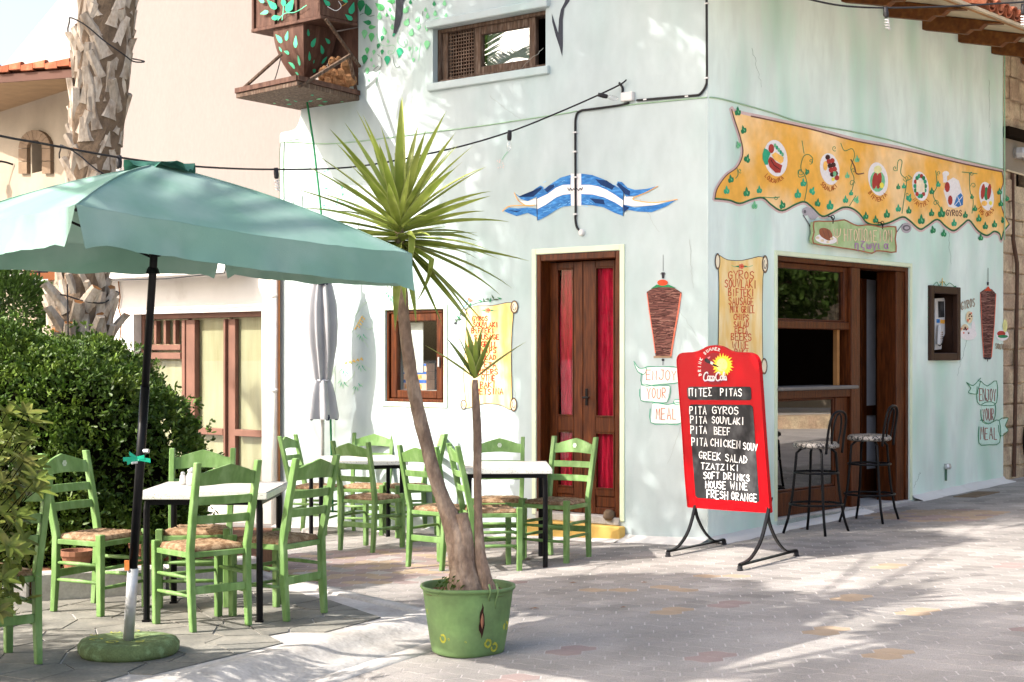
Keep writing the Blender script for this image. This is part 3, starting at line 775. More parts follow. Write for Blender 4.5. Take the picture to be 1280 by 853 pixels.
# double door
pl = W1.shift(-.12)
a, b, c, d = O_DR
door = frame(W1, O_DR, .045, M_brown, tav, 'door_frame', -.14, .004, sides=(1, 1, 0, 1.3))
dz0, dz1 = c + .03, d - .065
um = pl.uv(728.5, 500)[0]
for k, (u0, u1, gx0, gx1) in enumerate(((a + .046, um - .002, 696, 717), (um + .002, b - .046, 744, 768))):
    g0, g1_ = pl.uv(gx0, 500)[0], pl.uv(gx1, 500)[0]
    zt1, zt0 = pl.uv(706, 336)[1], pl.uv(706, 520)[1]
    zb1, zb0 = pl.uv(756, 541)[1], pl.uv(756, 612)[1]
    zc1, zc0 = zb0 - .06, dz0 + .06
    mb = MB()
    pl.wbox(mb, u0, g0, dz0, dz1, -.045, 0); pl.wbox(mb, g1_, u1, dz0, dz1, -.045, 0)
    for z0, z1 in ((zt1, dz1), (zb1, zt0), (zc1, zb0), (dz0, zc0)): pl.wbox(mb, g0, g1_, z0, z1, -.045, -.002)
    leaf = mb.build('door_leaf', M_brown, door, bevel=.005)
    mb = MB()                                              # beading round the panes
    for z0, z1 in ((zt0, zt1), (zb0, zb1)):
        for q in ((g0, g0 + .012, z0, z1), (g1_ - .012, g1_, z0, z1), (g0 + .012, g1_ - .012, z0, z0 + .012), (g0 + .012, g1_ - .012, z1 - .012, z1)):
            pl.wbox(mb, q[0], q[1], q[2], q[3], -.02, .004)
    mb.build('beading', M_brown, leaf, bevel=.002)
    pane(pl, g0, g1_, zt0, zt1, -.02, M_glass, leaf); pane(pl, g0, g1_, zb0, zb1, -.02, M_glass, leaf)
    mb = MB(); pl.wbox(mb, g0, g1_, zc0, zc1, -.035, -.012)
    mb.build('door_panel', M_brown, leaf, bevel=.006)
    if k:
        mb = MB(); p = pl.w(u0 + .04, pl.uv(737, 497)[1], .006)
        mb.tube([p, p + pl.n * .05, p + pl.n * .055 + pl.u * .07], .009, 8)
        pl.wbox(mb, u0 + .028, u0 + .052, pl.uv(737, 507)[1], pl.uv(737, 486)[1], 0, .006)
        mb.build('handle', M_black, leaf)
    # crimson curtain in folds
    mb = MB(); P = []
    cu0 = g0 - .03 if k else g0 + .005
    for i in range(30):
        t = i / 29; u_ = cu0 + (g1_ + .03 - cu0) * t
        P.append([pl.w(u_ + (.02 * math.sin(z * 9) if k == 0 and i < 4 else 0), z, -.045 + .012 * math.sin(t * 26 + .4 * math.sin(z * 5))) for z in (dz0, dz0 + .5, 1.0, 1.4, 1.8, dz1)])
    mb.grid(P)
    mb.build('curtain', M_curtain, leaf, smooth=True, fix=False)
mb = MB(); W1.wbox(mb, a - .002, b + .002, .085, c + .028, -.25, .02)
mb.build('threshold', M_cement, door, bevel=.006)
mb = MB()
s0, s1 = W1.uv(676, 660)[0], W1.uv(782, 670)[0]
W1.wbox(mb, a - .05, b + .06, -.25, .083, .0, .09)
mb.build('door_step', M_yellowstep, tav, bevel=.01)
mb = MB()
c0 = W1.w(W1.uv(763, 650)[0], .125, -.0)
for i, (r_, z_) in enumerate(((.03, 0), (.05, .02), (.05, .06), (.03, .085))): pass
mb.lathe([(.03, 0), (.052, .02), (.05, .065), (.025, .088)], c0 + W1.n * .02, 9, .25)
st = mb.build('stone', M_archst, None, smooth=True); mark(st, 'small rough stone lying on the door step at the right jamb', 'stone')
# shopfront
pl = W2.shift(-.06)
a, b, c, d = O_SH
fr = frame(W2, O_SH, .05, M_brown, tav, 'shopfront_frame', -.20, -.012, sides=(.6, 1.0, 0, .9))
X = lambda x: W2.uv(x, HY)[0]
Z = lambda x, y: W2.uv(x, y)[1]
mp0, mp1 = X(1066), X(1077)
mb = MB(); W2.wbox(mb, mp0, mp1, c, d - .046, -.19, -.014)
mb.build('post', M_brown, fr, bevel=.006)
mb = MB(); W2.wbox(mb, X(1124), b - .051, c, d - .046, -.24, -.03)
mb.build('post', M_brown, fr, bevel=.006)
z1, z2 = Z(1000, 401), Z(1000, 411)
mb = MB(); W2.wbox(mb, a + .031, mp0 - .001, z2, z1, -.14, -.03)
mb.build('rail', M_brown, fr, bevel=.006)
zs = Z(1000, 488)
mb = MB(); W2.wbox(mb, a - .01, mp0 + .01, zs - .001, zs + .03, -.35, .06)
mb.build('counter_shelf', mat('worn_grey_counter', (.16, .145, .13, 1), .6, .15, 6), fr, bevel=.008)
mb = MB(); W2.wbox(mb, a + .031, mp0 - .001, zs - .075, zs - .002, -.16, -.02)
mb.build('rail', M_brown, fr, bevel=.006)
up = (a + .032, mp0 - .001, z1 + .001, d - .047)
sh = frame(W2, up, .055, M_brown, fr, 'sash', -.11, -.05, sides=(.5, 1.3, .3, .9))
pane(W2, up[0] + .02, up[1] - .05, up[2] + .01, up[3] - .03, -.08, M_glassd, sh)
mb = MB(); W2.wbox(mb, X(1055), X(1058), zs + .03, z2, -.11, -.07)
mb.build('stile', M_fascia, fr)
lo = (a + .032, X(1049), Z(1000, 614), zs - .076)
lw = frame(W2, (lo[0], lo[1] + .02, lo[2], lo[3]), .02, M_brown, fr, 'lower_sash', -.10, -.06)
pane(W2, lo[0] + .01, lo[1], lo[2] + .01, lo[3] - .01, -.075, glass('mirror_like_glass', .26, (.25, .23, .2, 1)), lw)
mb = MB(); W2.wbox(mb, lo[1] + .021, mp0 - .001, c + .02, zs - .077, -.12, -.05)
mb.build('board', M_brown, fr, bevel=.005)
mb = MB(); W2.wbox(mb, a + .032, lo[1] + .019, c + .02, lo[2] - .002, -.12, -.05)
mb.build('board', M_brown, fr, bevel=.005)
mb = MB(); W2.wbox(mb, a, mp1, -.1, c + .019, -.3, .0)
mb.build('threshold', M_cement, fr, bevel=.006)
mb = MB(); W2.wbox(mb, mp1 + .001, b, -.1, c + .01, -.9, .02)
mb.build('threshold', M_cement, fr, bevel=.006)
# shop door standing open inside
plb = W2.shift(-.42)
da, db = plb.uv(1077, HY)[0], plb.uv(1117, HY)[0]
mb = MB(); zz0, zz1 = c + .015, d - .10
ga, gb = plb.uv(1083.5, HY)[0], plb.uv(1101, HY)[0]
zt = [plb.uv(1092, y)[1] for y in (350, 507, 519, 586)]
plb.wbox(mb, da, ga, zz0, zz1, -.04, 0); plb.wbox(mb, gb, db, zz0, zz1, -.04, 0)
plb.wbox(mb, ga, gb, zt[0], zz1, -.04, -.002); plb.wbox(mb, ga, gb, zt[2], zt[1], -.04, -.002); plb.wbox(mb, ga, gb, zz0, zt[3], -.04, -.002)
dl = mb.build('open_door', M_brown, fr, bevel=.005)
pane(plb, ga, gb, zt[1], zt[0], -.02, M_lace, dl); pane(plb, ga, gb, zt[3], zt[2], -.02, M_lace, dl)
mb = MB()
for k in range(28):
    z_ = zt[1] + (zt[0] - zt[1]) * (k + .5) / 40
    plb.wbox(mb, gb - .05, gb - .04, z_, z_ + .012, -.018, -.014)
mb.build('pull_cord', M_white, dl)
mb = MB()
for u_, zz_ in ((.22, 1.2), (.34, 1.25)):
    pass
# things dimly seen inside: a pale hanging apron and a back counter
plc = W2.shift(-1.6)
mb = MB(); plc.wbox(mb, a + .1, a + 1.6, .1, 1.05, -.4, 0)
mb.build('back_counter', mat('dim_counter', (.07, .05, .04, 1), .6), fr, bevel=.01)
mb = MB(); P = []
for i in range(14):
    t = i / 13
    P.append([plc.w(a + .12 + .42 * t * (1 if z < 1.7 else .5) , z, .05 + .03 * math.sin(t * 18)) for z in (1.05, 1.4, 1.75, 1.95)])
mb.grid(P); mb.build('apron', mat('dim_grey_apron', (.10, .095, .09, 1), .9), fr, smooth=True, fix=False)
# phone niche
nf = frame(W2, (O_PH[0] - .03, O_PH[1] + .03, O_PH[2] - .03, O_PH[3] + .03), .075, mat('dark_brown_niche', (.035, .015, .008, 1), .5, .2, 8), tav, 'niche_frame', -.02, .035)
a, b, c, d = O_PH
mb = MB(); P = [W2.w(*p) for p in ((a, c, -.26), (b, c, -.26), (b, d, -.26), (a, d, -.26))]
mb.poly(P)
for p, q in (((a, c), (b, c)), ((b, c), (b, d)), ((b, d), (a, d)), ((a, d), (a, c))):
    mb.add([W2.w(p[0], p[1], -.001), W2.w(q[0], q[1], -.001), W2.w(q[0], q[1], -.26), W2.w(p[0], p[1], -.26)], [(0, 1, 2, 3)])
P2 = mb; 
mb2 = MB()
e = .004
W2.wbox(mb2, a + e, b - e, c + e, d - e, -.258, -.25); W2.wbox(mb2, a + e, a + e + .006, c + e, d - e, -.249, -.002); W2.wbox(mb2, b - e - .006, b - e, c + e, d - e, -.249, -.002)
W2.wbox(mb2, a + .012, b - .012, c + e, c + e + .006, -.249, -.002); W2.wbox(mb2, a + .012, b - .012, d - e - .006, d - e, -.249, -.002)
mb2.build('niche_lining', mat('dark_brown_niche', (.035, .015, .008, 1)), nf)
# whitewashed fillet at the foot of both walls
def fillet(pl, u0, u1, wd, hh, name='base_fillet'):
    mb = MB(); P = []; n = max(3, int(abs(u1 - u0) * 6))
    for i in range(n + 1):
        u_ = u0 + (u1 - u0) * i / n
        w_ = wd + U(-.02, .02); q = pl.w(u_, 0, w_); q0 = pl.w(u_, 0, 0)
        gz0, gz1 = ground_z(q0.x, q0.y), ground_z(q.x, q.y)
        P.append([Vector((q.x, q.y, gz1 - .01)), Vector((q.x, q.y, gz1 + .006)), pl.w(u_, gz0 + .03, .03), pl.w(u_, gz0 + hh + U(-.006, .006), .006), pl.w(u_, gz0 + hh, -.01)])
    mb.grid(P)
    return mb.build(name, M_white, tav, smooth=True, fix=False)
fillet(W1, O_DR[1] + .07, -.0, .14, .045); fillet(W1, ULL, O_DR[0] - .06, .12, .04); fillet(W1, O_DR[0] - .06, O_DR[1] + .07, .16, .05)
fillet(W2, .0, O_SH[0] - .04, .16, .05); fillet(W2, O_SH[0] - .04, mp1, .14, .03); fillet(W2, O_SH[1] + .05, UR, .13, .055)
# roof eave over the shaded wall: rafters, boarding, fascia and clay tiles
roof = MB()
ze = Z(1155, 38)
def re_(u_, o_, z_): return W2.w(u_, ze + z_, o_)
slp = -.24
mb = roof
for q in ((-.6, .90),):
    mb.hexa([re_(-.8, q[0], .16 - slp * .6), re_(UR + 1.6, q[0], .16 - slp * .6), re_(UR + 1.6, q[1], .16 + slp * .9), re_(-.8, q[1], .16 + slp * .9),
             re_(-.8, q[0], .19 - slp * .6), re_(UR + 1.6, q[0], .19 - slp * .6), re_(UR + 1.6, q[1], .19 + slp * .9), re_(-.8, q[1], .19 + slp * .9)])
roof_o = mb.build('roof', mat('eave_boarding', (.50, .40, .27, 1), .8, .15, 5), tav)
prof = [(0, .0), (.44, -.10), (.50, -.065), (.58, -.075), (.64, -.03), (.80, -.05), (.80, .155 + slp * .8), (0, .155)]
us_ = [X(1155) + k * (X(1241) - X(1155)) / 2 for k in range(-6, 6)]
for u_ in us_:
    mb = MB(); mb.prism(prof, lambda o_, z_: re_(u_ - .045, o_, z_), lambda o_, z_: re_(u_ + .045, o_, z_))
    mb.build('rafter', M_eave, roof_o, bevel=.004)
mb = MB()
mb.hexa([re_(-.8, .805, -.045), re_(UR + 1.6, .805, -.045), re_(UR + 1.6, .84, -.045), re_(-.8, .84, -.045), re_(-.8, .805, .16 + slp * .8), re_(UR + 1.6, .805, .16 + slp * .8), re_(UR + 1.6, .84, .16 + slp * .8), re_(-.8, .84, .16 + slp * .8)])
mb.build('fascia', M_fascia, roof_o, bevel=.004)
def tile_mesh(up_):
    mb = MB(); P = []
    for i in range(2):
        r_ = .085 - .012 * i
        P.append([(math.cos(t) * r_, i * .42, math.sin(t) * r_ * up_ ) for t in [math.pi * k / 8 for k in range(9)]])
        P.append([(math.cos(t) * (r_ - .014), i * .42, math.sin(t) * (r_ - .014) * up_) for t in [math.pi * k / 8 for k in range(9)]])
    A, A2, B, B2 = P[0], P[1], P[2], P[3]
    mb.grid([A, B]); mb.grid([A2, B2]); mb.grid([A, A2]); mb.grid([B, B2])
    me = bpy.data.meshes.new('roof_tile'); me.from_pydata(mb.v, [], mb.f); me.materials.append(M_tile); return me
TM, TMd = tile_mesh(1), tile_mesh(-1)
xa = W2.u; ya = (-W2.n + Vector((0, 0, -slp))).normalized(); za = xa.cross(ya)
for row in range(3):
    u_ = X(1120)
    k = 0
    while u_ < UR + 1.5:
        for me, du, dz in ((TM, 0, .03), (TMd, .09, .075)):
            o = bpy.data.objects.new('roof_tile', me); o.parent = roof_o
            p = re_(u_ + du, .93 - row * .36, .20 + slp * (.93 - row * .36) + dz + row * .012)
            R = Matrix((xa, ya, za)).transposed().to_4x4() @ Matrix.Rotation(U(-.03, .03), 4, 'Y')
            o.matrix_local = wmat(roof_o).inverted() @ Matrix.Translation(p) @ R
            COL.objects.link(o)
        u_ += .185; k += 1
mb = MB()                                                   # upper roof slab keeps the sun out of the rooms
P0 = [W1.w(UL, 6.2), W1.w(0, 6.2), W2.w(UR, 6.2), W2.w(UR, 6.2, -5), W1.w(UL, 6.2, -5)]
mb.prism([(p.x, p.y) for p in P0], lambda x, y: (x, y, 6.201), lambda x, y: (x, y, 6.3))
mb.build('upper_roof', M_tile, tav)
mb = MB(); mb.add([W2.w(0, 4.86, -.8), W2.w(UR, 4.86, -.8), W2.w(UR, 6.2, -.8), W2.w(0, 6.2, -.8)], [(0, 1, 2, 3)]); mb.add([W2.w(0, 4.86), W2.w(UR, 4.86), W2.w(UR, 4.86, -.8), W2.w(0, 4.86, -.8)], [(0, 1, 2, 3)])
mb.build('upper_wall', M_mint_g, tav, fix=False)
# ---------------------------------------------------------------- the murals: flat paint on the walls
class Art:
    def __init__(s, name, pl, label=None, parent=None):
        s.mb = MB(); s.name = name; s.pl = pl; s.mats = []; s.label = label; s.parent = parent or tav; s.off = .0035
    def m(s, m):
        if m not in s.mats: s.mats.append(m)
        s.mb.mi = s.mats.index(m)
    def p(s, m, pts, off=0.0): s.m(m); patch(s.mb, s.pl, pts, s.off + off)
    def s(s, m, pts, wd, off=.001, wd2=None): s.m(m); stroke(s.mb, s.pl, pts, wd, s.off + off, wd2)
    def t(s, m, *a, off=.002, **k): s.m(m); text(s.mb, s.pl, *a[:6], s.off + off, **k)
    def leaf(s, m, x, y, sz, a=0.0, w=.5, off=.0015): s.m(m); leafp(s.mb, s.pl, x, y, sz, s.off + off, a, w)
    def ivy(s, m, x, y, sz, a=0.0, off=.002): s.m(m); ivy(s.mb, s.pl, x, y, sz, s.off + off, a)
    def done(s): return s.mb.build(s.name, s.mats, s.parent, label=s.label, fix=False)
def cv(ox, oy, sc, pts): return [(ox + x / sc, oy + y / sc) for x, y in pts]
# --- ochre banner over the shop
A = Art('painted_banner', W2, 'ochre painted banner with ivy border and six food pictures')
top = cr([(914, 137), (922, 142), (960, 150), (1010, 161), (1067, 176), (1110, 184), (1152, 193), (1208, 206), (1252, 215)], 4)
right = cr([(1252, 215), (1253.5, 228), (1250, 242), (1252, 261), (1261, 281)], 5)
bot = cr([(1261, 281), (1254, 290), (1251, 300), (1249, 293), (1242, 290), (1233, 295), (1222, 289), (1211, 276), (1203, 281), (1192, 289), (1182, 284), (1171, 275), (1158, 283), (1149, 287), (1136, 276), (1127, 272), (1111, 279), (1096, 282), (1083, 279), (1074, 268), (1064, 261), (1053, 260), (1039, 267), (1027, 271), (1014, 259), (1005, 253), (994, 256), (977, 264), (964, 257), (953, 248), (939, 250), (924, 255), (911, 251), (893, 249)], 4)
left = cr([(893, 249), (896, 236), (907, 220), (921, 209), (928, 192), (925, 173), (917, 148), (914, 137)], 5)
A.s(pnt('soft_pink_shadow_paint', 206, 180, 176, .05), [(x, y - 1.5) for x, y in top], 5, -.001)
A.s(pnt('soft_pink_shadow_paint', 206, 180, 176, .05), left, 5.5, -.0012)
A.s(pnt('soft_pink_shadow_paint', 206, 180, 176, .05), [(x, y + 1) for x, y in bot], 4, -.0011)
A.p(P_banner, top + right[1:] + bot[1:] + left[1:-1])
A.s(P_brownl, top[6:], 1.8); A.s(P_brownl, left, 1.3); A.s(P_dgreen, bot, 1.4); A.s(P_brownl, right, 1.0)
A.s(P_green, [(x, y - 1.2) for x, y in bot], .9, .002)
W_ = P_white
for cx_, cy_, rx_, ry_ in ((969, 198, 14.5, 23), (1036.5, 211.5, 12, 20), (1097, 224, 12.3, 21), (1150, 233, 10, 18.5), (1232.5, 245.5, 9, 18)):
    A.p(W_, ellipse(cx_, cy_, rx_, ry_, 24, -.15), .001)
pt = lambda pts: cv(930, 160, 10.66, pts)
A.p(P_redp, pt(ellipse(355, 278, 38, 62, 14)), .0025)
A.p(P_teal, pt([(262, 275), (300, 290), (345, 340), (320, 400), (310, 490), (270, 495), (240, 420), (238, 350)]), .0027)
for k in range(5): A.p(P_teal if k % 2 else P_lgreen, pt(ellipse(405 + k * 25, 235 + k * 30, 17, 28, 10)), .003)
A.p(pnt('chips_paint', 246, 190, 100), pt([(360, 360), (410, 325), (520, 395), (515, 450), (480, 480), (390, 420)]), .003)
A.p(P_redp, pt([(335, 385), (370, 400), (420, 460), (500, 500), (475, 600), (410, 600), (330, 520), (308, 440)]), .0034)
A.s(P_meatd, pt([(350, 430), (390, 500), (470, 555)]), 1.0, .0034)
A.s(P_meatd, pt([(375, 415), (420, 480), (490, 520)]), .7, .0036)
pt = lambda pts: cv(880, 120, 6.4, pts)
for k in range(5):
    for j in range(2): A.p(P_redp if (k + j) % 2 else P_meatd, pt(ellipse(985 + k * 9 + j * 36, 492 + k * 34 + j * 28, 20, 22, 8)), .0025 + .0002 * (k + j))
A.p(pnt('chips_paint', 246, 190, 100), pt(ellipse(965, 560, 18, 40, 8)), .0036); A.p(pnt('lemon_paint', 240, 226, 90), pt(ellipse(1027, 668, 14, 16, 8)), .0036); A.p(P_lgreen, pt(ellipse(1040, 625, 14, 22, 8)), .0033)
pt = lambda pts: cv(1060, 170, 5.805, pts)
A.p(P_lgreen, pt(ellipse(210, 330, 55, 78, 14)), .0022); A.p(pnt('pale_lettuce', 226, 220, 160), pt(ellipse(212, 245, 30, 30, 9)), .0026)
for x_ in (190, 220): A.p(P_redp, pt(ellipse(x_, 325, 19, 62, 12, .12)), .003)
A.p(pnt('lemon_paint', 240, 226, 90), pt(ellipse(240, 360, 16, 22, 8)), .0034)
for k in range(14):
    th = k * math.pi / 7
    A.p([P_green, P_teal, P_redp][k % 3], pt(ellipse(520 + 38 * math.cos(th), 365 + 74 * math.sin(th), 13, 17, 7)), .0022 + .0001 * k)
A.p(pnt('feta_paint', 242, 226, 196), pt([(492, 320), (550, 325), (552, 410), (490, 405)]), .004)
for x_ in (975, 1020): A.p(P_redp, pt(ellipse(x_, 405, 15, 58, 10, .1)), .0025)
A.p(P_green, pt(ellipse(1000, 420, 18, 50, 9)), .0022); A.p(pnt('chips_paint', 246, 190, 100), pt(ellipse(985, 490, 22, 20, 8)), .0026); A.p(pnt('lemon_paint', 240, 226, 90), pt(ellipse(1030, 488, 12, 16, 8)), .003)
A.p(W_, pt([(690, 400), (715, 330), (760, 302), (800, 325), (832, 440), (828, 505), (770, 525), (725, 515)]), .001)
A.p(P_redp, pt(ellipse(716, 372, 19, 38, 10)), .0025); A.p(P_redp, pt(ellipse(738, 468, 17, 36, 10)), .0025)
A.p(P_blue, pt([(765, 500), (785, 440), (815, 415), (832, 440), (830, 502), (795, 518)]), .0025)
A.s(W_, pt([(775, 500), (826, 440)]), .8, .003); A.s(W_, pt([(790, 440), (815, 505)]), .7, .0033)
A.p(W_, pt(ellipse(706, 275, 25, 20, 10)), .0012); A.s(W_, pt([(700, 290), (702, 330)]), 5, .0012)
bl = pnt('banner_letter_brown', 176, 92, 40)
A.t(bl, "LOUKANIKA", 0, 0, 5, 0, .9, arc=(968, 202, 17.5, 27, math.radians(222), math.radians(310)), sx=.55, jit=.2)
A.t(bl, "SOUVLAKI", 0, 0, 5, 0, .9, arc=(1036.5, 215, 15, 24, math.radians(218), math.radians(312)), sx=.6, jit=.2)
A.t(bl, "BIFTEKIA", 0, 0, 5, 0, .9, arc=(1097, 227, 15, 25, math.radians(212), math.radians(320)), sx=.6, jit=.2)
A.t(bl, "NAVTIRI", 0, 0, 5, 0, .9, arc=(1151, 237, 13, 22.5, math.radians(212), math.radians(325)), sx=.6, jit=.2)
A.t(bl, "THS ORAS", 0, 0, 5, 0, .9, arc=(1232, 249, 12.5, 22, math.radians(208), math.radians(325)), sx=.55, jit=.2)
A.t(P_brownl, "GYROS", 1182, 269.5, 7, 4.1, 1.1, slope=.06, sx=.72, jit=.2)
P8 = lambda x, y: (880 + x / 3.2, 120 + y / 3.2)
for x, y, s_, k, a_ in ((133, 65, 15, 0, 0), (156, 138, 14, 0, .3), (136, 198, 12, 2, .5), (170, 253, 15, 0, -.4), (105, 335, 14, 0, .2), (88, 380, 14, 1, 0), (168, 388, 16, 0, 0), (219, 378, 13, 1, 0), (200, 440, 14, 2, 0), (311, 438, 15, 0, .3),
    (395, 350, 14, 1, 0), (410, 305, 11, 0, .5), (431, 382, 14, 1, -.5), (373, 395, 16, 1, 0), (452, 430, 14, 0, -.2), (502, 440, 17, 1, 0), (610, 255, 12, 2, 0), (571, 320, 11, 2, 0), (586, 390, 10, 1, 0), (564, 417, 13, 1, 0), (608, 417, 13, 2, -.5),
    (645, 482, 13, 0, 0), (684, 497, 13, 0, 0), (729, 475, 15, 0, 0), (775, 365, 10, 0, 0), (797, 362, 10, 1, 0), (818, 410, 14, 1, -.5), (775, 452, 13, 1, 0), (817, 460, 13, 0, 0), (867, 498, 17, 0, 0), (908, 470, 13, 0, 0), (909, 383, 12, 0, 0), (935, 355, 11, 1, 0),
    (948, 470, 18, 0, 0), (998, 510, 13, 1, 0), (1043, 478, 12, 0, 0), (1070, 405, 9, 0, 0), (1082, 452, 11, 0, 0), (1097, 492, 13, 0, 0), (1123, 522, 13, 0, 0), (1160, 515, 13, 0, 0), (1180, 385, 12, 0, 0), (1185, 432, 12, 0, 0), (1194, 498, 11, 0, .4), (914, 538, 13, 0, .2), (957, 552, 13, 0, -.1), (1105, 568, 12, 0, 0), (1211, 412, 10, 0, .3)):
    x, y = P8(x, y); A.ivy([P_green, P_teal, P_lgreen][k], x, y, s_ / 3.2 * 1.25, a_); A.leaf([P_lgreen, P_lgreen, P_teal][k], x + .5, y - .3, s_ / 3.2 * .5, a_ + .3, .3, .0032)
for k in range(44):
    q = random.Random(k).choice
    pass
def curl(x, y, r, t0, dirn=1, m=None):
    A.s(m or P_green, [(x + r * (1 - i / 22) * math.cos(t0 + dirn * i * .36), y + r * 1.2 * (1 - i / 22) * math.sin(t0 + dirn * i * .36)) for i in range(19)], .7, .0013)
for x, y, r, t0, dn in ((384, 305, 12, 0, 1), (425, 262, 10, 2, -1), (520, 210, 10, 1, 1), (596, 300, 9, 3, 1), (590, 350, 12, 0, -1), (762, 290, 9, 1, 1), (806, 330, 12, 3, -1), (812, 395, 10, 0, 1), (938, 310, 8, 2, 1), (925, 430, 12, 0, -1), (1076, 360, 11, 3, 1), (1068, 310, 8, 0, 1), (285, 408, 8, 0, 1), (142, 300, 8, 1, 1), (700, 510, 8, 0, 1)):
    x, y = P8(x, y); curl(x, y, r / 3.2, t0, dn)
vines = [[(400, 420), (410, 360), (402, 320), (385, 290), (395, 245), (415, 235), (432, 250), (428, 268)], [(402, 320), (378, 325), (375, 300), (388, 295)], [(390, 180), (398, 230)], [(545, 190), (560, 220), (590, 212), (600, 240), (585, 290), (598, 330), (590, 380)], [(580, 440), (605, 400)],
    [(770, 300), (775, 260), (790, 262), (785, 310), (808, 340), (800, 400), (790, 470)], [(925, 300), (930, 360), (915, 400), (945, 450), (960, 480)], [(1060, 310), (1062, 380), (1075, 420), (1070, 470)], [(1030, 305), (1060, 308), (1090, 312)], [(235, 405), (270, 408), (300, 405)], [(808, 340), (828, 330), (815, 318)], [(130, 290), (134, 315), (125, 330)]]
for v in vines: A.s(P_green, cr([P8(*p) for p in v], 5), .9, .0015)
A.s(P_brownl, cr([P8(*p) for p in [(585, 255), (600, 285), (608, 312), (636, 310)]], 4), 1.4, .003)
A.done()
# --- small painted things under the banner
A = Art('painted_hooks', W2, 'small grey painted animal and ring that seem to hold the hanging sign')
gy = pnt('grey_mouse_paint', 172, 166, 170); g2 = pnt('dark_grey_ring_paint', 104, 100, 104)
A.p(gy, cv(990, 240, 8.53, [(100, 215), (110, 180), (150, 160), (210, 175), (270, 210), (288, 250), (240, 300), (190, 295), (165, 250), (130, 255)]))
A.p(g2, cv(990, 240, 8.53, ellipse(132, 212, 14, 20, 10)), .001)
A.s(g2, cv(990, 240, 8.53, [(115, 250), (160, 320), (205, 400)]), 1.2); A.s(g2, cv(990, 240, 8.53, [(1175, 345), (1140, 390), (1105, 440)]), 1.0)
A.p(gy, cv(990, 240, 8.53, ellipse(1215, 385, 56, 56, 18))); A.p(g2, cv(990, 240, 8.53, ellipse(1216, 385, 42, 32, 16)), .001); A.p(gy, cv(990, 240, 8.53, ellipse(1218, 385, 26, 17, 14)), .0018)
A.done()
# --- scrolls
def scroll(pl, name, label, outl, curls, lines, lc, flower, mlet):
    A = Art(name, pl, label)
    A.p(P_scroll, outl); A.s(P_dark, outl + outl[:1], .7)
    for (x, y, rx, ry) in curls:
        A.p(P_greys, ellipse(x, y, rx, ry, 16), .001); A.p(P_scroll_l, ellipse(x, y, rx * .72, ry * .78, 14), .0016); A.s(P_dark, ellipse(x, y, rx * .45, ry * .5, 12)[:9], .8, .002); A.s(P_dark, ellipse(x, y, rx, ry, 16) + [(x + rx, y)], .7, .0021)
    x, y = flower
    for k in range(5): A.p(P_coral if k else P_red, ellipse(x + 2.1 * math.cos(k * 1.256), y + 2.0 * math.sin(k * 1.256), 1.5, 1.6, 7), .0015 + .0002 * k)
    A.p(P_red, ellipse(x, y, 1.2, 1.2, 7), .0028); A.leaf(P_green, x - 5, y, 3, 1.5, .35); A.leaf(P_green, x + 5, y, 3, -1.5, .35)
    A.s(P_lgreen, [(x - 12, y - 1), (x - 8, y + .6), (x - 3, y)], .6); A.s(P_lgreen, [(x + 3, y), (x + 8, y + .8), (x + 14, y - 1)], .6)
    for s_, x0, x1, yb, h_ in lines:
        n = len(s_); adv = (x1 - x0) / n
        A.t(mlet, s_, x0, yb, h_, adv, lc[0], slope=lc[1], sx=adv * .18, jit=.35)
    return A
L5 = lambda x, y: (560 + x / 5.33, 360 + y / 5.33)
ol = cr([L5(*p) for p in [(130, 140), (200, 120), (300, 118), (425, 98), (438, 170), (428, 300), (424, 500), (430, 740), (425, 812), (350, 780), (250, 770), (180, 790), (115, 800), (118, 740), (106, 600), (116, 400), (124, 250), (118, 180)]], 3, True)
ln = [("GYROS", 165, 272, 222, 32), ("SOUVLAKI", 172, 342, 262, 32), ("BIFTEKI", 160, 315, 302, 32), ("SAUSAGE", 178, 350, 344, 32), ("MIX GRILL", 138, 335, 394, 34), ("CHIPS", 202, 330, 434, 34), ("SALAD", 200, 330, 478, 32), ("FETA", 215, 330, 530, 34), ("BEERS", 206, 340, 578, 36), ("WINE", 225, 322, 620, 36), ("RAKI", 218, 325, 664, 36), ("RETSINA", 188, 375, 710, 38)]
A = scroll(W1, 'painted_scroll', 'parchment scroll mural with orange menu list beside the window', ol, [(643.5, 384, 4.5, 8), (642.5, 506, 4, 8.5), (580.5, 391, 3, 5), (580, 506, 3.4, 6)],
    [(s_, L5(a_, 0)[0], L5(b_, 0)[0], L5(0, c_)[1], h_ / 5.33) for s_, a_, b_, c_, h_ in ln], (1.15, 0.0), L5(267, 150), pnt('deep_orange_letter_paint', 176, 50, 24))
for k, (x, y, a_) in enumerate(((215, 85, 1.2), (240, 80, .3), (262, 75, 1.6), (285, 80, -.2), (300, 60, .5), (320, 78, 1.5), (345, 70, 1.2), (110, 140, .5), (90, 165, -.6), (70, 195, .8), (55, 215, .3), (80, 210, -1.3), (150, 110, -.4))):
    A.leaf(P_dgreen if k % 3 else P_green, *L5(x, y), 3.2, a_, .3)
A.s(P_dgreen, cr([L5(*p) for p in [(45, 240), (80, 190), (130, 130), (200, 100), (280, 85), (360, 72)]], 4), .6)
A.p(P_dark, ellipse(*L5(52, 236), 1.8, 1.5, 8), .003)
A.p(pnt('sky_blue_bird', 150, 200, 232), [L5(*p) for p in [(125, 58), (140, 62), (118, 120), (100, 130)]], .003); A.p(P_coral, [L5(*p) for p in [(140, 62), (170, 85), (140, 92)]], .0033)
A.done()
R5 = lambda x, y: (890 + x / 5.33, 310 + y / 5.33)
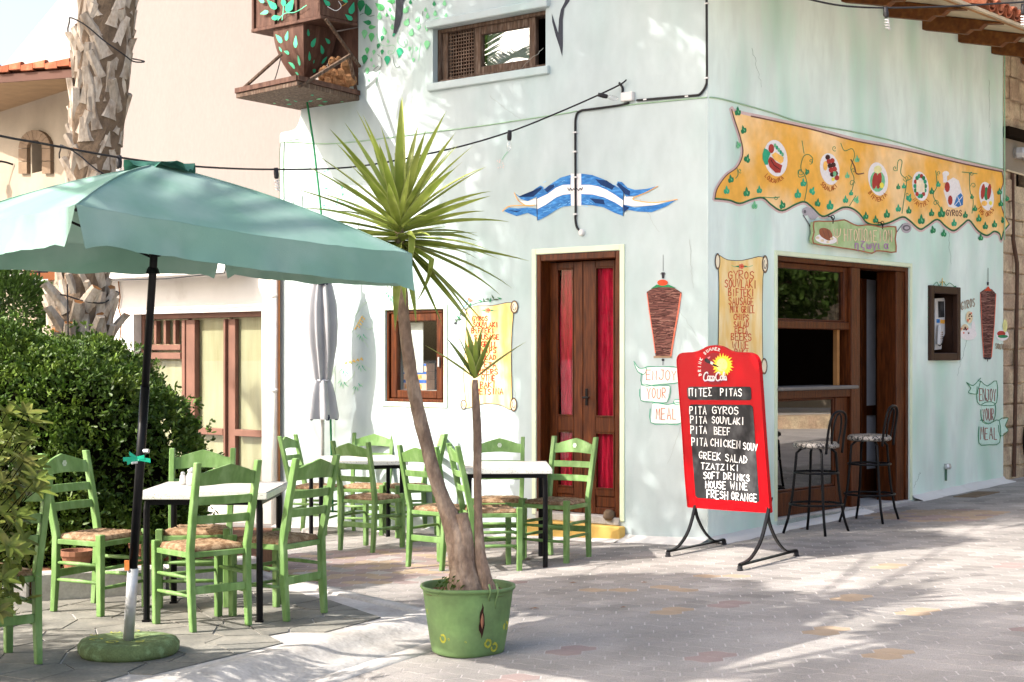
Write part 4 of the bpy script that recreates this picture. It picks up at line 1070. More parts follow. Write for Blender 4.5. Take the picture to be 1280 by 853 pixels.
ol = cr([R5(*p) for p in [(38, 50), (100, 80), (200, 84), (345, 62), (336, 200), (332, 450), (334, 700), (330, 820), (200, 842), (48, 820), (40, 600), (44, 300), (40, 120)]], 3, True)
ln = [("GYROS", 105, 285, 205, 52), ("SOUVLAKI", 82, 300, 262, 52), ("BIFTEKI", 106, 285, 320, 50), ("SAUSAGE", 108, 280, 378, 50), ("MIX GRILL", 118, 285, 430, 44), ("CHIPS", 142, 245, 480, 40), ("SALAD", 142, 246, 528, 40), ("FETA", 150, 240, 572, 38), ("BEERS", 124, 265, 614, 46), ("WINE", 132, 248, 670, 46), ("RAKI", 148, 246, 712, 40)]
scroll(W2, 'painted_scroll', 'parchment scroll mural with red menu list round the corner', ol, [(896.3, 327, 3, 10), (955.6, 330.5, 3.6, 11), (954.5, 458, 3.8, 10), (897, 458, 3, 9)],
    [(s_, R5(a_, 0)[0], R5(b_, 0)[0], R5(0, c_)[1], h_ / 5.33) for s_, a_, b_, c_, h_ in ln], (.95, 0.03), R5(192, 124), P_red).done()
# --- flag ribbon
A = Art('painted_flag', W1, 'blue and white painted flag ribbon with a folded tail at each end')
f_ = lambda pts: cv(625, 205, 5.69, pts)
for pts in ([(503, 148), (450, 150), (400, 170), (340, 215), (265, 250), (268, 322), (330, 290), (400, 240), (450, 220), (505, 215)], [(505, 70), (580, 70), (580, 298), (507, 298)], [(580, 150), (640, 150), (700, 160), (760, 185), (820, 220), (878, 262), (878, 312), (820, 275), (740, 238), (660, 218), (580, 215)],
    [(140, 262), (185, 295), (262, 290), (262, 245), (200, 268)], [(885, 232), (950, 235), (940, 250), (1000, 268), (1100, 278), (1200, 265), (1100, 295), (950, 300), (882, 290)]): A.p(P_white, f_(pts))
for pts in ([(505, 78), (430, 100), (370, 140), (315, 180), (262, 222), (265, 250), (340, 215), (400, 170), (450, 150), (503, 148)], [(505, 215), (450, 222), (400, 240), (330, 290), (268, 322), (270, 405), (330, 375), (400, 330), (450, 305), (507, 298)],
    [(580, 70), (660, 80), (740, 110), (820, 155), (888, 195), (880, 262), (820, 220), (760, 185), (700, 160), (640, 150), (580, 150)], [(580, 215), (660, 218), (740, 238), (820, 275), (878, 312), (880, 372), (820, 350), (740, 310), (660, 295), (580, 292)],
    [(105, 207), (140, 230), (200, 225), (250, 180), (290, 155), (312, 165), (310, 190), (262, 235), (200, 265), (150, 250)], [(30, 335), (70, 312), (130, 318), (200, 310), (262, 318), (268, 380), (200, 350), (120, 372), (60, 350)],
    [(830, 150), (840, 125), (870, 130), (910, 170), (960, 185), (1040, 180), (1120, 160), (1060, 195), (980, 225), (900, 235), (885, 210)], [(880, 290), (960, 310), (1050, 300), (1130, 290), (1260, 255), (1180, 305), (1080, 345), (980, 340), (900, 325), (882, 350)]): A.p(P_blue, f_(pts), .0012)
for pts in ([(320, 185), (350, 155), (385, 145), (390, 165), (340, 205)], [(680, 110), (760, 118), (820, 160), (800, 185), (720, 150)], [(640, 245), (740, 255), (750, 290), (680, 280)], [(835, 150), (845, 132), (885, 165), (930, 195), (925, 228), (890, 215)], [(882, 292), (925, 312), (885, 345)], [(130, 235), (200, 235), (250, 195), (300, 165), (300, 180), (240, 235)], [(60, 330), (120, 335), (160, 330), (120, 345)]): A.p(P_navy, f_(pts), .0024)
A.s(P_orange, cr(f_([(105, 207), (135, 262), (190, 297), (250, 294)]), 4), .9, .003); A.s(P_orange, cr(f_([(20, 338), (60, 305), (120, 297), (215, 296)]), 4), .9, .003)
A.s(P_orange, cr(f_([(1125, 160), (1040, 205), (945, 250), (1040, 272), (1130, 274), (1265, 254)]), 4), .9, .003)
A.s(P_dark, f_([(262, 245), (266, 320), (268, 402)]), .7, .003); A.s(P_dark, f_([(884, 190), (878, 310), (880, 372)]), .6, .003)
A.s(P_dark, cr(f_([(486, 172), (496, 190), (506, 174), (516, 190), (528, 178), (540, 190), (550, 176), (562, 190), (574, 174), (582, 186), (592, 168)]), 3), .9, .004)
for k in range(26):
    x = U(300, 850); y = 90 + abs(x - 560) * .22 + U(-10, 60) if rnd() < .5 else 240 + abs(x - 560) * .25 + U(-10, 50)
    if 500 < x < 585: continue
    A.s(pnt('light_blue_streak', 128, 184, 226), f_([(x, y), (x + U(14, 34), y + (8 if x > 560 else -12))]), .5, .0018)
A.done()
# --- gyros cones
def cone(pl, name, label, outl, ox, oy, sc, strokes):
    A = Art(name, pl, label)
    pts = cv(ox, oy, sc, outl); A.p(P_meat, pts)
    ys = [p[1] for p in pts]; y0, y1 = min(ys), max(ys)
    for k in range(strokes):
        y = y0 + 3 + (y1 - y0 - 5) * rnd()
        xs = []
        for i in range(len(pts)):
            a_, b_ = pts[i], pts[(i + 1) % len(pts)]
            if (a_[1] > y) != (b_[1] > y): xs.append(a_[0] + (b_[0] - a_[0]) * (y - a_[1]) / (b_[1] - a_[1]))
        if len(xs) < 2: continue
        l, r = min(xs), max(xs); c = U(l + 1, r - 1); h_ = U(1.5, 8)
        A.s([P_meatl, P_meatd, P_meat, P_meatd][k % 4], [(max(l, c - h_), y), (c, y + .7), (min(r, c + h_), y + U(-.5, .5))], U(.4, .9), .001)
    return A, pts
A, pts = cone(W1, 'painted_gyros', 'large brown gyros spit mural between the door and corner', [(92, 175), (130, 152), (220, 152), (262, 178), (250, 260), (230, 380), (212, 488), (135, 488), (120, 380), (100, 250)], 785, 320, 3.88, 170)
g5 = lambda pts: cv(785, 320, 3.88, pts)
A.s(P_coral, g5([(258, 185), (246, 270), (226, 380), (210, 484)]), 1.6, .002); A.s(P_coral, g5([(94, 182), (104, 260), (122, 380), (134, 470)]), 1.0, .002)
A.p(P_green, g5([(112, 160), (140, 140), (200, 140), (240, 158), (200, 152), (150, 152)]), .002); A.p(P_red, g5(ellipse(170, 130, 26, 15, 12)), .003)
A.s(P_dark, g5([(172, -5), (172, 75)]), .5); A.p(P_dark, g5([(163, 80), (180, 80), (177, 110), (166, 110)])); A.s(P_dark, g5([(160, 88), (183, 88)]), 1)
A.p(P_greys, g5([(126, 486), (214, 486), (214, 495), (126, 495)]), .002); A.s(P_dark, g5([(171, 497), (171, 530)]), .6); A.p(P_dark, g5(ellipse(171, 505, 7, 6, 8)), .001)
A.done()
def ribbon_text(pl, label, ox, oy, sc, boxes, tails, words, lw, mgr, mlet, fill):
    A = Art('painted_ribbon', pl, label)
    for b in boxes + tails: A.p(fill, cv(ox, oy, sc, b), -.0005)
    for b in boxes + tails: A.s(mgr, cr(cv(ox, oy, sc, b), 3, True), lw)
    for s_, x0, x1, y, h_ in words:
        n = len(s_); adv = (x1 - x0) / n / sc
        A.t(mlet, s_, ox + x0 / sc, oy + y / sc, h_ / sc, adv, .95, sx=adv * .17, jit=.3)
    return A
ribbon_text(W1, 'teal outlined ribbon mural wishing a good meal, left of the corner', 785, 320, 3.88, [[(78, 545), (150, 538), (250, 545), (250, 612), (160, 622), (70, 628)], [(66, 625), (130, 632), (205, 632), (190, 710), (120, 708), (64, 700)], [(120, 715), (190, 722), (262, 715), (258, 810), (190, 815), (112, 808)]],
    [[(30, 512), (55, 545), (92, 545), (78, 575), (48, 560)], [(225, 700), (262, 698), (262, 715), (228, 720)]], [("ENJOY", 90, 245, 602, 46), ("YOUR", 94, 192, 692, 50), ("MEAL", 138, 245, 795, 54)], .8, P_teal, pnt('rust_letter_paint', 200, 122, 92), pnt('pale_ribbon_fill', 222, 232, 226, .03)).done()
A, pts = cone(W2, 'painted_gyros', 'slim gyros spit mural near the far end of the shaded wall', [(255, 122), (275, 108), (305, 108), (322, 127), (318, 200), (312, 300), (302, 402), (270, 402), (262, 300), (257, 200)], 1150, 330, 3.415, 110)
g6 = lambda pts: cv(1150, 330, 3.415, pts)
A.s(P_coral, g6([(322, 130), (315, 260), (303, 398)]), .9, .002); A.s(P_coral, g6([(256, 130), (262, 260), (270, 398)]), .7, .002)
A.p(P_red, g6([(272, 115), (289, 95), (304, 115)]), .002); A.s(P_dark, g6([(289, 18), (289, 78)]), .5); A.p(P_dark, g6([(284, 78), (293, 78), (292, 92), (285, 92)])); A.p(P_dark, g6([(268, 400), (304, 400), (298, 408), (274, 408)]), .002); A.s(P_dark, g6([(287, 406), (287, 416)]), .8)
A.t(P_greys, "GYROS", *g6([(174, 198)])[0], 36 / 3.415, 3.6, .8, jit=.3, sx=.6, slope=-.3)
A.t(P_greys, "SOUVLAKI", *g6([(320, 362)])[0], 22 / 3.415, 2.5, .7, jit=.2, sx=.42, slope=.12)
for c_, r_, m_ in (((205, 300), (36, 26), P_white), ((208, 228), (15, 26), P_tan), ((190, 285), (19, 28), P_tan), ((226, 275), (9, 30), P_white), ((350, 305), (28, 24), P_white), ((345, 298), (18, 12), P_redp), ((361, 265), (10, 28), pnt('ouzo_paint', 226, 222, 150)), ((352, 310), (22, 7), P_green)):
    A.p(m_, g6(ellipse(c_[0], c_[1], r_[0], r_[1], 14)), .0005 + .0003 * (c_[0] % 7))
for k in range(16):
    x_, y_ = (U(196, 220), U(208, 250)) if k % 2 else (U(175, 205), U(262, 305))
    A.p(P_meat if k % 3 else P_coral, g6(ellipse(x_, y_, 4, 4, 6)), .0035)
A.done()
A = ribbon_text(W2, 'green outlined ribbon mural wishing a good meal, under the slim spit', 1150, 330, 3.415, [[(248, 500), (285, 522), (325, 500), (325, 592), (285, 605), (243, 590)], [(262, 600), (318, 596), (312, 672), (266, 676)], [(255, 668), (290, 684), (336, 668), (338, 762), (290, 772), (250, 765)]],
    [[(258, 488), (225, 520), (196, 505), (215, 530), (205, 550), (240, 556), (245, 540)], [(336, 668), (374, 658), (362, 690), (374, 712), (340, 735)]], [("ENJOY", 252, 326, 585, 50), ("YOUR", 266, 316, 668, 50), ("MEAL", 256, 334, 748, 52)], .8, P_green, pnt('maroon_letter_paint', 150, 92, 86), pnt('pale_ribbon_fill_g', 196, 226, 212, .03))
A.done()
# --- ivy cloud top left, tendrils, plants
A = Art('painted_ivy', W1, 'cloud of painted ivy leaves left of the upper window')
V7 = lambda x, y: (440 + x / 7.76, y / 7.76)
for x, y, s_, a_, k in ((155, 95, 60, .3, 0), (270, 65, 52, .9, 1), (370, 92, 22, 0, 1), (338, 145, 20, 0, 1), (270, 155, 38, 0, 2), (395, 170, 34, .5, 2), (150, 220, 40, 1.4, 0), (200, 265, 36, -1.5, 1), (125, 335, 46, 3.1, 2), (192, 365, 46, 3.1, 1), (315, 300, 42, .2, 2), (295, 375, 30, 2.9, 0), (258, 450, 28, 2.9, 0), (296, 508, 26, 3, 0), (352, 400, 20, 0, 2), (345, 590, 48, 3.1, 3),
    (465, 515, 52, 3.0, 3), (150, 495, 34, 3.1, 1), (125, 580, 48, 3.0, 0), (150, 690, 34, 3.0, 2), (530, 95, 42, -.6, 2), (535, 215, 42, -.4, 2), (580, 315, 40, -.2, 2), (640, 190, 34, -.4, 2), (650, 270, 28, 3, 2), (730, 275, 34, 3.1, 2), (735, 155, 30, 0, 2), (715, 95, 22, 0, 2), (810, 130, 30, 0, 2), (800, 35, 26, 0, 0), (900, 30, 30, 0, 2), (915, 150, 24, 0, 2), (825, 198, 40, 1.5, 2), (730, 440, 46, 3.1, 2), (598, 585, 22, 3, 2), (625, 478, 22, 3, 2), (560, 475, 22, 3, 2), (380, 15, 40, 1.5, 1), (570, 20, 24, 0, 0), (395, 262, 30, 0, 2), (215, 510, 26, 3, 2), (90, 60, 60, 3, 0), (165, 780, 16, 0, 2), (190, 580, 20, 0, 2), (215, 640, 16, 0, 2)):
    x, y = V7(x, y); A.leaf([P_green, pnt('mid_leaf_paint', 84, 168, 104), P_lgreen, P_teal][k], x, y, s_ / 7.76 * 1.05, a_, .62)
for v in ([(250, 530), (290, 570), (285, 650), (240, 695), (215, 680), (260, 640)], [(240, 330), (270, 420), (330, 450), (400, 440), (425, 470), (400, 520), (355, 525), (360, 495), (400, 500)], [(400, 540), (410, 620), (440, 660), (470, 640)], [(445, 360), (450, 420), (500, 460), (535, 430), (530, 380), (510, 400), (520, 440)], [(270, 700), (240, 790), (235, 830)], [(590, 440), (590, 500), (575, 560)], [(670, 420), (655, 500), (650, 590)], [(80, 150), (120, 130), (170, 160), (220, 150)], [(690, 110), (685, 160)]):
    A.s(P_lgreen if len(v) % 2 else P_dgreen, cr([V7(*p) for p in v], 5), .55, .0008)
A.p(P_char, [V7(*p) for p in [(430, -10), (430, 60), (422, 180), (402, 345), (430, 330), (470, 240), (495, 130), (498, 40), (520, -10)]], .003)
A.p(P_teal, [V7(*p) for p in [(402, 325), (428, 330), (405, 362), (396, 350)]], .0035)
A.done()
A = Art('painted_swallow_tail', W1, 'charcoal forked swallow tail painted right of the upper window')
s4 = lambda pts: cv(520, 0, 4, pts)
A.p(P_char, s4([(765, -10), (770, 5), (742, 45), (735, 100), (735, 230), (732, 282), (715, 225), (700, 180), (682, 110), (680, 68), (712, 165), (716, 95), (725, 50), (745, 10), (750, -10)]))
A.done()
A = Art('painted_plants', W1, 'faint painted stalks with yellow ears left of the small window')
c4 = lambda pts: cv(320, 350, 3.556, pts)
for v in ([(340, 420), (370, 330), (380, 250), (440, 160), (490, 100), (560, 90), (620, 85)], [(355, 355), (400, 270), (430, 225)], [(440, 180), (500, 220), (530, 200)], [(440, 235), (480, 270), (500, 300)], [(420, 370), (460, 370), (510, 400)], [(430, 510), (450, 480), (480, 460)], [(350, 700), (352, 400)], [(370, 480), (430, 430), (440, 405)]):
    A.s(pnt('sage_stalk_paint', 172, 196, 170, .05), cr(c4(v), 5), .7, .0005)
for cx_, cy_, a_ in ((475, 250, 0), (470, 380, .3), (455, 480, -.4), (400, 400, .5), (390, 455, .2), (600, 60, .6), (620, 90, -.2)):
    for k in range(5): A.leaf(P_teal if k % 2 else P_lgreen, *c4([(cx_ + 9 * k - 20, cy_ + 8 * (k % 3) + a_ * 10 * k)])[0], 3.2, 2.4 + .4 * k, .16)
for x0, y0, x1, y1 in ((450, 215, 478, 165), (408, 368, 475, 350)):
    for k in range(9):
        t = k / 8; A.leaf(P_yell, *c4([(x0 + (x1 - x0) * t + (6 if k % 2 else -6), y0 + (y1 - y0) * t)])[0], 2.4, .6 if k % 2 else -.6, .4)
A.done(); A = Art('painted_berries', W1, 'tiny pinkish berry sprig painted above the yucca leaf tips')
for k in range(10): A.p(pnt('pinkish_berry_paint', 206, 186, 180, .05), ellipse(626 + U(-4, 4), 205 + U(-6, 6), .9, .9, 6), .0004 * (k % 3))
A.s(P_lgreen, cr([(628, 200), (631, 195), (635, 190)], 3), .7)
A.done(); A = Art('painted_tendrils', W1, 'faint painted tendrils behind the yucca crown')
for v in ([(350, 300), (350, 190), (356, 178), (375, 174)], [(366, 250), (372, 275), (378, 282)], [(378, 245), (378, 270)]): A.s(P_dgreen, cr(v, 4), .6, .0003)
for k in range(12): A.leaf(P_teal, 415 + U(-12, 14), 236 + U(-26, 34), 2.6, U(0, 3), .25)
A.done()
A = Art('painted_garland', W2, 'little painted leaf garland over the niche')
p6 = lambda pts: cv(1150, 330, 3.415, pts)
A.s(P_green, cr(p6([(52, 95), (70, 78), (80, 95), (95, 75), (110, 92), (125, 82), (148, 100)]), 4), .7)
A.s(P_yell, p6([(93, 62), (93, 96)]), .9); A.s(P_yell, p6([(82, 78), (104, 78)]), .9, .0015)
for k in range(9): A.leaf(P_green, *p6([(37 + 5 * (k % 2), 105 + k * 20)])[0], 2.8, U(0, 3), .4)
for k in range(3): A.leaf(P_green, *p6([(146 + 3 * k, 98 + 6 * k)])[0], 2.2, U(0, 3), .4)
A.done()

# --- hairline cracks and drip stains in the old plaster
random.seed(77)
for pl_, nm, mm, spots in ((W1, 'plaster_crack', pnt('crack_grey', 150, 156, 150, .1), ((612, 120, 40, 30), (680, 60, -30, 26), (862, 300, 4, 60), (800, 250, 24, 40), (640, 470, 6, 36), (855, 520, -20, 60), (830, 360, 40, 60), (600, 300, -24, 18))),
                       (W2, 'plaster_crack', pnt('crack_green_grey', 128, 152, 138, .1), ((1236, 100, 1, 60), (1186, 290, 2, 40), (940, 60, 12, 50), (1210, 420, -14, 50), (903, 470, 3, 90), (1150, 590, -8, 20)))):
    A = Art(nm, pl_, 'hairline cracks in the plaster'); A.off = .0012
    for x, y, dx, dy in spots:
        n_ = 12; A.s(mm, [(x + dx * i / n_ + U(-1.2, 1.2), y + dy * i / n_ + U(-.8, .8)) for i in range(n_ + 1)], .45, 0, .2)
    o_ = A.done(); o_['kind'] = 'stuff'
# ---------------------------------------------------------------- chairs and tables
def post_loft(mb, secs, w, d):
    P = []
    for x, y, z, k in secs:
        P.append([(x + sx * w * k / 2, y + sy * d * k / 2, z) for sx, sy in ((-1, -1), (1, -1), (1, 1), (-1, 1))])
    n0 = len(mb.v)
    for r in P: mb.v += r
    for i in range(len(P) - 1):
        for k in range(4):
            a = n0 + i * 4 + k; b = n0 + i * 4 + (k + 1) % 4
            mb.f.append((a, b, b + 4, a + 4)); mb.m.append(0)
    mb.f.append((n0 + 3, n0 + 2, n0 + 1, n0)); mb.m.append(0)
    e = n0 + 4 * (len(P) - 1); mb.f.append((e, e + 1, e + 2, e + 3)); mb.m.append(0)
def back_y(z): return -.180 - .105 * max(0, (z - .42) / .5) ** 1.15
def make_chair(emblem):
    t = empty('taverna_chair')
    for s in (-1, 1):
        mb = MB(); post_loft(mb, [(s * .172, -.205, 0, .85), (s * .174, -.188, .22, 1), (s * .176, -.180, .44, 1), (s * .182, back_y(.65), .65, .98), (s * .188, back_y(.92), .925, .9)], .036, .043)
        mb.build('leg', M_green, t, bevel=.004, local=True)
        mb = MB(); post_loft(mb, [(s * .196, .172, 0, .88), (s * .198, .172, .47, 1)], .042, .042)
        mb.build('leg', M_green, t, bevel=.004, local=True)
        for z in (.19, .29):
            mb = MB(); mb.tube([(s * .176, -.185, z), (s * .188, 0, z + .002), (s * .197, .172, z)], [.009, .0125, .009], 8)
            mb.build('stretcher', M_green, t, local=True, smooth=True)
    for z in (.16, .27):
        mb = MB(); mb.tube([(-.196, .172, z), (0, .172, z), (.196, .172, z)], [.009, .0125, .009], 8)
        mb.build('stretcher', M_green, t, local=True, smooth=True)
    mb = MB(); mb.box(-.16, .16, -.196, -.182, .20, .245)
    mb.build('back_stretcher', M_green, t, bevel=.003, local=True)
    mb = MB()
    mb.bar((-.176, -.178, .415), (.176, -.178, .415), .022, .03); mb.bar((-.185, .172, .415), (.185, .172, .415), .022, .03)
    for s in (-1, 1): mb.bar((s * .178, -.165, .414), (s * .195, .155, .414), .022, .03)
    mb.build('seat_frame', M_green, t, bevel=.003, local=True)
    n = 28; mb = MB(); P = []
    for i in range(n + 1):
        row = []
        for j in range(n + 1):
            u_, v_ = j / n * 2 - 1, i / n * 2 - 1
            r = max(abs(u_), abs(v_))
            wx = .165 + .022 * (v_ + 1) / 2
            z = .452 + .016 * (1 - r ** 4) - .014 * (1 - min(1, r * 1.3)) + .0035 * math.cos(r * math.pi * 11)
            if r > .99: z = .437
            row.append((u_ * wx * (1.02 if r > .99 else 1), v_ * .168 - .003, z + U(-.0012, .0012)))
        P.append(row)
    mb.grid(P)
    bt = [[(x * .97, y * .97, .422) for x, y, z in P[k]] for k in (0, n)]
    ring = [P[0][j] for j in range(n + 1)] + [P[i][n] for i in range(1, n + 1)] + [P[n][j] for j in range(n - 1, -1, -1)] + [P[i][0] for i in range(n - 1, 0, -1)]
    low = [(x * .985, y * .985, .415) for x, y, z in ring]
    mb.grid([ring, low], closed=True); mb.poly(low)
    mb.build('seat', M_rush, t, local=True, smooth=True)
    for z0, z1 in ((.585, .632), (.690, .737)):
        mb = MB(); P = []
        for i in range(9):
            x = -.172 + .344 * i / 8; bow = -.022 * (1 - (x / .172) ** 2)
            P.append([(x, back_y(z0) + bow - .008, z0), (x, back_y(z0) + bow + .008, z0), (x, back_y(z1) + bow + .008, z1), (x, back_y(z1) + bow - .008, z1)])
        mb.grid(P, closed=True); mb.poly(P[0][::-1]); mb.poly(P[-1])
        mb.build('back_slat', M_green, t, bevel=.002, local=True)
    mb = MB(); P = []
    for i in range(13):
        x = -.174 + .348 * i / 12; bow = -.024 * (1 - (x / .174) ** 2); a = abs(x / .174)
        z0 = .800 + .004 * math.cos(a * 3); z1 = .868 + .036 * max(0, 1 - a * 1.2) ** .8 + .01 * (1 - a)
        P.append([(x, back_y(z0) + bow - .009, z0), (x, back_y(z0) + bow + .009, z0), (x, back_y(z1) + bow + .009, z1), (x, back_y(z1) + bow - .009, z1)])
    mb.grid(P, closed=True); mb.poly(P[0][::-1]); mb.poly(P[-1])
    tr = mb.build('top_rail', M_green, t, bevel=.002, local=True)
    if emblem:
        mb = MB(); y_ = back_y(.855) - .024 + .0125
        for k in range(6):
            th = k * math.pi / 3
            mb.poly([(.010 * math.cos(th) + .009 * math.cos(q), y_ + .0004 * k, .857 + .011 * math.sin(th) + .009 * math.sin(q)) for q in [math.pi * 2 * i / 8 for i in range(8)]])
        mb.build('rosette', pnt('pale_rosette_paint', 190, 205, 180), tr, local=True, fix=False)
    return t
proto = [make_chair(False), make_chair(True)]
used = [False, False]
def chair(x, y, z, head, emb, label, group, sc=1.0, lean=0.0):
    o = copy_tree(proto[emb]) if used[emb] else proto[emb]
    used[emb] = True
    o.location = (x, y, z); o.rotation_euler = (0, lean, math.radians(head - 90)); o.scale = (sc, sc, sc)
    mark(o, label, 'chair', group)
GA = 'green rush-seated chairs round the table under the green umbrella'
GB = 'green rush-seated chairs round the far table by the folded umbrella'
GC = 'green rush-seated chairs round the table near the brown door'
k_ = .987
chair(-1.73, 8.86, 0, 130, 0, 'green chair nearest the camera, its back to us, in front of the jar table', GA)
chair(-2.43, 9.36, 0, -27, 1, 'green chair with a flower on its top rail, left of the umbrella pole', GA)
chair(-1.91, 9.60, 0, -86, 0, 'green chair behind the jar table, in front of the hedge end', GA)
chair(-1.36, 9.20, 0, 149, 0, 'green chair at the right side of the jar table, back to the camera', GA)
chair(-2.57, 7.74, 0, 133, 0, 'green chair cut by the left edge of the frame, behind the olive shrub', GA)
gz_ = ground_z
def ch(x, y, h, e, l, g): chair(x, y, gz_(x, y) + .002, h, e, l, g)
ch(-1.19, 13.42, 57, 0, 'green chair with its back to us, in front of the far table', GB)
ch(-1.86, 15.0, -15, 0, 'far left green chair just right of the white drainpipe', GB)
ch(-1.36, 14.72, -100, 0, 'sunlit green chair against the mint wall, below the painted stalks', GB)
ch(-.93, 14.42, 200, 0, 'green chair on the right of the far table, half hidden by the yucca trunk', GB)
ch(.336, 12.1, -123, 1, 'green chair with a flower rosette in front of the brown door', GC)
ch(-.10, 12.50, -90, 1, 'green chair with a flower rosette against the wall under the parchment scroll', GC)
ch(-.155, 11.70, 12, 0, 'green chair directly behind the thin second yucca stem', GC)
ch(-.52, 12.02, 50, 0, 'green chair directly behind the thick leaning yucca trunk', GC)
def table(cx, cy, z0, w_, d_, rz, h, label):
    t = empty('taverna_table', (cx, cy, z0), label, 'table', 'square speckled tables with black legs', rz)
    mb = MB(); mb.box(-w_ / 2 + .004, w_ / 2 - .004, -d_ / 2 + .004, d_ / 2 - .004, h - .006, h)
    top = mb.build('table_top', M_table, t, local=True, bevel=.003)
    mb = MB(); mb.box(-w_ / 2, w_ / 2, -d_ / 2, d_ / 2, h - .042, h - .0065)
    mb.build('table_edge', M_tabedge, top, local=True, bevel=.005, seg=2)
    for sx in (-1, 1):
        for sy in (-1, 1):
            X_, Y_ = sx * (w_ / 2 - .05), sy * (d_ / 2 - .05)
            mb = MB(); mb.tube([(X_, Y_, 0), (X_, Y_, h - .10), (X_ * .985, Y_ * .985, h - .06), (X_ * .95, Y_ * .95, h - .044)], .019, 10)
            mb.box(X_ - .022, X_ + .022, Y_ - .022, Y_ + .022, 0, .012)
            mb.build('leg', M_black, t, local=True, smooth=False)
    mb = MB(); q = .05
    for s in (-1, 1):
        mb.box(-w_ / 2 + q, w_ / 2 - q, s * (d_ / 2 - q) - .01, s * (d_ / 2 - q) + .01, h - .075, h - .0425)
        mb.box(s * (w_ / 2 - q) - .01, s * (w_ / 2 - q) + .01, -d_ / 2 + q + .012, d_ / 2 - q - .012, h - .075, h - .0435)
    mb.build('frame', M_black, t, local=True)
    return t
table(-1.735, 9.26, 0, .74, .76, -.02, .735, 'speckled square table with a jar on it under the green umbrella')
table(-1.38, 13.98, gz_(-1.38, 13.98), .80, .78, .25, .75, 'white-lit table at the back by the folded grey umbrella')
table(-.045, 12.0, gz_(-.04, 12.0), .66, .80, .03, .75, 'whitewashed table near the brown door behind the yucca stems')
c = at(240, 600, 9.35); c.z = .737
t = empty('condiment_jar', c, 'glass jar with metal lid standing on the table under the green umbrella', 'jar')
mb = MB(); mb.lathe([(.026, 0), (.032, .008), (.033, .05), (.027, .068), (.024, .074)], (0, 0, 0), 14); mb.build('jar_body', M_plastic, t, local=True, smooth=True)
mb = MB(); mb.lathe([(.026, .075), (.027, .09), (.012, .098), (.006, .105)], (0, 0, 0), 14); mb.build('lid', M_steel, t, local=True, smooth=True)
t = empty('salt_shaker', c + Vector((-.06, .03, 0)), 'small pale shaker beside the glass jar on the umbrella table', 'shaker')
mb = MB(); mb.lathe([(.018, 0), (.02, .01), (.017, .05), (.012, .06)], (0, 0, 0), 12); mb.build('body', M_white, t, local=True, smooth=True)
mb = MB(); mb.lathe([(.013, .06), (.013, .07), (.006, .077)], (0, 0, 0), 12); mb.build('cap', M_steel, t, local=True, smooth=True)
# crumpled white paper on the patio
mb = MB(); P = []
for i in range(7):
    P.append([(i * .055, j * .03, U(0, .045) * (0 < i < 6)) for j in range(5)])
mb.grid([[tuple(gpx(28, 686, 0) + Vector(q) + Vector((0, 0, .003))) for q in r] for r in P])
mark(mb.build('paper_sheet', M_white, None), 'crumpled white paper on the ground behind the leftmost chair', 'paper')

# ---------------------------------------------------------------- green market umbrella
from mathutils import noise as mnoise
um = empty('market_umbrella', (-1.93, 7.97, 0), 'large green square umbrella open over the front table', 'umbrella')
AP = Vector((-1.70, 7.65, 2.425))
CR = [Vector((-.48, 7.58, 1.985)), Vector((-1.63, 8.87, 2.11)), Vector((-2.92, 7.72, 2.10)), Vector((-1.77, 6.43, 2.112))]
mb = MB(); hems = []
for i in range(4):
    A_, B_ = CR[i], CR[(i + 1) % 4]; P = []
    for s in range(19):
        S = s / 18; row = []
        for q in range(33):
            T = q / 32; p = AP + (A_ * (1 - T) + B_ * T - AP) * S
            p.z += .035 * math.sin(math.pi * S) - .016 * math.sin(math.pi * T) * S ** 1.5 + (.007 * mnoise.noise(Vector((T * 9 + i * 7, S * 3, 1))) + .004 * mnoise.noise(Vector((T * 26 + i * 5, S * 2, 4)))) * S
            row.append(p)
        P.append(row)
    mb.grid(P); hems.append(P[-1])
mb.build('canopy', M_canopy, um, smooth=True)
for i in range(4):
    P = []; hem = hems[i]
    for v in range(7):
        V = v / 6; row = []
        for q in range(33):
            T = q / 32; p = Vector(hem[q])
            Dn = (CR[(i + 1) % 4] - CR[i]); out = Vector((Dn.y, -Dn.x, 0)).normalized()
            if (p - AP).dot(out) < 0: out = -out
            end = min(T, 1 - T)
            p = p + out * (.004 + .008 * V * math.sin(T * 39 + i * 2) * min(1, end * 12) + .006 * V * math.sin(T * 93 + i) + .02 * V * V + (.012 * V * math.exp(-end * 25)))
            p.z -= .152 * V * (1 + .06 * mnoise.noise(Vector((T * 7, i * 3, 2))))
            p = p + out * (.022 * V * mnoise.noise(Vector((T * 16 + i * 9, V * .8, 5))) + .010 * V * mnoise.noise(Vector((T * 42 + i * 9, V * 1.2, 8))))
            p.z += (0 if end > .06 else -.025 * V * (1 - end / .06))
            Dn.normalize()
            p += Dn * ((.022 if T < .5 else -.022) * V * math.exp(-end * 20))
            row.append(p)
        P.append(row)
    mb = MB(); mb.grid(P); mb.build('valance', M_canopy, um, smooth=True)
mb = MB(); P = []
for r in range(6):
    R = .0 + r / 5 * .165; row = []
    for k in range(48):
        th = k / 48 * 2 * math.pi; sq = 1 / max(abs(math.cos(th)), abs(math.sin(th))) ** .55
        row.append(AP + Vector((R * sq * math.cos(th), R * sq * math.sin(th), .014 - .035 * (r / 5) ** 1.4 + .020 * (r / 5) ** 2 * math.sin(th * 5 + .6) + .010 * (r / 5) ** 3 * math.sin(th * 13))))
    P.append(row)
mb.grid(P, closed=True); mb.build('vent_cap', M_canopy_d, um, smooth=True)
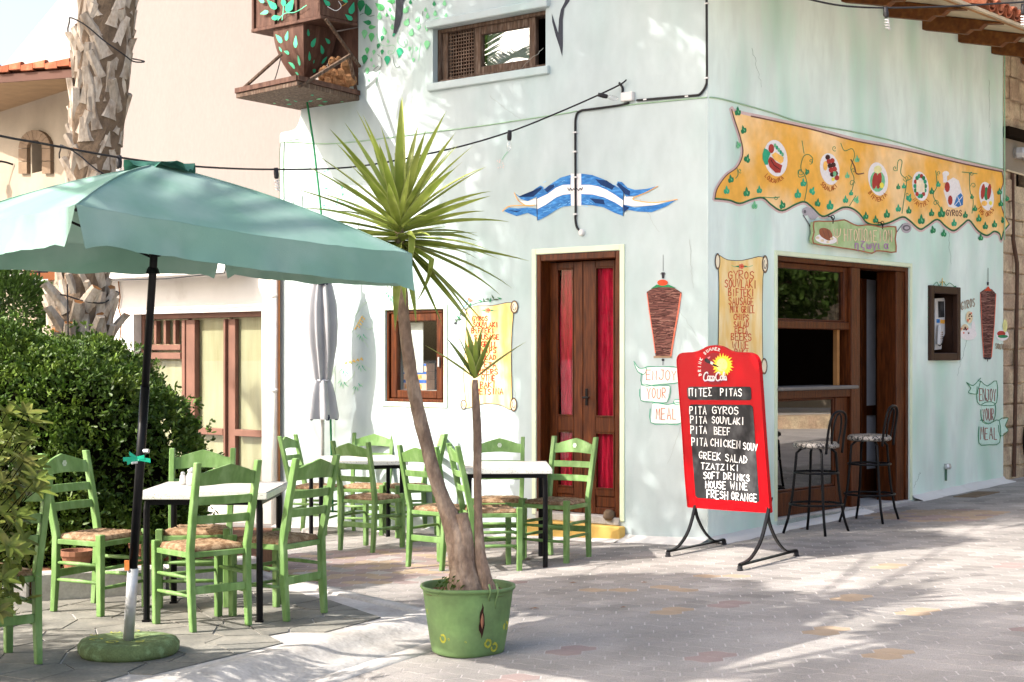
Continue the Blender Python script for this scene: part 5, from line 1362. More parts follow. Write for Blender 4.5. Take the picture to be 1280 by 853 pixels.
for i in range(4):
    for T0 in (0,):
        A_ = CR[i]; mb = MB(); mb.tube([AP + (A_ - AP) * S + Vector((0, 0, .037 * math.sin(math.pi * S) + .001)) for S in [k / 14 for k in range(2, 15)]], .0035, 5); mb.build('seam', M_canopy, um, smooth=True)
    P = [h + Vector((0, 0, .001)) for h in hems[i]]; mb = MB(); mb.tube(P, .003, 5); mb.build('seam', M_canopy, um, smooth=True)
for c_ in CR:
    mb = MB(); mb.tube([AP + Vector((0, 0, -.04)), AP.lerp(c_, .5) + Vector((0, 0, .0)), c_ + Vector((0, 0, -.02))], .008, 6); rb = mb.build('rib', M_black, um)
    mb = MB(); mb.tube([Vector((-1.757, 7.73, 1.98)), AP.lerp(c_, .52) + Vector((0, 0, -.02))], .007, 6); mb.build('strut', M_black, rb)
b0 = Vector((-1.93, 7.97, .08)); ax = (AP - b0)
pp = lambda z: b0 + ax * ((z - .08) / ax.z)
mb = MB(); mb.tube([pp(.42), pp(1.35)], .0225, 14); mb.tube([pp(1.35), pp(2.40)], .0190, 14); mb.build('pole', M_black, um, smooth=True)
mb = MB(); mb.tube([pp(.07), pp(.44)], .0275, 14); mb.build('sleeve', M_steel, um, smooth=True)
mb = MB(); mb.box(-.012, .012, -.03, -.018, 0, .05, lambda x, y, z: tuple(pp(.43) + Vector((x - .024, y, z)))); mb.build('clip', pnt('orange_clip', 206, 124, 62), um)
mb = MB(); mb.lathe([(.05, 0), (.042, .02), (.03, .034)], (0, 0, 0), 10); mb.v = [tuple(pp(1.90) + Vector((v[0] * .7, v[1] * .7, v[2]))) for v in mb.v]; mb.build('hub', M_black, um)
mb = MB(); q = pp(1.03)
mb.tube([q + Vector((.02, -.02, 0)), q + Vector((.045, -.03, .0))], .011, 8); mb.build('knob', M_steel, um); mb = MB(); mb.tube([q + Vector((-.01, -.03, -.055)), q + Vector((-.035, -.045, -.058))], .006, 6)
mb.build('knob', M_steel, um)
mb = MB(); q = pp(.985)
for k, (dx, dz) in enumerate(((-.055, -.018), (-.045, .03), (.06, -.006), (.03, .012), (-.075, .0))):
    mb.add([q + Vector((-.01, -.027, 0)), q + Vector((-.01, -.031, .018)), q + Vector((dx, -.045, dz + .015)), q + Vector((dx, -.040, dz - .006))], [(0, 1, 2, 3)])
mb.tube([q + Vector((.026 * math.cos(a), .026 * math.sin(a), 0)) for a in [k * math.pi / 4 for k in range(9)]], .006, 6)
mb.build('ribbon_tie', mat('emerald_ribbon', (.01, .36, .22, 1), .4), um)
bs = empty('umbrella_base', (-1.93, 7.97, 0), 'round green concrete umbrella base with faint yellow flowers', 'umbrella base')
mb = MB(); P = []
for r, z in ((.0, .072), (.05, .072), (.08, .078), (.13, .082), (.20, .082), (.235, .072), (.252, .05), (.250, .02), (.235, .0), (.0, .0)):
    P.append([(r * math.cos(a) * (1 + .015 * math.sin(3 * a)), r * math.sin(a), z * (1 + .05 * math.sin(2 * a + 1))) for a in [k * 2 * math.pi / 40 for k in range(40)]])
mb.grid(P, closed=True); smooth_angle(mb.build('disc', M_base, bs, local=True), 60)
for k, (a, r, s) in enumerate(((2.2, .17, .024), (3.6, .16, .03), (4.4, .15, .028), (1.6, .17, .02), (5.3, .16, .02), (2.9, .19, .02))):
    c_ = Vector((r * math.cos(a), r * math.sin(a), 0)); mb = MB()
    for j in range(12):
        if rnd() < .25: continue
        t0, t1 = j * math.pi / 6, (j + 1) * math.pi / 6
        mb.add([(c_.x + s * q * math.cos(t), c_.y + s * q * math.sin(t) * 1.0, .0865 + .0005 * k) for t, q in ((t0, .75), (t1, .75), (t1, 1.15), (t0, 1.15))], [(0, 1, 2, 3)])
    mb.build('painted_flower', M_yel, bs, local=True, fix=False)
# ---------------------------------------------------------------- folded grey umbrella by the wall
fx = Vector((-1.80, 15.05, ground_z(-1.8, 15.05)))
fu = empty('folded_umbrella', fx, 'folded grey umbrella tied shut in front of the mint wall', 'umbrella')
def folds(prof, name, m, nf, amp, tw, ph=0.0):
    mb = MB(); P = []
    for r, z in prof:
        P.append([fx + Vector((r * (1 + amp * math.sin(nf * a + tw * z + ph) + .06 * math.sin(3 * a + z * 4)) * math.cos(a), r * (1 + amp * math.sin(nf * a + tw * z + ph)) * math.sin(a), z - fx.z)) for a in [k * 2 * math.pi / 72 for k in range(72)]])
    mb.grid(P, closed=True); return mb.build(name, m, fu, smooth=True)
folds([(.03, 2.36), (.055, 2.26), (.085, 2.15), (.112, 2.0), (.122, 1.8), (.114, 1.6), (.092, 1.42), (.076, 1.30), (.070, 1.27)], 'cloth', M_grey_cloth, 8, .26, 2.1)
folds([(.070, 1.268), (.088, 1.22), (.108, 1.12), (.120, 1.02), (.130, .93), (.124, .90)], 'skirt', M_grey_cloth, 6, .27, 2.0, 1.0)
folds([(.075, 1.262), (.076, 1.278)], 'tie_band', M_lace, 7, .10, 1.2)
mb = MB(); mb.tube([fx + Vector((0, 0, .0)), fx + Vector((0, 0, 2.42 - fx.z))], .018, 10); mb.build('pole', M_steel, fu, smooth=True)
mb = MB(); mb.lathe([(.2, 0), (.2, .035), (.03, .05), (.03, .2)], fx, 20); mb.build('foot', M_cement, fu)
for k in range(5):
    a = k * 1.3; mb = MB(); c_ = fx + Vector((.132 * math.cos(a), .132 * math.sin(a), .915 - fx.z))
    mb.lathe([(.014, -.025), (.024, 0), (.016, .03)], c_, 7); mb.build('pocket', M_navy, fu)
mb = MB(); mb.lathe([(.05, -.02), (.07, .01), (.03, .05)], fx + Vector((0, -.05, 2.19 - fx.z)), 9); mb.build('top_tab', M_navy, fu)

# ---------------------------------------------------------------- potted yucca
PC = Vector((-.232, 8.33, ground_z(-.232, 8.33)))
pot = empty('yucca_pot', PC, 'split green plastic tub painted with yellow flowers, holding the yucca', 'plant pot')
def prad(a, z):
    t = z / .345
    r = .182 + .052 * t ** .8
    sq = 1 + .025 * math.cos(4 * a + .6)
    dent = -.012 * math.exp(-((a + 2.3) ** 2) * 6 - ((t - .75) ** 2) * 12) - .01 * math.exp(-((a + .9) ** 2) * 6 - ((t - .72) ** 2) * 10)
    if t > .98: r += .006
    bulge = .010 * math.exp(-((a + 1.22) ** 2) * 25 - ((t - .5) ** 2) * 8)
    return r * sq + dent + bulge
def ppt(a, z, o=0.0): r = prad(a, z) + o; return (r * math.cos(a), r * math.sin(a), z)
mb = MB(); P = []
zs_ = [.0, .01, .03, .08, .13, .18, .22, .26, .30, .325, .338]
for z in zs_: P.append([ppt(a, z, -.012 if z == 0 else 0) for a in [k * 2 * math.pi / 64 for k in range(64)]])
for o, z in ((.008, .338), (.014, .345), (.012, .356), (.002, .358), (-.004, .345), (-.008, .30)): P.append([(ppt(a, .335, o)[0], ppt(a, .335, o)[1], z + .003 * math.sin(3 * a)) for a in [k * 2 * math.pi / 64 for k in range(64)]])
mb.grid(P, closed=True); mb.poly(P[0][::-1]); mb.build('tub', M_pot, pot, local=True, smooth=True)
mb = MB(); ca_ = -1.20
for half, mm in ((1, 0),):
    L_ = []; R_ = []
    for i in range(9):
        t = i / 8; z = .105 + .185 * t; w2 = .075 * math.sin(math.pi * t) ** .8 * (1.1 if t < .6 else .8)
        L_.append(ppt(ca_ - w2 + .02 * math.sin(i * 2), z, .0015)); R_.append(ppt(ca_ + w2 * .9 + .015 * math.sin(i * 3), z, .0015))
    mb.grid([L_, R_])
crk = mb.build('split', pnt('dark_split_brown', 56, 30, 22), pot, local=True, fix=False)
mb = MB(); P = []
for i in range(7):
    t = i / 6; z = .155 + .085 * t; P.append([ppt(ca_ + .045 * math.sin(math.pi * t) * q, z, .004 + .010 * (1 - q * q) * math.sin(math.pi * t)) for q in (-1, -.5, 0, .5, 1)])
mb.grid(P); mb.build('root_bulge', M_terra, pot, local=True, smooth=True)
for a, z, s in ((-1.95, .235, .016), (-2.25, .10, .019), (-.72, .245, .017), (-.98, .075, .018), (-.75, .05, .02), (-2.75, .23, .018), (-.35, .15, .02), (-1.6, .09, .004), (-2.05, .10, .005)):
    mb = MB()
    for j in range(11):
        if rnd() < .22: continue
        t0, t1 = j * 2 * math.pi / 11, (j + 1) * 2 * math.pi / 11; w_ = U(1.2, 1.5)
        mb.add([ppt(a + s / .2 * q * math.cos(t), z + s * q * math.sin(t), .0018) for t, q in ((t0, .7), (t1, .7), (t1, w_), (t0, w_))], [(0, 1, 2, 3)])
    mb.build('painted_flower', M_yel, pot, local=True, fix=False)
mb = MB()
for a, l in ((-.85, .10), (-1.05, .05)):
    p0 = [ppt(a, .352, .014), ppt(a, .33, .018), ppt(a, .352 - l * .6, .008), ppt(a + .02, .352 - l, .004)]
    mb.tube([(p0[0][0] * .93, p0[0][1] * .93, .385)] + p0, .006, 6)
mb.build('paint_drip', M_pot, pot, local=True, smooth=True)
mb = MB(); P = []
for r in range(7):
    P.append([(r / 6 * .232 * math.cos(a), r / 6 * .232 * math.sin(a), .318 + .015 * (1 - r / 6) + U(-.005, .005)) for a in [k * 2 * math.pi / 30 for k in range(30)]])
mb.grid(P, closed=True); mb.build('soil', M_soil, pot, local=True)
mark(pot, None)
yu = empty('yucca', PC + Vector((0, 0, .32)), 'tall leaning yucca with a spiky green crown and a thin second stem', 'yucca')
def stem(pts, name, nn=22, rough=.06):
    P = cr([tuple(at(x, y, Y_)) + (r,) for x, y, Y_, r in pts], 5); mb = MB()
    n0 = 0; rows = []
    ctr = [Vector(p[:3]) for p in P]
    for i, p in enumerate(ctr):
        d = (ctr[min(i + 1, len(P) - 1)] - ctr[max(i - 1, 0)]).normalized(); x = d.cross(Vector((0, 1, 0))).normalized(); y = d.cross(x); r = P[i][3]
        rows.append([p + (x * math.cos(a) + y * math.sin(a)) * r * (1 + U(-rough, rough) + .04 * math.sin(5 * a + i * .3)) for a in [k * 2 * math.pi / nn for k in range(nn)]])
    mb.grid(rows, closed=True); mb.poly(rows[0][::-1]); mb.poly(rows[-1])
    return mb.build(name, M_bark, yu, smooth=True)
stem([(584, 752, 8.33, .115), (583, 735, 8.33, .100), (580, 712, 8.33, .078), (575, 690, 8.33, .068), (568, 660, 8.33, .058), (556, 630, 8.34, .041), (545, 600, 8.35, .036), (534, 560, 8.36, .035), (524, 520, 8.38, .035), (516, 480, 8.39, .035), (510, 440, 8.40, .033), (505, 400, 8.41, .031), (502, 360, 8.42, .030), (500, 320, 8.43, .026), (499, 285, 8.44, .024)], 'trunk')
stem([(582, 700, 8.32, .052), (582, 675, 8.31, .042), (579, 655, 8.31, .036), (577, 642, 8.31, .034)], 'cut_stump')
stem([(615, 752, 8.30, .058), (610, 738, 8.30, .045), (604, 715, 8.30, .036), (600, 690, 8.31, .028), (598, 650, 8.32, .022), (597, 600, 8.33, .021), (597, 550, 8.34, .022), (595, 510, 8.35, .021), (594, 485, 8.36, .018), (594, 475, 8.36, .014)], 'side_stem')
for k in range(9):
    c_ = at(U(560, 612), U(730, 742), U(8.15, 8.25)); mb = MB(); mb.lathe([(.004, 0), (.008, .006), (.003, .012)], c_, 5); 
mb = MB()
for k in range(26):
    c_ = at(U(545, 572), 742, U(8.12, 8.3)); c_.z = PC.z + .33; d = Vector((U(-.03, .03), U(-.03, .03), U(.02, .07)))
    mb.tube([c_, c_ + d], .0012, 4); e = c_ + d
    mb.add([e, e + Vector((.012, .004, .006)), e + Vector((.018, 0, .016)), e + Vector((.003, -.004, .012))], [(0, 1, 2, 3)])
mark(mb.build('weeds', M_leaf3, None, fix=False), 'tiny green weeds sprouting in the left of the yucca tub', 'weeds')
def blade(L_, w_, droop, name, bend=None):
    mb = MB(); rows = []; n = 9; pos = Vector((0, 0, 0)); ang = 0.0
    for i in range(n + 1):
        t = i / n; wd = w_ * (min(1, .55 + t * 2.2)) * (1 - max(0, (t - .35) / .65) ** 1.6) + .0008
        up = Vector((0, math.sin(ang), math.cos(ang)))
        ctr = Vector(pos)
        v = .20 * wd
        rows.append([ctr + Vector((-wd / 2, 0, 0)) + up * v, ctr + Vector((-wd * .41, 0, 0)) + up * v * .75, ctr, ctr + Vector((wd * .41, 0, 0)) + up * v * .75, ctr + Vector((wd / 2, 0, 0)) + up * v])
        if bend and i == bend[0]: ang += bend[1]
        ang += droop / n * (t * 2)
        pos = pos + Vector((0, math.cos(ang), -math.sin(ang))) * (L_ / n)
    n0 = 0
    for r in rows: mb.v += [tuple(q) for q in r]
    for i in range(n):
        for j in range(4):
            a = i * 5 + j; mb.f.append((a, a + 1, a + 6, a + 5)); mb.m.append(1 if j in (0, 3) else 0)
    me = bpy.data.meshes.new(name); me.from_pydata(mb.v, [], mb.f); me.materials.append(M_yucca); me.materials.append(M_yucca_y)
    me.polygons.foreach_set('material_index', mb.m); me.polygons.foreach_set('use_smooth', [True] * len(me.polygons)); return me
BL = [blade(.60, .054, .12, 'leaf'), blade(.56, .050, .35, 'leaf'), blade(.50, .046, .05, 'leaf'), blade(.50, .046, .5, 'leaf', (4, 1.5)), blade(.27, .042, .10, 'leaf')]
CW = at(500, 282, 8.44)
def leafobj(root, me, az, el, roll=0.0, sc=1.0):
    o = bpy.data.objects.new('leaf', me); o.parent = yu
    d = Vector((math.cos(az) * math.cos(el), math.sin(az) * math.cos(el), math.sin(el)))
    z = Vector((0, 0, 1)); x = d.cross(z)
    x = x.normalized() if x.length > .05 else Vector((1, 0, 0)); up = x.cross(d)
    R = Matrix((x, d, up)).transposed().to_4x4() @ Matrix.Rotation(roll, 4, 'Y')
    o.matrix_local = wmat(yu).inverted() @ Matrix.Translation(root + d * .012) @ R @ Matrix.Scale(sc, 4)
    COL.objects.link(o); return o
n_l = 74
for k in range(n_l):
    t = k / n_l
    el = math.radians(86 - 94 * t ** .58 + U(-7, 7)); az = k * 2.39996 + U(-.15, .15)
    root = CW + Vector((0, 0, .06 - .16 * t))
    m_ = BL[0] if t < .55 and rnd() < .8 else BL[1] if rnd() < .7 else BL[2]
    leafobj(root, m_, az, el, U(-.5, .5), U(.80, 1.04))
for az, el, mi, s in ((-.25, -.82, 0, 1.1), (-.15, -.72, 1, 1.0), (-.5, -1.0, 0, .85), (-.35, -.70, 0, 1.12), (-.6, -.45, 3, 1.0), (-1.2, .1, 3, .9), (-1.9, -.35, 3, .8), (-1.6, -1.0, 0, .9), (-1.45, -.6, 1, .95), (.3, -.35, 1, 1.1), (-.9, -1.15, 1, .8), (3.3, -.2, 1, .95), (3.6, -.3, 2, .9), (2.9, -.15, 1, .9), (-2.4, -.4, 3, .8), (.1, -.1, 0, 1.15), (-.1, -.28, 1, 1.15)):
    leafobj(CW + Vector((0, 0, -.09)), BL[mi], az, el, U(-.3, .3), s)
CW2 = at(594, 474, 8.36)
for k in range(10):
    t = k / 10; leafobj(CW2 + Vector((0, 0, .01 - .02 * t)), BL[4], k * 2.4, math.radians(86 - 34 * t + U(-5, 5)), U(-.4, .4), U(.75, 1.05))
leafobj(CW2, BL[4], 3.1, .62, 0, 1.15); leafobj(CW2, BL[4], .1, .66, 0, 1.2)

# ---------------------------------------------------------------- hedge, shrub, palm, trees
def leaf_cloud(name, pts, nrm, L_, W_, m, parent, kind='stuff', jitter=.9, seed=1, curl=.15):
    r = np.random.RandomState(seed); n = len(pts); pts = np.array(pts); nrm = np.array(nrm)
    d = nrm + r.normal(0, jitter, (n, 3)); d /= np.linalg.norm(d, axis=1)[:, None]
    q = r.normal(0, 1, (n, 3)); x = np.cross(d, q); x /= np.linalg.norm(x, axis=1)[:, None]; u = np.cross(x, d)
    l = (L_ * r.uniform(.7, 1.25, n))[:, None]; w_ = (W_ * r.uniform(.8, 1.2, n))[:, None]
    v = np.stack([pts, pts + d * l * .45 + x * w_ * .42 + u * w_ * curl, pts + d * l * .8 + x * w_ * .4 + u * w_ * curl * 1.2, pts + d * l + u * l * .04, pts + d * l * .8 - x * w_ * .4 + u * w_ * curl * 1.2, pts + d * l * .45 - x * w_ * .42 + u * w_ * curl, pts + d * l * .45], 1).reshape(-1, 3)
    base = (np.arange(n) * 7)[:, None]
    f = np.concatenate([base + np.array([[0, 1, 2, 3]]), base + np.array([[0, 3, 4, 5]])], 1).reshape(-1, 4)
    me = bpy.data.meshes.new(name)
    if parent is not None:
        inv = np.array(wmat(parent).inverted()); v = v @ inv[:3, :3].T + inv[:3, 3]
    me.vertices.add(len(v)); me.vertices.foreach_set('co', v.ravel())
    me.loops.add(f.size); me.loops.foreach_set('vertex_index', f.ravel())
    me.polygons.add(len(f)); me.polygons.foreach_set('loop_start', np.arange(len(f)) * 4)
    me.update(calc_edges=True); me.materials.append(m)
    o = bpy.data.objects.new(name, me); o.parent = parent; COL.objects.link(o)
    return mark(o, kind=kind)
R_ = np.random.RandomState(5)
HC_ = np.array((-4.35, 11.15, .12)); HA = (2.20, 1.0, 1.50); PWR = 3.0
hed = empty('hedge', (-4.35, 11.15, .12), 'big rounded dark green hedge filling the left, sunlit on top', 'hedge')
def hsurf(n, sc=1.0):
    d = R_.normal(0, 1, (n, 3)); d[:, 2] = np.abs(d[:, 2]); d /= np.linalg.norm(d, axis=1)[:, None]
    k = (np.abs(d[:, 0] / HA[0]) ** PWR + np.abs(d[:, 1] / HA[1]) ** PWR + np.abs(d[:, 2] / HA[2]) ** PWR) ** (-1 / PWR)
    p = d * k[:, None]
    lump = 1 + .035 * np.sin(p[:, 0] * 5.1 + 1) * np.sin(p[:, 1] * 6.3) + .03 * np.sin(p[:, 2] * 6.7 + p[:, 0] * 4) + .02 * np.sin(p[:, 0] * 13 + p[:, 2] * 11)
    nr = np.stack([np.sign(p[:, i]) * np.abs(p[:, i] / HA[i]) ** (PWR - 1) / HA[i] for i in range(3)], 1); nr /= np.linalg.norm(nr, axis=1)[:, None]
    return p * lump[:, None] * sc, nr
p, nr = hsurf(150000)
keep = (p[:, 0] > -.9) & ((nr[:, 1] < .35) | (nr[:, 2] > .5)) & (p[:, 2] > .02)
p, nr = p[keep], nr[keep]
# whorls: cluster leaves round shoot tips
tips = p[:24000]; tn = nr[:24000]
dep = R_.uniform(-.10, .045, len(tips)); dep[::37] = R_.uniform(.05, .15, len(dep[::37])); tips = tips - tn * (-dep)[:, None]
tn2 = tn + R_.normal(0, .45, tn.shape); tn2 /= np.linalg.norm(tn2, axis=1)[:, None]
pts = np.repeat(tips, 6, 0) + R_.normal(0, .008, (len(tips) * 6, 3)); nn = np.repeat(tn2, 6, 0)
leaf_cloud('foliage', pts + HC_, nn * 1.0, .042, .018, M_leaf, hed, jitter=.75, seed=3)
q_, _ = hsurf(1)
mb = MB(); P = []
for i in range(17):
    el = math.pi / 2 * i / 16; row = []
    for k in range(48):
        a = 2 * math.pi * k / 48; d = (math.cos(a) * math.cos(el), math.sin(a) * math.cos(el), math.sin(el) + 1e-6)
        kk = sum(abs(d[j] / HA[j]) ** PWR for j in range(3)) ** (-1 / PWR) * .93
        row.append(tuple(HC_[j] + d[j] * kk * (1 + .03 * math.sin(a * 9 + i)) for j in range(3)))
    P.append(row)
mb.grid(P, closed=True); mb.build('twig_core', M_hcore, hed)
for k in range(6):
    mb = MB(); mb.tube([(-5.6 + k * .5, 11.1, .1), (-5.6 + k * .52, 11.12, 1.0)], [.03, .015], 6); mb.build('trunk', M_bark, hed)
# olive shrub in the near left corner
SH_C = Vector((-2.62, 7.28, 0))
shb = empty('shrub', (SH_C.x, SH_C.y, 0), 'olive green whorled shrub cropped by the left edge', 'shrub')
def oblong():
    mb = MB(); rows = []
    for i in range(6):
        t = i / 5; w_ = .032 * math.sin(math.pi * (.10 + .78 * t ** .75)) ** .9 + .002; z = -.018 * t * t
        rows.append([(-w_ / 2, t * .092, z + .004), (0, t * .092, z - .001), (w_ / 2, t * .092, z + .004)])
    mb.grid(rows); me = bpy.data.meshes.new('leaf'); me.from_pydata(mb.v, [], mb.f); me.materials.append(M_leaf2); me.polygons.foreach_set('use_smooth', [True] * len(me.polygons)); return me
OL = oblong()
tips = []
random.seed(21)
tries = 0
while len(tips) < 46 and tries < 6000:
    tries += 1
    x, y, z = U(-3.0, -2.03), U(7.02, 7.50), U(.12, 1.27)
    px_ = CX + x / y * F; zt = 1.5 - (z - 0) ; py_ = HY + (HC - z) / y * F
    if px_ < -30: continue
    lim = 66 - max(0, (532 - py_)) * 1.2
    if py_ > 620: lim = 50 - (py_ - 620) * .03
    if py_ > 700: lim = 34 - (py_ - 700) * .35
    if px_ > lim - 16: continue
    if any((Vector((x, y, z)) - t).length < .085 for t in tips): continue
    tips.append(Vector((x, y, z)))
cnt = 0
for tp in tips:
    base = Vector((-2.85 + U(-.15, .1), 7.3 + U(-.1, .1), .0 + .45 * rnd()))
    mb = MB(); mid = base.lerp(tp, .6) + Vector((-.03, 0, -.05)); mb.tube([base, mid, tp], [.006, .004, .002], 5); mb.build('twig', M_hcore, shb)
    ax_ = (tp - mid).normalized() + Vector((.15, -.35, .45)); ax_.normalize()
    for j in range(7):
        if cnt > 298: break
        a = j * 2 * math.pi / 7 + U(-.3, .3); side = ax_.orthogonal().normalized(); side2 = ax_.cross(side)
        d = (side * math.cos(a) + side2 * math.sin(a)) * .85 + ax_ * U(.2, .7); d.normalize()
        x = d.cross(ax_).normalized(); up = x.cross(d)
        o = bpy.data.objects.new('leaf', OL); o.parent = shb
        o.matrix_local = wmat(shb).inverted() @ Matrix.Translation(tp) @ Matrix((x, d, up)).transposed().to_4x4() @ Matrix.Scale(U(.75, 1.15), 4)
        COL.objects.link(o); cnt += 1
n_in = 2400
pts = []; nn = []
while len(pts) < n_in:
    x, y, z = U(-3.3, -2.3), U(7.15, 7.6), U(.1, 1.15)
    px_ = CX + x / y * F
    if px_ < 34 and (HY + (HC - z) / y * F) < 760: pts.append((x, y, z)); nn.append((U(-1, 1), -1, U(-.3, 1)))
leaf_cloud('inner_foliage', pts, nn, .08, .03, M_leaf2, shb, seed=9)
# palm: shaggy trunk and, above the picture, the crown that dapples the walls
PX = Vector((-3.47, 12.5, 0))
palm = empty('palm_tree', PX, 'shaggy palm trunk with cut frond stubs rising behind the hedge', 'palm tree')
def pctr(z): return Vector((-3.50 + .048 * z + .006 * z * z, 12.5, z))
def prd(z): return .195 + .02 * math.sin(z * 2.1) + (.05 if z < 1.9 else 0)
mb = MB(); P = []
for i in range(60):
    z = i * .125; r = prd(z); P.append([pctr(z) + Vector((r * math.cos(a), r * math.sin(a), 0)) * (1 + U(-.05, .05)) for a in [k * 2 * math.pi / 26 for k in range(26)]])
mb.grid(P, closed=True); mb.build('trunk', M_palmf, palm)
def boot(L_, w_, th, curve, orange):
    mb = MB(); rows = []
    for i in range(6):
        t = i / 5; ww = w_ * (1 - .42 * t) * (1 if i else 1.15); o = curve * t * t; tt = th * (1 - .45 * t)
        rows.append([(-ww / 2, -.02 + o - tt * .1, t * L_), (-ww * .25, .012 + o + tt * .5, t * L_), (ww * .25, .012 + o + tt * .5, t * L_), (ww / 2, -.02 + o - tt * .1, t * L_), (0, -.03 + o - tt * .2, t * L_)])
    mb.grid(rows, closed=True); mb.mi = 1 if orange else 0
    e = rows[-1]; c_ = [sum(q[k] for q in e) / 5 for k in range(3)]; c_[2] += U(.0, .03)
    mb.poly(e)
    me = bpy.data.meshes.new('frond_stub'); me.from_pydata(mb.v, [], mb.f); me.materials.append(M_palmb); me.materials.append(M_palmo); me.polygons.foreach_set('material_index', mb.m); return me
BT = [boot(.20, .14, .024, .0, 1), boot(.24, .12, .02, .01, 0), boot(.17, .15, .026, -.01, 1), boot(.22, .11, .02, .0, 0), boot(.24, .10, .035, .07, 1)]
cnt = 0; zz_ = 1.15; j = 0
while zz_ < 4.75 and cnt < 296:
    for k in range(8):
        a = k * math.pi / 4 + j * .39 + U(-.12, .12); c_ = pctr(zz_ + U(-.03, .03))
        n_ = Vector((math.cos(a), math.sin(a), 0)); tn_ = Vector((-n_.y, n_.x, 0))
        me = BT[int(rnd() * 4.15) if zz_ > 1.9 else int(rnd() * 5)]
        tilt = U(.02, .17) if zz_ > 2.1 else U(.08, .45); tw = U(-.55, .55)
        zax = (Vector((0, 0, 1)) * math.cos(tilt) + n_ * math.sin(tilt)); zax = (Matrix.Rotation(tw, 3, n_) @ zax).normalized()
        yax = (n_ - zax * n_.dot(zax)).normalized(); xax = yax.cross(zax)
        o = bpy.data.objects.new('frond_stub', me); o.parent = palm
        s = U(.8, 1.15)
        o.matrix_local = wmat(palm).inverted() @ Matrix.Translation(c_ + n_ * (prd(zz_) - .02)) @ Matrix((xax, yax, zax)).transposed().to_4x4() @ Matrix.Scale(s, 4)
        COL.objects.link(o); cnt += 1
    zz_ += .100; j += 1
wr_ = empty('wire', pctr(1.1), 'thin dark wire looped round the shaggy palm trunk', 'wire')
for z0, zd in ((3.95, -.14), (2.98, -.12), (1.95, .02)):
    P = [pctr(z0 + .05 * math.sin(a * 2)) + Vector((math.cos(a), math.sin(a), 0)) * (prd(z0) + .075 + .02 * math.sin(a * 5)) + Vector((0, 0, zd * math.cos(a - .3))) for a in [k * 2 * math.pi / 36 for k in range(37)]]
    mb = MB(); mb.tube(P, .006, 5); mb.build('wire_loop', M_cable, wr_)
mb = MB(); mb.tube([pctr(1.1) + Vector((.02, -.33, 0)), pctr(1.6) + Vector((.0, -.335, 0)), pctr(2.05) + Vector((-.04, -.33, 0))], .006, 5); mb.build('wire_end', M_cable, wr_)

def frond(seed, L_=2.5):
    r = random.Random(seed); mb = MB(); pos = Vector((0, 0, 0)); el = 0.0; spine = []
    for i in range(26):
        spine.append(Vector(pos)); el -= .052; pos += Vector((0, math.cos(el), math.sin(el))) * (L_ / 26)
    mb.tube(spine, [.022 * (1 - i / 28) for i in range(26)], 5)
    for i in range(3, 26):
        for s in (-1, 1):
            for h_ in (0, .5):
                p = spine[i].lerp(spine[min(25, i + 1)], h_); l = .52 * math.sin(math.pi * min(.97, (i + 1) / 27)) ** .6 + .05
                d = Vector((s * .85, .6 + r.uniform(-.1, .1), r.uniform(-.25, .1))).normalized() * l
                q = Vector((0, .020, .0)); mb.add([p - q, p + q, p + d * .6 + q * .9 - Vector((0, 0, .02)), p + d - Vector((0, 0, .10 * l)), p + d * .6 - q * .9 - Vector((0, 0, .02))], [(0, 1, 2, 3, 4)])
    me = bpy.data.meshes.new('frond'); me.from_pydata(mb.v, [], mb.f); me.materials.append(M_frond); return me
FR = [frond(1), frond(2, 2.2), frond(3, 2.8)]
def crown_of_fronds(parent, c_, n, sc=1.0, hi=75, lo=-35):
    for k in range(n):
        az = k * 2.4; el = math.radians(hi - (hi - lo) * (k / n) + U(-8, 8))
        o = bpy.data.objects.new('frond', FR[k % 3]); o.parent = parent
        o.matrix_local = wmat(parent).inverted() @ Matrix.Translation(c_) @ Matrix.Rotation(az, 4, 'Z') @ Matrix.Rotation(el, 4, 'X') @ Matrix.Scale(sc, 4)
        COL.objects.link(o)
crown_of_fronds(palm, pctr(7.3), 30)
# ---------------------------------------------------------------- bar stools
def make_stool():
    t = empty('bar_stool')
    for k in range(4):
        a = math.pi / 4 + k * math.pi / 2; c_, s_ = math.cos(a), math.sin(a)
        mb = MB(); mb.tube([(r * c_, r * s_, z) for r, z in ((.275, .0), (.235, .12), (.20, .30), (.178, .50), (.165, .66), (.12, .70), (.03, .705))], .0115, 8)
        mb.build('leg', M_black, t, local=True, smooth=True)
    for r, z in ((.215, .24), (.18, .50)):
        mb = MB(); mb.tube([(r * math.cos(a), r * math.sin(a), z) for a in [k * 2 * math.pi / 28 for k in range(29)]], .0095, 7)
        mb.build('foot_ring', M_black, t, local=True, smooth=True)
    mb = MB(); mb.lathe([(.165, .700), (.185, .708), (.190, .722), (.183, .74), (.16, .752), (.08, .757), (.01, .757)], (0, 0, 0), 28)
    mb.build('seat', MATS.get('zebra_cushion') or zebra(), t, local=True, smooth=True)
    mb = MB(); P = [(x, -.165 - .05 * max(0, (z - .7)) / .3, z) for x, z in ((-.13, .66), (-.135, .80), (-.13, .92), (-.09, .985), (0, 1.005), (.09, .985), (.13, .92), (.135, .80), (.13, .66))]
    mb.tube(cr(P, 4), .0105, 8); mb.build('backrest', M_black, t, local=True, smooth=True)
    mb = MB(); P = [(x, -.165 - .05 * max(0, (z - .7)) / .3, z) for x, z in ((-.045, .70), (-.062, .84), (-.045, .95), (0, .985), (.045, .95), (.062, .84), (.045, .70))]
    mb.tube(cr(P, 4), .008, 7); mb.build('inner_hoop', M_black, t, local=True, smooth=True)
    return t
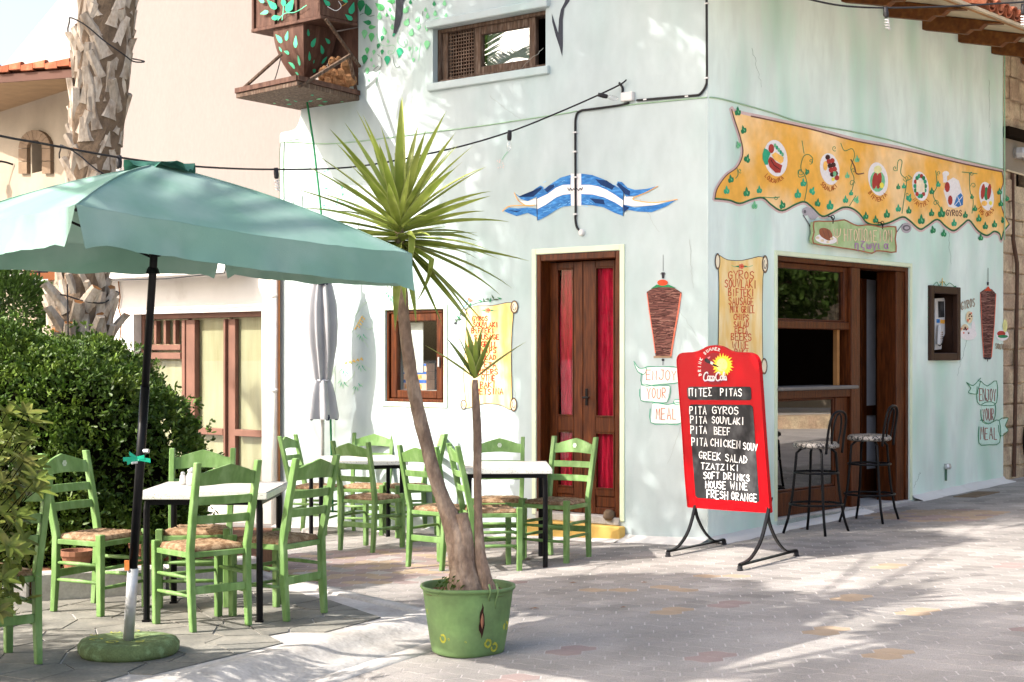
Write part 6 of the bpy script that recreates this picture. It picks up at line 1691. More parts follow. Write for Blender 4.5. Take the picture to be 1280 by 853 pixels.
def zebra():
    m = bpy.data.materials.new('zebra_cushion'); m.use_nodes = True; t = m.node_tree; N = t.nodes; L = t.links
    tc = N.new('ShaderNodeTexCoord'); wv = N.new('ShaderNodeTexWave'); wv.inputs['Scale'].default_value = 14; wv.inputs['Distortion'].default_value = 9; wv.inputs['Detail'].default_value = 2; wv.inputs['Detail Scale'].default_value = 3
    rp = N.new('ShaderNodeValToRGB'); rp.color_ramp.elements[0].position = .45; rp.color_ramp.elements[1].position = .55
    rp.color_ramp.elements[0].color = (.02, .018, .018, 1); rp.color_ramp.elements[1].color = (.36, .33, .29, 1)
    L.new(tc.outputs['Object'], wv.inputs[0]); L.new(wv.outputs[0], rp.inputs[0]); L.new(rp.outputs[0], N['Principled BSDF'].inputs[0]); MATS['zebra_cushion'] = m; return m
s1 = make_stool(); s2 = copy_tree(s1)
for o, x, y, l in ((s1, 2.50, 13.02, 'black tube bar stool nearer the corner, zebra seat in front of the lower glass'), (s2, 3.09, 13.70, 'black tube bar stool in front of the open shop door, farther from the corner')):
    o.location = (x, y, ground_z(x, y)); o.rotation_euler = (0, 0, math.atan2(D2.y, D2.x) + .12 * (o == s2)); mark(o, l, 'bar stool', 'black bar stools at the shop counter')
# ---------------------------------------------------------------- red menu stand
BLc, BRc = Vector((1.409, 12.24, .344)), Vector((1.83, 11.35, .382))
wv_ = BRc - BLc; nb = Vector((-.912, -.41, 0)).normalized(); vv = (nb * .11 + Vector((0, 0, 1.12))).normalized(); nn_ = wv_.cross(vv).normalized()
if nn_.y > 0: nn_ = -nn_
PB = Plane(BLc, wv_, nn_, vv)
sg = empty('menu_stand', (1.63, 11.78, 0), 'red enamel chalkboard menu stand on black curved iron legs by the corner', 'menu board')
q3 = lambda pts: cv(840, 425, 3.79, pts)
ol = q3(cr([(75, 790), (62, 640), (50, 450), (36, 260), (25, 120), (28, 82), (50, 65), (100, 62), (140, 50), (172, 34), (205, 30), (240, 38), (272, 55), (310, 63), (370, 66), (400, 86), (412, 130), (422, 260), (436, 470), (450, 660), (462, 817)], 3)) + q3([(270, 805)])
mb = MB(); n = len(ol)
mb.prism(list(range(n)) and [(i, 0) for i in range(n)], lambda i, z: PB.px(ol[i][0], ol[i][1], -.02), lambda i, z: PB.px(ol[i][0], ol[i][1], 0))
brd = mb.build('board', M_red, sg)
mb = MB()
for s_ in range(n): mb.bar(PB.px(*ol[s_], -.01), PB.px(*ol[(s_ + 1) % n], -.01), .012, .026, up=nn_)
mb.build('rim', M_red, brd)
A = Art('chalkboard', PB, parent=sg); A.off = .0022
A.p(M_chalkb, q3([(84, 222), (370, 222), (376, 230), (378, 278), (372, 286), (86, 284), (76, 276), (72, 232)]))
A.p(M_chalkb, q3([(90, 306), (374, 308), (385, 318), (415, 762), (408, 769), (122, 748), (112, 738), (80, 318)]))
tx = lambda s_, x0, y0, x1, y1, h_, wd=1.1: A.t(M_chalk, s_, *q3([(x0, y0)])[0], h_ / 3.79, (x1 - x0) / 3.79 / len(s_), wd, slope=(y1 - y0) / (x1 - x0), sx=(x1 - x0) / 3.79 / len(s_) * .175, jit=.35)
tx("ΠITEΣ", 84, 268, 198, 264, 36); tx("PITAS", 232, 264, 338, 268, 34)
tx("PITA", 87, 352, 170, 352, 36); tx("GYROS", 193, 350, 324, 352, 34)
tx("PITA", 90, 395, 172, 397, 33); tx("SOUVLAKI", 192, 395, 350, 403, 32)
tx("PITA", 92, 442, 172, 444, 34); tx("BEEF", 203, 448, 284, 454, 34)
tx("PITA", 96, 500, 174, 503, 36); tx("CHICKEN", 186, 502, 330, 516, 34); tx("SOUV", 340, 518, 412, 526, 32)
tx("GREEK", 131, 562, 238, 570, 34); tx("SALAD", 256, 576, 364, 586, 34)
tx("TZATZIKI", 140, 612, 328, 619, 28); tx("SOFT", 152, 656, 232, 659, 31); tx("DRINKS", 247, 660, 376, 670, 31)
tx("HOUSE", 162, 702, 262, 706, 33); tx("WINE", 280, 707, 366, 712, 33); tx("FRESH", 168, 748, 272, 755, 36); tx("ORANGE", 284, 756, 410, 768, 35)
A.done()
A = Art('emblem', PB, parent=sg); A.off = .0022
z12 = lambda pts: cv(860, 430, 12.19, pts)
A.p(M_redd, z12(ellipse(405, 380, 195, 248, 32)))
sun_pts = []
for k in range(44):
    th = 2 * math.pi * k / 44; r = 1.0 if k % 2 else .72
    r *= 1 + .08 * math.sin(k * 2.3); sun_pts.append((535 + 165 * r * math.cos(th + .05 * (k % 2)), 325 + 180 * r * math.sin(th + .05 * (k % 2))))
A.p(P_wingr, z12(sun_pts), .001); A.p(pnt('pale_sun_face', 252, 222, 130), z12(ellipse(525, 320, 85, 100, 18)), .0018)
A.s(P_orange, z12(cr([(520, 380), (545, 392), (575, 380)], 3)), .5, .003); A.p(P_orange, z12(ellipse(500, 295, 8, 8, 6)), .0028); A.p(P_orange, z12(ellipse(550, 290, 8, 8, 6)), .0028)
A.p(M_chalkb, z12([(262, 225), (300, 220), (350, 262), (395, 300), (440, 318), (485, 348), (470, 356), (410, 340), (360, 310), (290, 285), (262, 262)]), .0036)
A.p(M_white, z12([(358, 262), (400, 285), (385, 322), (350, 302)]), .0042); A.p(pnt('pink_highlight', 230, 130, 140), z12([(310, 205), (352, 190), (345, 215), (318, 228)]), .004)
def script(m, wd, dy, off):
    S = lambda pts, w_=wd: A.s(m, z12(cr([(x, y + dy) for x, y in pts], 4)), w_, off)
    S([(318, 448), (305, 430), (275, 445), (256, 490), (254, 530), (275, 555), (312, 545)]); S([(268, 560), (310, 548), (360, 558), (410, 556)], wd * .8)
    for cx_ in (330, 525): S(ellipse(cx_, 515, 17, 30, 9) + [(cx_ + 17, 515)], wd * .8)
    S([(378, 495), (362, 487), (350, 510), (356, 542), (378, 538)], wd * .8); S([(412, 495), (392, 490), (386, 520), (398, 545), (412, 520), (414, 492), (416, 545)], wd * .8)
    S([(424, 510), (440, 508)], wd * .8); S([(502, 445), (480, 430), (452, 450), (438, 495), (445, 540), (470, 555), (500, 540)])
    S([(548, 530), (560, 480), (572, 432), (556, 430), (550, 480), (556, 545)], wd * .8); S([(590, 495), (572, 495), (568, 530), (580, 545), (594, 520), (596, 495), (600, 548)], wd * .8)
script(pnt('lilac_shadow', 170, 150, 190), 1.5, 8, .005); script(M_white, 1.25, 0, .0062)
A.t(M_white, "DRINK SUMMER", 0, 0, 3.4, 0, .85, arc=(893.5, 461, 17.0, 23.2, math.radians(203), math.radians(66)), sx=.52, jit=.05)
A.done()
def flat(pts, name, wd=.034, th=.010):
    mb = MB(); P = cr(pts, 4)
    up = nb
    for i in range(len(P) - 1): mb.bar(P[i], Vector(P[i + 1]) + (Vector(P[i + 1]) - Vector(P[i])) * .05, th, wd, up=(0, 0, 1)) if False else None
    rows = []
    ax_ = (BRc - BLc).normalized(); ax_.z = 0
    for i, p in enumerate(P):
        p = Vector(p); d = (Vector(P[min(i + 1, len(P) - 1)]) - Vector(P[max(i - 1, 0)])).normalized(); s = ax_.cross(d).normalized()
        rows.append([p + ax_ * wd / 2 + s * th / 2, p - ax_ * wd / 2 + s * th / 2, p - ax_ * wd / 2 - s * th / 2, p + ax_ * wd / 2 - s * th / 2])
    mb.grid(rows, closed=True); mb.poly(rows[0][::-1]); mb.poly(rows[-1])
    return mb.build(name, M_black, sg)
for base, f1, f2 in ((BLc, Vector((1.176, 11.94, 0)), Vector((1.677, 12.53, 0))), (BRc, Vector((1.579, 10.97, 0)), Vector((2.085, 11.62, 0)))):
    for f in (f1, f2): f.z = ground_z(f.x, f.y) + .045
    m0 = base + Vector((.0, 0, .10)) - nn_ * .012 + nn_ * .004
    mj = base - nn_ * .03; 
    mdl = (f1 + f2) / 2
    mj = Vector((base.x * .6 + mdl.x * .4, base.y * .6 + mdl.y * .4, base.z - .06))
    a_ = m0 - nn_ * .022
    flat([a_, mj + Vector((0, 0, .06)), mj.lerp(f1, .25) + Vector((0, 0, -.06)), mj.lerp(f1, .62) + Vector((0, 0, -.075)), f1], 'leg')
    flat([a_ - nn_ * .003, mj + Vector((0, 0, .03)), mj.lerp(f2, .25) + Vector((0, 0, -.07)), mj.lerp(f2, .62) + Vector((0, 0, -.085)), f2], 'leg')
    mb = MB(); mb.bar(f1 + Vector((0, 0, -.006)), f2 + Vector((0, 0, -.006)), .034, .010); mb.build('foot_bar', M_black, sg)
    for f in (f1, f2):
        mb = MB(); g0 = ground_z(f.x, f.y); mb.lathe([(.022, g0), (.024, g0 + .008), (.018, g0 + .012), (.018, f.z - .012)], (f.x, f.y, 0), 10); mb.build('rubber_foot', M_cable, sg)
# ---------------------------------------------------------------- hanging shop sign
HB = W2.shift(.05)
hs = empty('hanging_sign', HB.px(1068, 296), 'small sage green wooden shop sign with a roast chicken painted on it', 'sign')
c8 = lambda pts: cv(990, 240, 8.53, pts)
ol = c8(cr([(232, 320), (350, 316), (480, 310), (555, 299), (620, 330), (700, 362), (800, 352), (880, 362), (960, 378), (1105, 374), (1098, 500), (1107, 640), (990, 634), (900, 630), (850, 655), (780, 640), (650, 615), (540, 600), (400, 577), (225, 547), (234, 430)], 2, True)); n = len(ol)
mb = MB(); mb.prism([(i, 0) for i in range(n)], lambda i, z: HB.px(*ol[i], -.03), lambda i, z: HB.px(*ol[i], 0)); mb.build('board', P_signg, hs)
A = Art('painted_face', HB, parent=hs); A.off = .001
A.s(pnt('rust_edge_paint', 156, 98, 72), ol + ol[:1], 1.6, .0005)
A.p(P_white, c8(ellipse(360, 505, 118, 52, 18, .12)), .001); A.p(pnt('roast_paint', 150, 92, 66), c8(cr([(290, 400), (340, 385), (400, 410), (430, 470), (400, 520), (340, 500), (295, 460)], 3, True)), .0018)
for x_, y_ in ((320, 520), (380, 535), (420, 500), (270, 490)): A.p(P_tan, c8(ellipse(x_, y_, 20, 14, 8)), .0026)
A.s(P_brownl, c8([(320, 400), (350, 480)]), .6, .003); A.s(P_brownl, c8([(370, 400), (395, 490)]), .6, .003)
for m_, dx, wd in ((P_brownl, .5, 1.0), (P_tan, 0, 1.15)):
    random.seed(4)
    A.t(m_, "Ψ", c8([(440, 560)])[0][0] + dx, c8([(440, 552)])[0][1], 19, 10, wd, sx=2.3, jit=.1, off=.001 + .0015 * (dx == 0))
    A.t(m_, "HTOΠΩΛEION", c8([(552, 0)])[0][0] + dx, c8([(0, 520)])[0][1], 14.5, 6.15, wd, sx=1.05, slope=.03, jit=.2, off=.001 + .0015 * (dx == 0))
    A.t(P_brownl if dx else P_purple, "nζωγια", c8([(670, 0)])[0][0] + dx, c8([(0, 602)])[0][1], 9.5, 7.3, wd, sx=1.25, slope=.02, jit=.15, off=.001 + .0015 * (dx == 0))
A.done()
for x_, y_ in ((1041, 274), (1103, 281)):
    mb = MB(); p = HB.px(x_, y_ + 3); mb.tube(cr([tuple(p + Vector((0, 0, -.02))), tuple(p + Vector((0, 0, .03))), tuple(p - HB.n * .05 + Vector((0, 0, .05)))], 4), .005, 6); mb.tube([p + HB.u * .03 * math.cos(a) + Vector((0, 0, .035 + .02 * math.sin(a))) for a in [k * .7 for k in range(10)]], .004, 5); mb.build('hook', M_black, hs)
# ---------------------------------------------------------------- pay phone
pl = W2.shift(-.12)
ph = empty('pay_phone', pl.px(1176, 445), 'white wall pay phone inside the dark brown niche', 'telephone')
p6 = lambda pts: cv(1150, 330, 3.415, pts)
ol = p6([(66, 148), (104, 145), (109, 160), (110, 240), (115, 262), (114, 280), (95, 330), (92, 365), (66, 368)]); n = len(ol)
mb = MB(); mb.prism([(i, 0) for i in range(n)], lambda i, z: pl.px(*ol[i], -.10), lambda i, z: pl.px(*ol[i], 0)); mb.build('body', M_plastic, ph, bevel=.004)
A = Art('screen', pl, parent=ph); A.off = .001; A.p(M_chalkb, p6([(76, 160), (102, 160), (104, 228), (78, 230)])); A.p(P_blue, p6([(70, 236), (84, 236), (84, 252), (70, 252)])); A.p(P_orange, p6([(86, 238), (106, 240), (104, 256), (86, 254)]))
for i in range(3):
    for j in range(4): A.p(P_greys, p6([(76 + 8 * i, 290 + 9 * j), (81 + 8 * i, 290 + 9 * j), (81 + 8 * i, 295 + 9 * j), (76 + 8 * i, 295 + 9 * j)]))
A.done()
mb = MB(); mb.tube(cr([tuple(pl.px(*p, .02)) for p in p6([(72, 300), (66, 330), (76, 350), (88, 335), (92, 310)])], 4), .005, 6); mb.build('cord', M_cable, ph, smooth=True)
mb = MB(); p0, p1 = [pl.px(*p, .03) for p in p6([(70, 262), (66, 345)])]; mb.bar(p0, p1, .035, .03); mb.build('handset', M_plastic, ph, bevel=.006)
# ---------------------------------------------------------------- cables, junction box, drain pipe, tap
def wallrun(pl, pts, r, m, name, label, cat, out=.012, n=4):
    mb = MB(); mb.tube([pl.px(x, y, out) for x, y in cr(pts, n)], r, 6); o = mb.build(name, m, None, smooth=True); return mark(o, label, cat)
cab = empty('wall_cable', W1.px(787, 124), 'black cable clipped down the sunny wall to the hook above the door', 'cable')
for pts in ([(884, -20), (884.5, 60), (884.5, 98), (883, 108), (876, 118), (866, 120), (830, 123), (797, 126)], [(787, 129), (776, 132), (740, 137), (727, 139), (721, 146), (720, 170), (720.5, 262), (720, 272), (722, 284), (728, 291)], [(779, 117), (779, 110), (775, 104)]):
    mb = MB(); mb.tube([W1.px(x, y, .012) for x, y in cr(pts, 5)], .010, 7); mb.build('cable_run', M_cable, cab, smooth=True)
mb = MB(); a, b = W1.uv(779.5, 128), W1.uv(794, 115)
W1.wbox(mb, a[0], b[0], a[1], b[1], .0, .045); mb.build('junction_box', M_plastic, cab, bevel=.006)
for x, y in ((884.5, 5), (884.5, 98), (860, 121), (808, 125), (720, 166), (720, 190), (720.5, 222), (720.5, 268)):
    mb = MB(); a, b = W1.uv(x - 2, y + 1.2), W1.uv(x + 2, y - 1.2); W1.wbox(mb, a[0], b[0], a[1], b[1], 0, .024); mb.build('cable_clip', M_plastic, cab)
mb = MB(); mb.lathe([(.03, 0), (.03, .02), (.02, .03)], (0, 0, 0), 12); mb.v = [tuple(W1.px(728, 291) + W1.n * v[2] + W1.u * v[0] + Vector((0, 0, v[1]))) for v in mb.v]; mb.build('wall_plug', M_plastic, cab)
m_thin = pnt('painted_over_cable', 150, 182, 150, .08)
wallrun(W1, [(356, 300), (355, 190), (362, 178), (400, 180), (440, 178), (520, 168), (600, 158), (640, 152), (700, 143), (722, 139)], .005, m_thin, 'thin_cable', 'thin painted-over cable crossing the sunny wall behind the yucca', 'cable', .006)
wallrun(W1, [(724, 139), (790, 131), (840, 126), (884, 122)], .005, m_thin, 'thin_cable', 'thin painted-over cable from the door hook line to the corner', 'cable', .006)
wallrun(W2, [(886, 122), (905, 125), (960, 140), (1000, 153), (1060, 164), (1110, 175), (1170, 192), (1215, 203), (1254, 212)], .006, m_thin, 'thin_cable', 'thin painted-over cable sagging above the ochre banner', 'cable', .008)
mb = MB(); mb.tube([W2.px(1253.5, y, .02) for y in (70, 130, 200, 214, 300)], .008, 6); mark(mb.build('thin_cable', m_thin, None), 'green painted cable running down the far end of the shaded wall', 'cable')
mb = MB(); mb.tube([W2.px(1255, 213, .03), W2.px(1290, 232, .25)], .010, 6); mark(mb.build('bare_cable', pnt('pale_cable', 206, 190, 160), None), 'pale loose cable leaving the mint wall at the right edge', 'cable')
dp = empty('drain_pipe', W1.px(348, 633, .0), 'white rusty-edged drainpipe at the left end of the mint wall', 'pipe')
pz = ground_z(-2.4, 16)
p0 = W1.w(ULL - .02, pz, .05); mb = MB(); mb.tube([p0, p0 + Vector((0, 0, 2.55 - pz))], .038, 12); mb.build('pipe', M_white, dp, smooth=True)
for z in (.35, 1.35, 2.3):
    mb = MB(); mb.tube([p0 + Vector((0, 0, z)), p0 + Vector((0, 0, z + .035))], .044, 12); mb.build('bracket', M_white, dp, smooth=True)
mb = MB(); mb.bar(p0 + W1.u * .045 - W1.n * .02, p0 + W1.u * .045 - W1.n * .02 + Vector((0, 0, 2.6)), .012, .05); mb.build('rust_seam', pnt('rust_brown', 128, 84, 52), dp)
tp = empty('wall_tap', W2.px(1181, 600), 'small rusty wall tap with pipe low on the shaded wall', 'tap')
mb = MB(); mb.tube([W2.px(1181, 601, .012), W2.px(1181, 585, .012)], .012, 7); mb.build('pipe', pnt('greenish_old_pipe', 70, 100, 84), tp)
mb = MB(); mb.lathe([(.03, -.02), (.04, 0), (.03, .035)], W2.px(1181, 584, .03), 9); mb.build('valve', M_steel, tp)
mh = empty('manhole_cover', (0, 0, 0), 'small rusty rectangular drain cover by the foot of the shaded wall', 'drain cover')
c_ = gpx(1221, 617, .14); mh.location = (c_.x, c_.y, ground_z(c_.x, c_.y))
mb = MB()
mb.hexa([c_ + D2 * a + W2.n * b + Vector((0, 0, ground_z((c_ + D2 * a + W2.n * b).x, (c_ + D2 * a + W2.n * b).y) - c_.z + z)) for z in (-.01, .008) for a, b in ((-.28, -.12), (.28, -.12), (.28, .12), (-.28, .12))])
mb.build('plate', pnt('rusty_plate', 112, 96, 78), mh, bevel=.004)
for k in range(5):
    mb = MB(); a = -.2 + k * .1; q = [c_ + D2 * (a + i) + W2.n * b for i, b in ((-.012, -.09), (.012, -.09), (.012, .09), (-.012, .09))]
    mb.hexa([p_ + Vector((0, 0, ground_z(p_.x, p_.y) - c_.z + z)) for z in (.0085, .012) for p_ in q]); mb.build('rib', pnt('rusty_plate', 112, 96, 78), mh)
# ---------------------------------------------------------------- strings of bulbs
def string(pts, bulbs, label, group):
    P = cr([tuple(at(*p)) for p in pts], 6)
    root = empty('light_string', P[0], label, 'string lights')
    mb = MB(); mb.tube(P, .0075, 6); cb = mb.build('cable', M_cable, root, smooth=True)
    for x, y, Y_, tilt, coil in bulbs:
        c_ = at(x, y, Y_); d = Vector((math.sin(tilt), 0, -math.cos(tilt)))
        mb = MB(); mb.tube([c_ - d * .018, c_ + d * .03, c_ + d * .055, c_ + d * .065], [.016, .020, .018, .014], 10); h = mb.build('bulb_holder', M_cable, root, smooth=True)
        mb = MB()
        if coil:
            mb.tube([c_ + d * (.07 + .0035 * i) + Vector((math.cos(i * 1.05), math.sin(i * 1.05), 0)) * .017 for i in range(26)], .005, 5)
            mb.build('bulb', M_plastic, h, smooth=True)
        else:
            mb.tube([c_ + d * s for s in (.065, .085, .12, .15, .16)], [.012, .02, .022, .014, .003], 10); mb.build('bulb', M_bulb, h, smooth=True)
string([(-40, 158, 9.0), (0, 170, 9.3), (60, 181, 9.8), (149, 197, 10.5), (240, 208, 11.2), (345, 212, 12.0), (450, 208, 12.8), (560, 187, 13.1), (637, 165, 13.15), (700, 140, 13.2), (748, 119, 13.2), (775, 106, 13.15), (783, 100, 13.12)],
    [(149, 198, 10.5, 0, 1), (345, 213, 12.0, .08, 1), (637, 166, 13.1, -.05, 0), (750, 119, 13.15, 1.35, 0)], 'black bulb string sagging from the left edge to the junction box', None)
string([(940, -14, 12.0), (1000, -3, 12.1), (1050, 7, 12.2), (1107, 10, 12.3), (1190, 8, 12.4), (1290, 2, 12.5)], [(1107, 12, 12.3, .12, 2), (1279, 8, 12.5, 0, 2)], 'black bulb string crossing in front of the eave at the top right', None)
# ---------------------------------------------------------------- painted wooden oriel at top left
orl = empty('wooden_oriel', W1.w(UL - .5, 3.95, .2), 'brown wooden hanging oriel painted with teal leaves, on a railed platform', 'oriel')
BZ = 4.70
mb = MB(); e_ = .003
W1.wbox(mb, UL - .986, UL - .002, BZ, 6.1, .004, .468); box_ = mb.build('box', M_rustbr, orl, bevel=.006)
mb = MB()
for u_ in (UL - .97, UL - .66, UL - .34, UL - .02): W1.wbox(mb, u_ - .02, u_ + .012, BZ - .03, 6.1, .469, .492)
mb.build('batten', M_rustbr, box_, bevel=.003)
mb = MB(); W1.wbox(mb, UL - 1.0, UL, BZ - .035, BZ - .002, .004, .49); mb.build('lower_rail', M_rustbr, box_, bevel=.004)
cu, co = UL - .49, .245
mb = MB(); P = []
for i in range(13):
    t = i / 12; h_ = .215 * math.cos(t * math.pi / 2 * .93) ** .62; z = BZ - .036 - .50 * t
    row = []
    for k in range(4):
        sx, sy = ((-1, -1), (1, -1), (1, 1), (-1, 1))[k]; nx, ny = ((1, -1), (1, 1), (-1, 1), (-1, -1))[k]
        for j in range(5): row.append(W1.w(cu + h_ * (sx + (nx - sx) * j / 5), z, co + h_ * (sy + (ny - sy) * j / 5)))
    P.append(row)
mb.grid(P, closed=True); mb.poly(P[-1]); bell = smooth_angle(mb.build('bowl', M_rustbr, orl), 50)
pz_ = 3.955
cn = [gpx(295, 123, pz_), gpx(371.6, 107, pz_), gpx(450, 126, pz_), gpx(382, 139.5, pz_)]
mb = MB(); mb.hexa([c_ for c_ in cn] + [c_ + Vector((0, 0, .045)) for c_ in cn]); plat = mb.build('platform', M_oldwood, orl, bevel=.004)
A = Art('painted_leaf_star', Plane(cn[0] - Vector((0, 0, .001)), (1, 0, 0), (0, 0, -1), (0, 1, 0)), parent=plat)
for k, (x, y, l, a) in enumerate(((385, 127, 8, -.9), (395, 124, 9, -1.2), (402, 127, 8, -1.5), (397, 131, 8, -1.9), (372, 127, 7, .9), (362, 125, 6, 1.2), (365, 130, 7, 1.7), (345, 129, 4, 1.5), (388, 119, 5, -1.2), (425, 127, 5, -1.5), (420, 131, 4, -1.7))):
    c_, s_ = math.cos(a), math.sin(a); A.p(P_lgreen if k % 2 else P_teal, [(x + l * (-s_) * q - w_ * c_ * 1.4, y - l * .32 * c_ * q * 1 - w_ * .8) for q, w_ in ((0, 0), (.5, 1), (1, 0), (.5, -1))])
A.done()
def bar3(a, b, w_, name='brace', m=M_oldwood):
    mb = MB(); mb.bar(a, b, w_, w_ * .8); mb.build(name, m, orl, bevel=.003)
bar3(cn[0] + Vector((.02, 0, .05)), at(352, 68, 14.95), .03); bar3(at(374, 111, 14.42) + Vector((0, 0, .02)), at(438, 69, 15.0), .035); bar3(at(407, 24, 14.86), at(450, 84, 15.2), .03)
bar3(at(437, 72, 15.0), cn[2] + Vector((-.03, 0, .05)), .03); bar3(at(376, 95, 15.1), at(376, 122, 15.1), .03, 'post')
mb = MB(); P = cr([tuple(at(351, 73, 14.95)), tuple(at(346, 92, 14.98)), tuple(at(340, 110, 15.02))], 4); mb.tube(P, .005, 5); mb.build('wire', M_cable, orl)
for k in range(4):
    mb = MB(); a, b = cn[k] + Vector((0, 0, .07)), cn[(k + 1) % 4] + Vector((0, 0, .07)); mb.bar(a, b, .03, .045); mb.build('platform_edge', M_rustbr, plat)
mb = MB(); u0_, u1_ = W1.uv(408, 60)[0], UL - .003
W1.wbox(mb, u0_, u1_, pz_ + .05, BZ - .04, -.3, -.02); mb.build('back_board', M_rustbr, orl)
mb = MB(); random.seed(3)
for k in range(26):
    c_ = at(U(400, 440), U(62, 106) if k % 2 else U(90, 106), 15.15); r_ = U(.03, .06); mb.lathe([(r_ * .5, -r_), (r_, -r_ * .3), (r_ * .9, r_ * .4), (r_ * .3, r_)], c_, 6, .4)
mb.build('straw_nest', mat('dry_straw', (.22, .11, .05, 1), .95, .4, 30, .006, 60), orl)
PF_ = W1.shift(.493); PR_ = Plane(W1.w(UL - .0015, 0, 0), -W1.n, W1.u)
o8 = lambda pts: cv(290, 0, 5.88, pts)
M_lt = pnt('bright_teal_leaf', 90, 190, 150)
A = Art('painted_leaves', PF_, parent=box_)
for x, y, s_, a_ in ((295, 35, 50, .8), (240, 95, 34, 1.9), (430, 40, 60, -.5), (330, 130, 40, -1.4), (215, 5, 30, 1.0), (380, 10, 40, .1)): A.leaf(P_teal if s_ > 36 else M_lt, *o8([(x, y)])[0], s_ / 5.88, a_, .5)
A.s(M_lt, cr(o8([(340, 150), (390, 100), (470, 90), (550, 40)]), 4), .9); A.s(M_lt, cr(o8([(370, 150), (380, 60), (372, -10)]), 4), .9)
A.done()
A = Art('painted_leaves', PR_, parent=box_)
for x, y, s_, a_ in ((692, 20, 36, .8), (825, 8, 26, 1.2), (880, 62, 48, -.3), (855, 128, 36, .9)): A.leaf(P_teal, *o8([(x, y)])[0], s_ / 5.88, a_, .5)
A.s(P_white, cr(o8([(700, 50), (760, 80), (800, 50), (780, 10)]), 4), .8); A.s(P_orange, cr(o8([(800, 50), (840, 20), (790, 0)]), 4), .6)
A.done()
def bowlleaf(u_, t, side, s_, a_, m_):
    pass
# leaves painted on the bowl: projected on its two visible faces
def bell_pt(face, w_, z):
    t = min(.97, max(0, (BZ - .036 - z) / .50)); h_ = .215 * math.cos(t * math.pi / 2 * .93) ** .62 + .003
    return W1.w(cu + w_ * h_, z, co + h_) if face == 0 else W1.w(cu + h_, z, co - w_ * h_)
for face, spots in ((0, ((-.65, .10, .06, .7), (-.1, .09, .05, -.4), (.45, .16, .06, -.2), (-.3, .24, .04, 1.2), (.55, .33, .05, .1), (-.2, .36, .055, 1.0), (.0, .44, .035, 1.2), (-.7, .2, .03, .4))), (1, ((-.7, .08, .035, .1), (-.35, .16, .055, -.5), (.25, .21, .05, .6), (-.55, .29, .045, .2), (-.15, .33, .02, 0), (.62, .30, .045, -.5), (.1, .41, .04, 1.4), (.5, .12, .04, 1.0)))):
    mb = MB(); mb.mi = 0
    for k, (w_, dz, s_, a_) in enumerate(spots):
        c_, q_ = math.cos(a_), math.sin(a_)
        mb.poly([bell_pt(face, w_ + (x * c_ - y * q_) * s_ / .2, BZ - .036 - dz + (x * q_ + y * c_) * s_) for x, y in ((0, 1), (.3, .4), (.5, -.3), (.3, -.8), (0, -.95), (-.3, -.8), (-.5, -.3), (-.3, .4))])
    mb.build('painted_leaves', M_lt if face == 0 else P_teal, bell, fix=False)
mb = MB(); mb.tube([at(384, 128, 15.15), at(392, 180, 15.12), at(400, 250, 15.1), at(409, 350, 15.08), at(416, 640, 15.05)], .010, 7)
mark(mb.build('green_cord', P_green, None, smooth=True), 'green painted wire strung from the oriel platform down past the folded umbrella', 'wire')
# ---------------------------------------------------------------- peach and white neighbour
nb_ = empty('peach_building', W1.w(-6.5, 0, -.3), 'pale peach building with a white ledge and brown framed papered windows', 'building')
WB = W1.shift(-.32)
mb = MB(); uA = WB.uv(108, 300)[0]
mb.add([WB.w(uA, 2.3), WB.w(UL + .5, 2.3), WB.w(UL + .5, 9), WB.w(uA, 9)], [(0, 1, 2, 3)]); mb.add([WB.w(uA, -.6), WB.w(uA, 9), WB.w(uA, 9, -6), WB.w(uA, -.6, -6)], [(0, 1, 2, 3)])
mb.build('peach_wall', M_peach, nb_, fix=False)
WC = W1.shift(-.10)
O_S = opening(WC, (167, 392), (327, 390), (167, 640), (327, 640), .05)
mb = MB(); uB = WC.uv(131, 400)[0]; uC = WC.uv(349.5, 400)[0]; zt_ = WC.uv(240, 345)[1]
wall_mesh(mb, WC, uB, uC, -.6, zt_, [O_S], .35)
mb.add([WC.w(uB, -.6), WC.w(uB, zt_), WC.w(uB, zt_, -.6), WC.w(uB, -.6, -.6)], [(0, 1, 2, 3)])
mb.build('white_wall', M_white, nb_, fix=False)
mb = MB(); u1_ = WC.uv(314, 345)[0]
WC.wbox(mb, uB - .05, u1_, zt_ - .02, zt_ + .05, -.5, .34); WC.wbox(mb, uB - .05, WC.uv(245, 330)[0], zt_ + .05, zt_ + .62, -.5, .30); WC.wbox(mb, WC.uv(245, 330)[0], u1_, zt_ + .05, zt_ + .42, -.5, .22)
WC.wbox(mb, u1_ + .002, uC, zt_ + .002, zt_ + .62, -.5, -.002)
mb.build('ledge', M_white, nb_, bevel=.01)
mb = MB(); mb.tube([WC.px(131, 353, .02), WC.px(160, 352, .33), WC.px(240, 350, .35), WC.px(314, 343, .35), WC.px(315, 336, .35)], .008, 6); mb.build('cable', M_cable, nb_)
mb = MB(); mb.tube([WC.px(x, y, .02) for x, y in ((150, 352), (152, 372), (150, 385), (154, 400), (151, 430), (153, 450))], .008, 6); mb.build('loose_cable', pnt('rust_brown', 128, 84, 52), nb_)
fS = frame(WC, O_S, .055, M_redbrown, nb_, 'shop_window_frame', -.22, -.10)
pl = WC.shift(-.16); Xs = lambda x: pl.uv(x, 400)[0]; Zs = lambda x, y: pl.uv(x, y)[1]
a, b, c, d = O_S
mb = MB()
pl.wbox(mb, Xs(231), Xs(235), c + .01, d - .071, -.04, .045); mb.build('mullion', M_redbrown, fS, bevel=.004)
mb = MB(); pl.wbox(mb, Xs(235) + .001, Xs(246), c + .01, d - .071, -.04, .03); mb.build('mullion', M_redbrown, fS, bevel=.004)
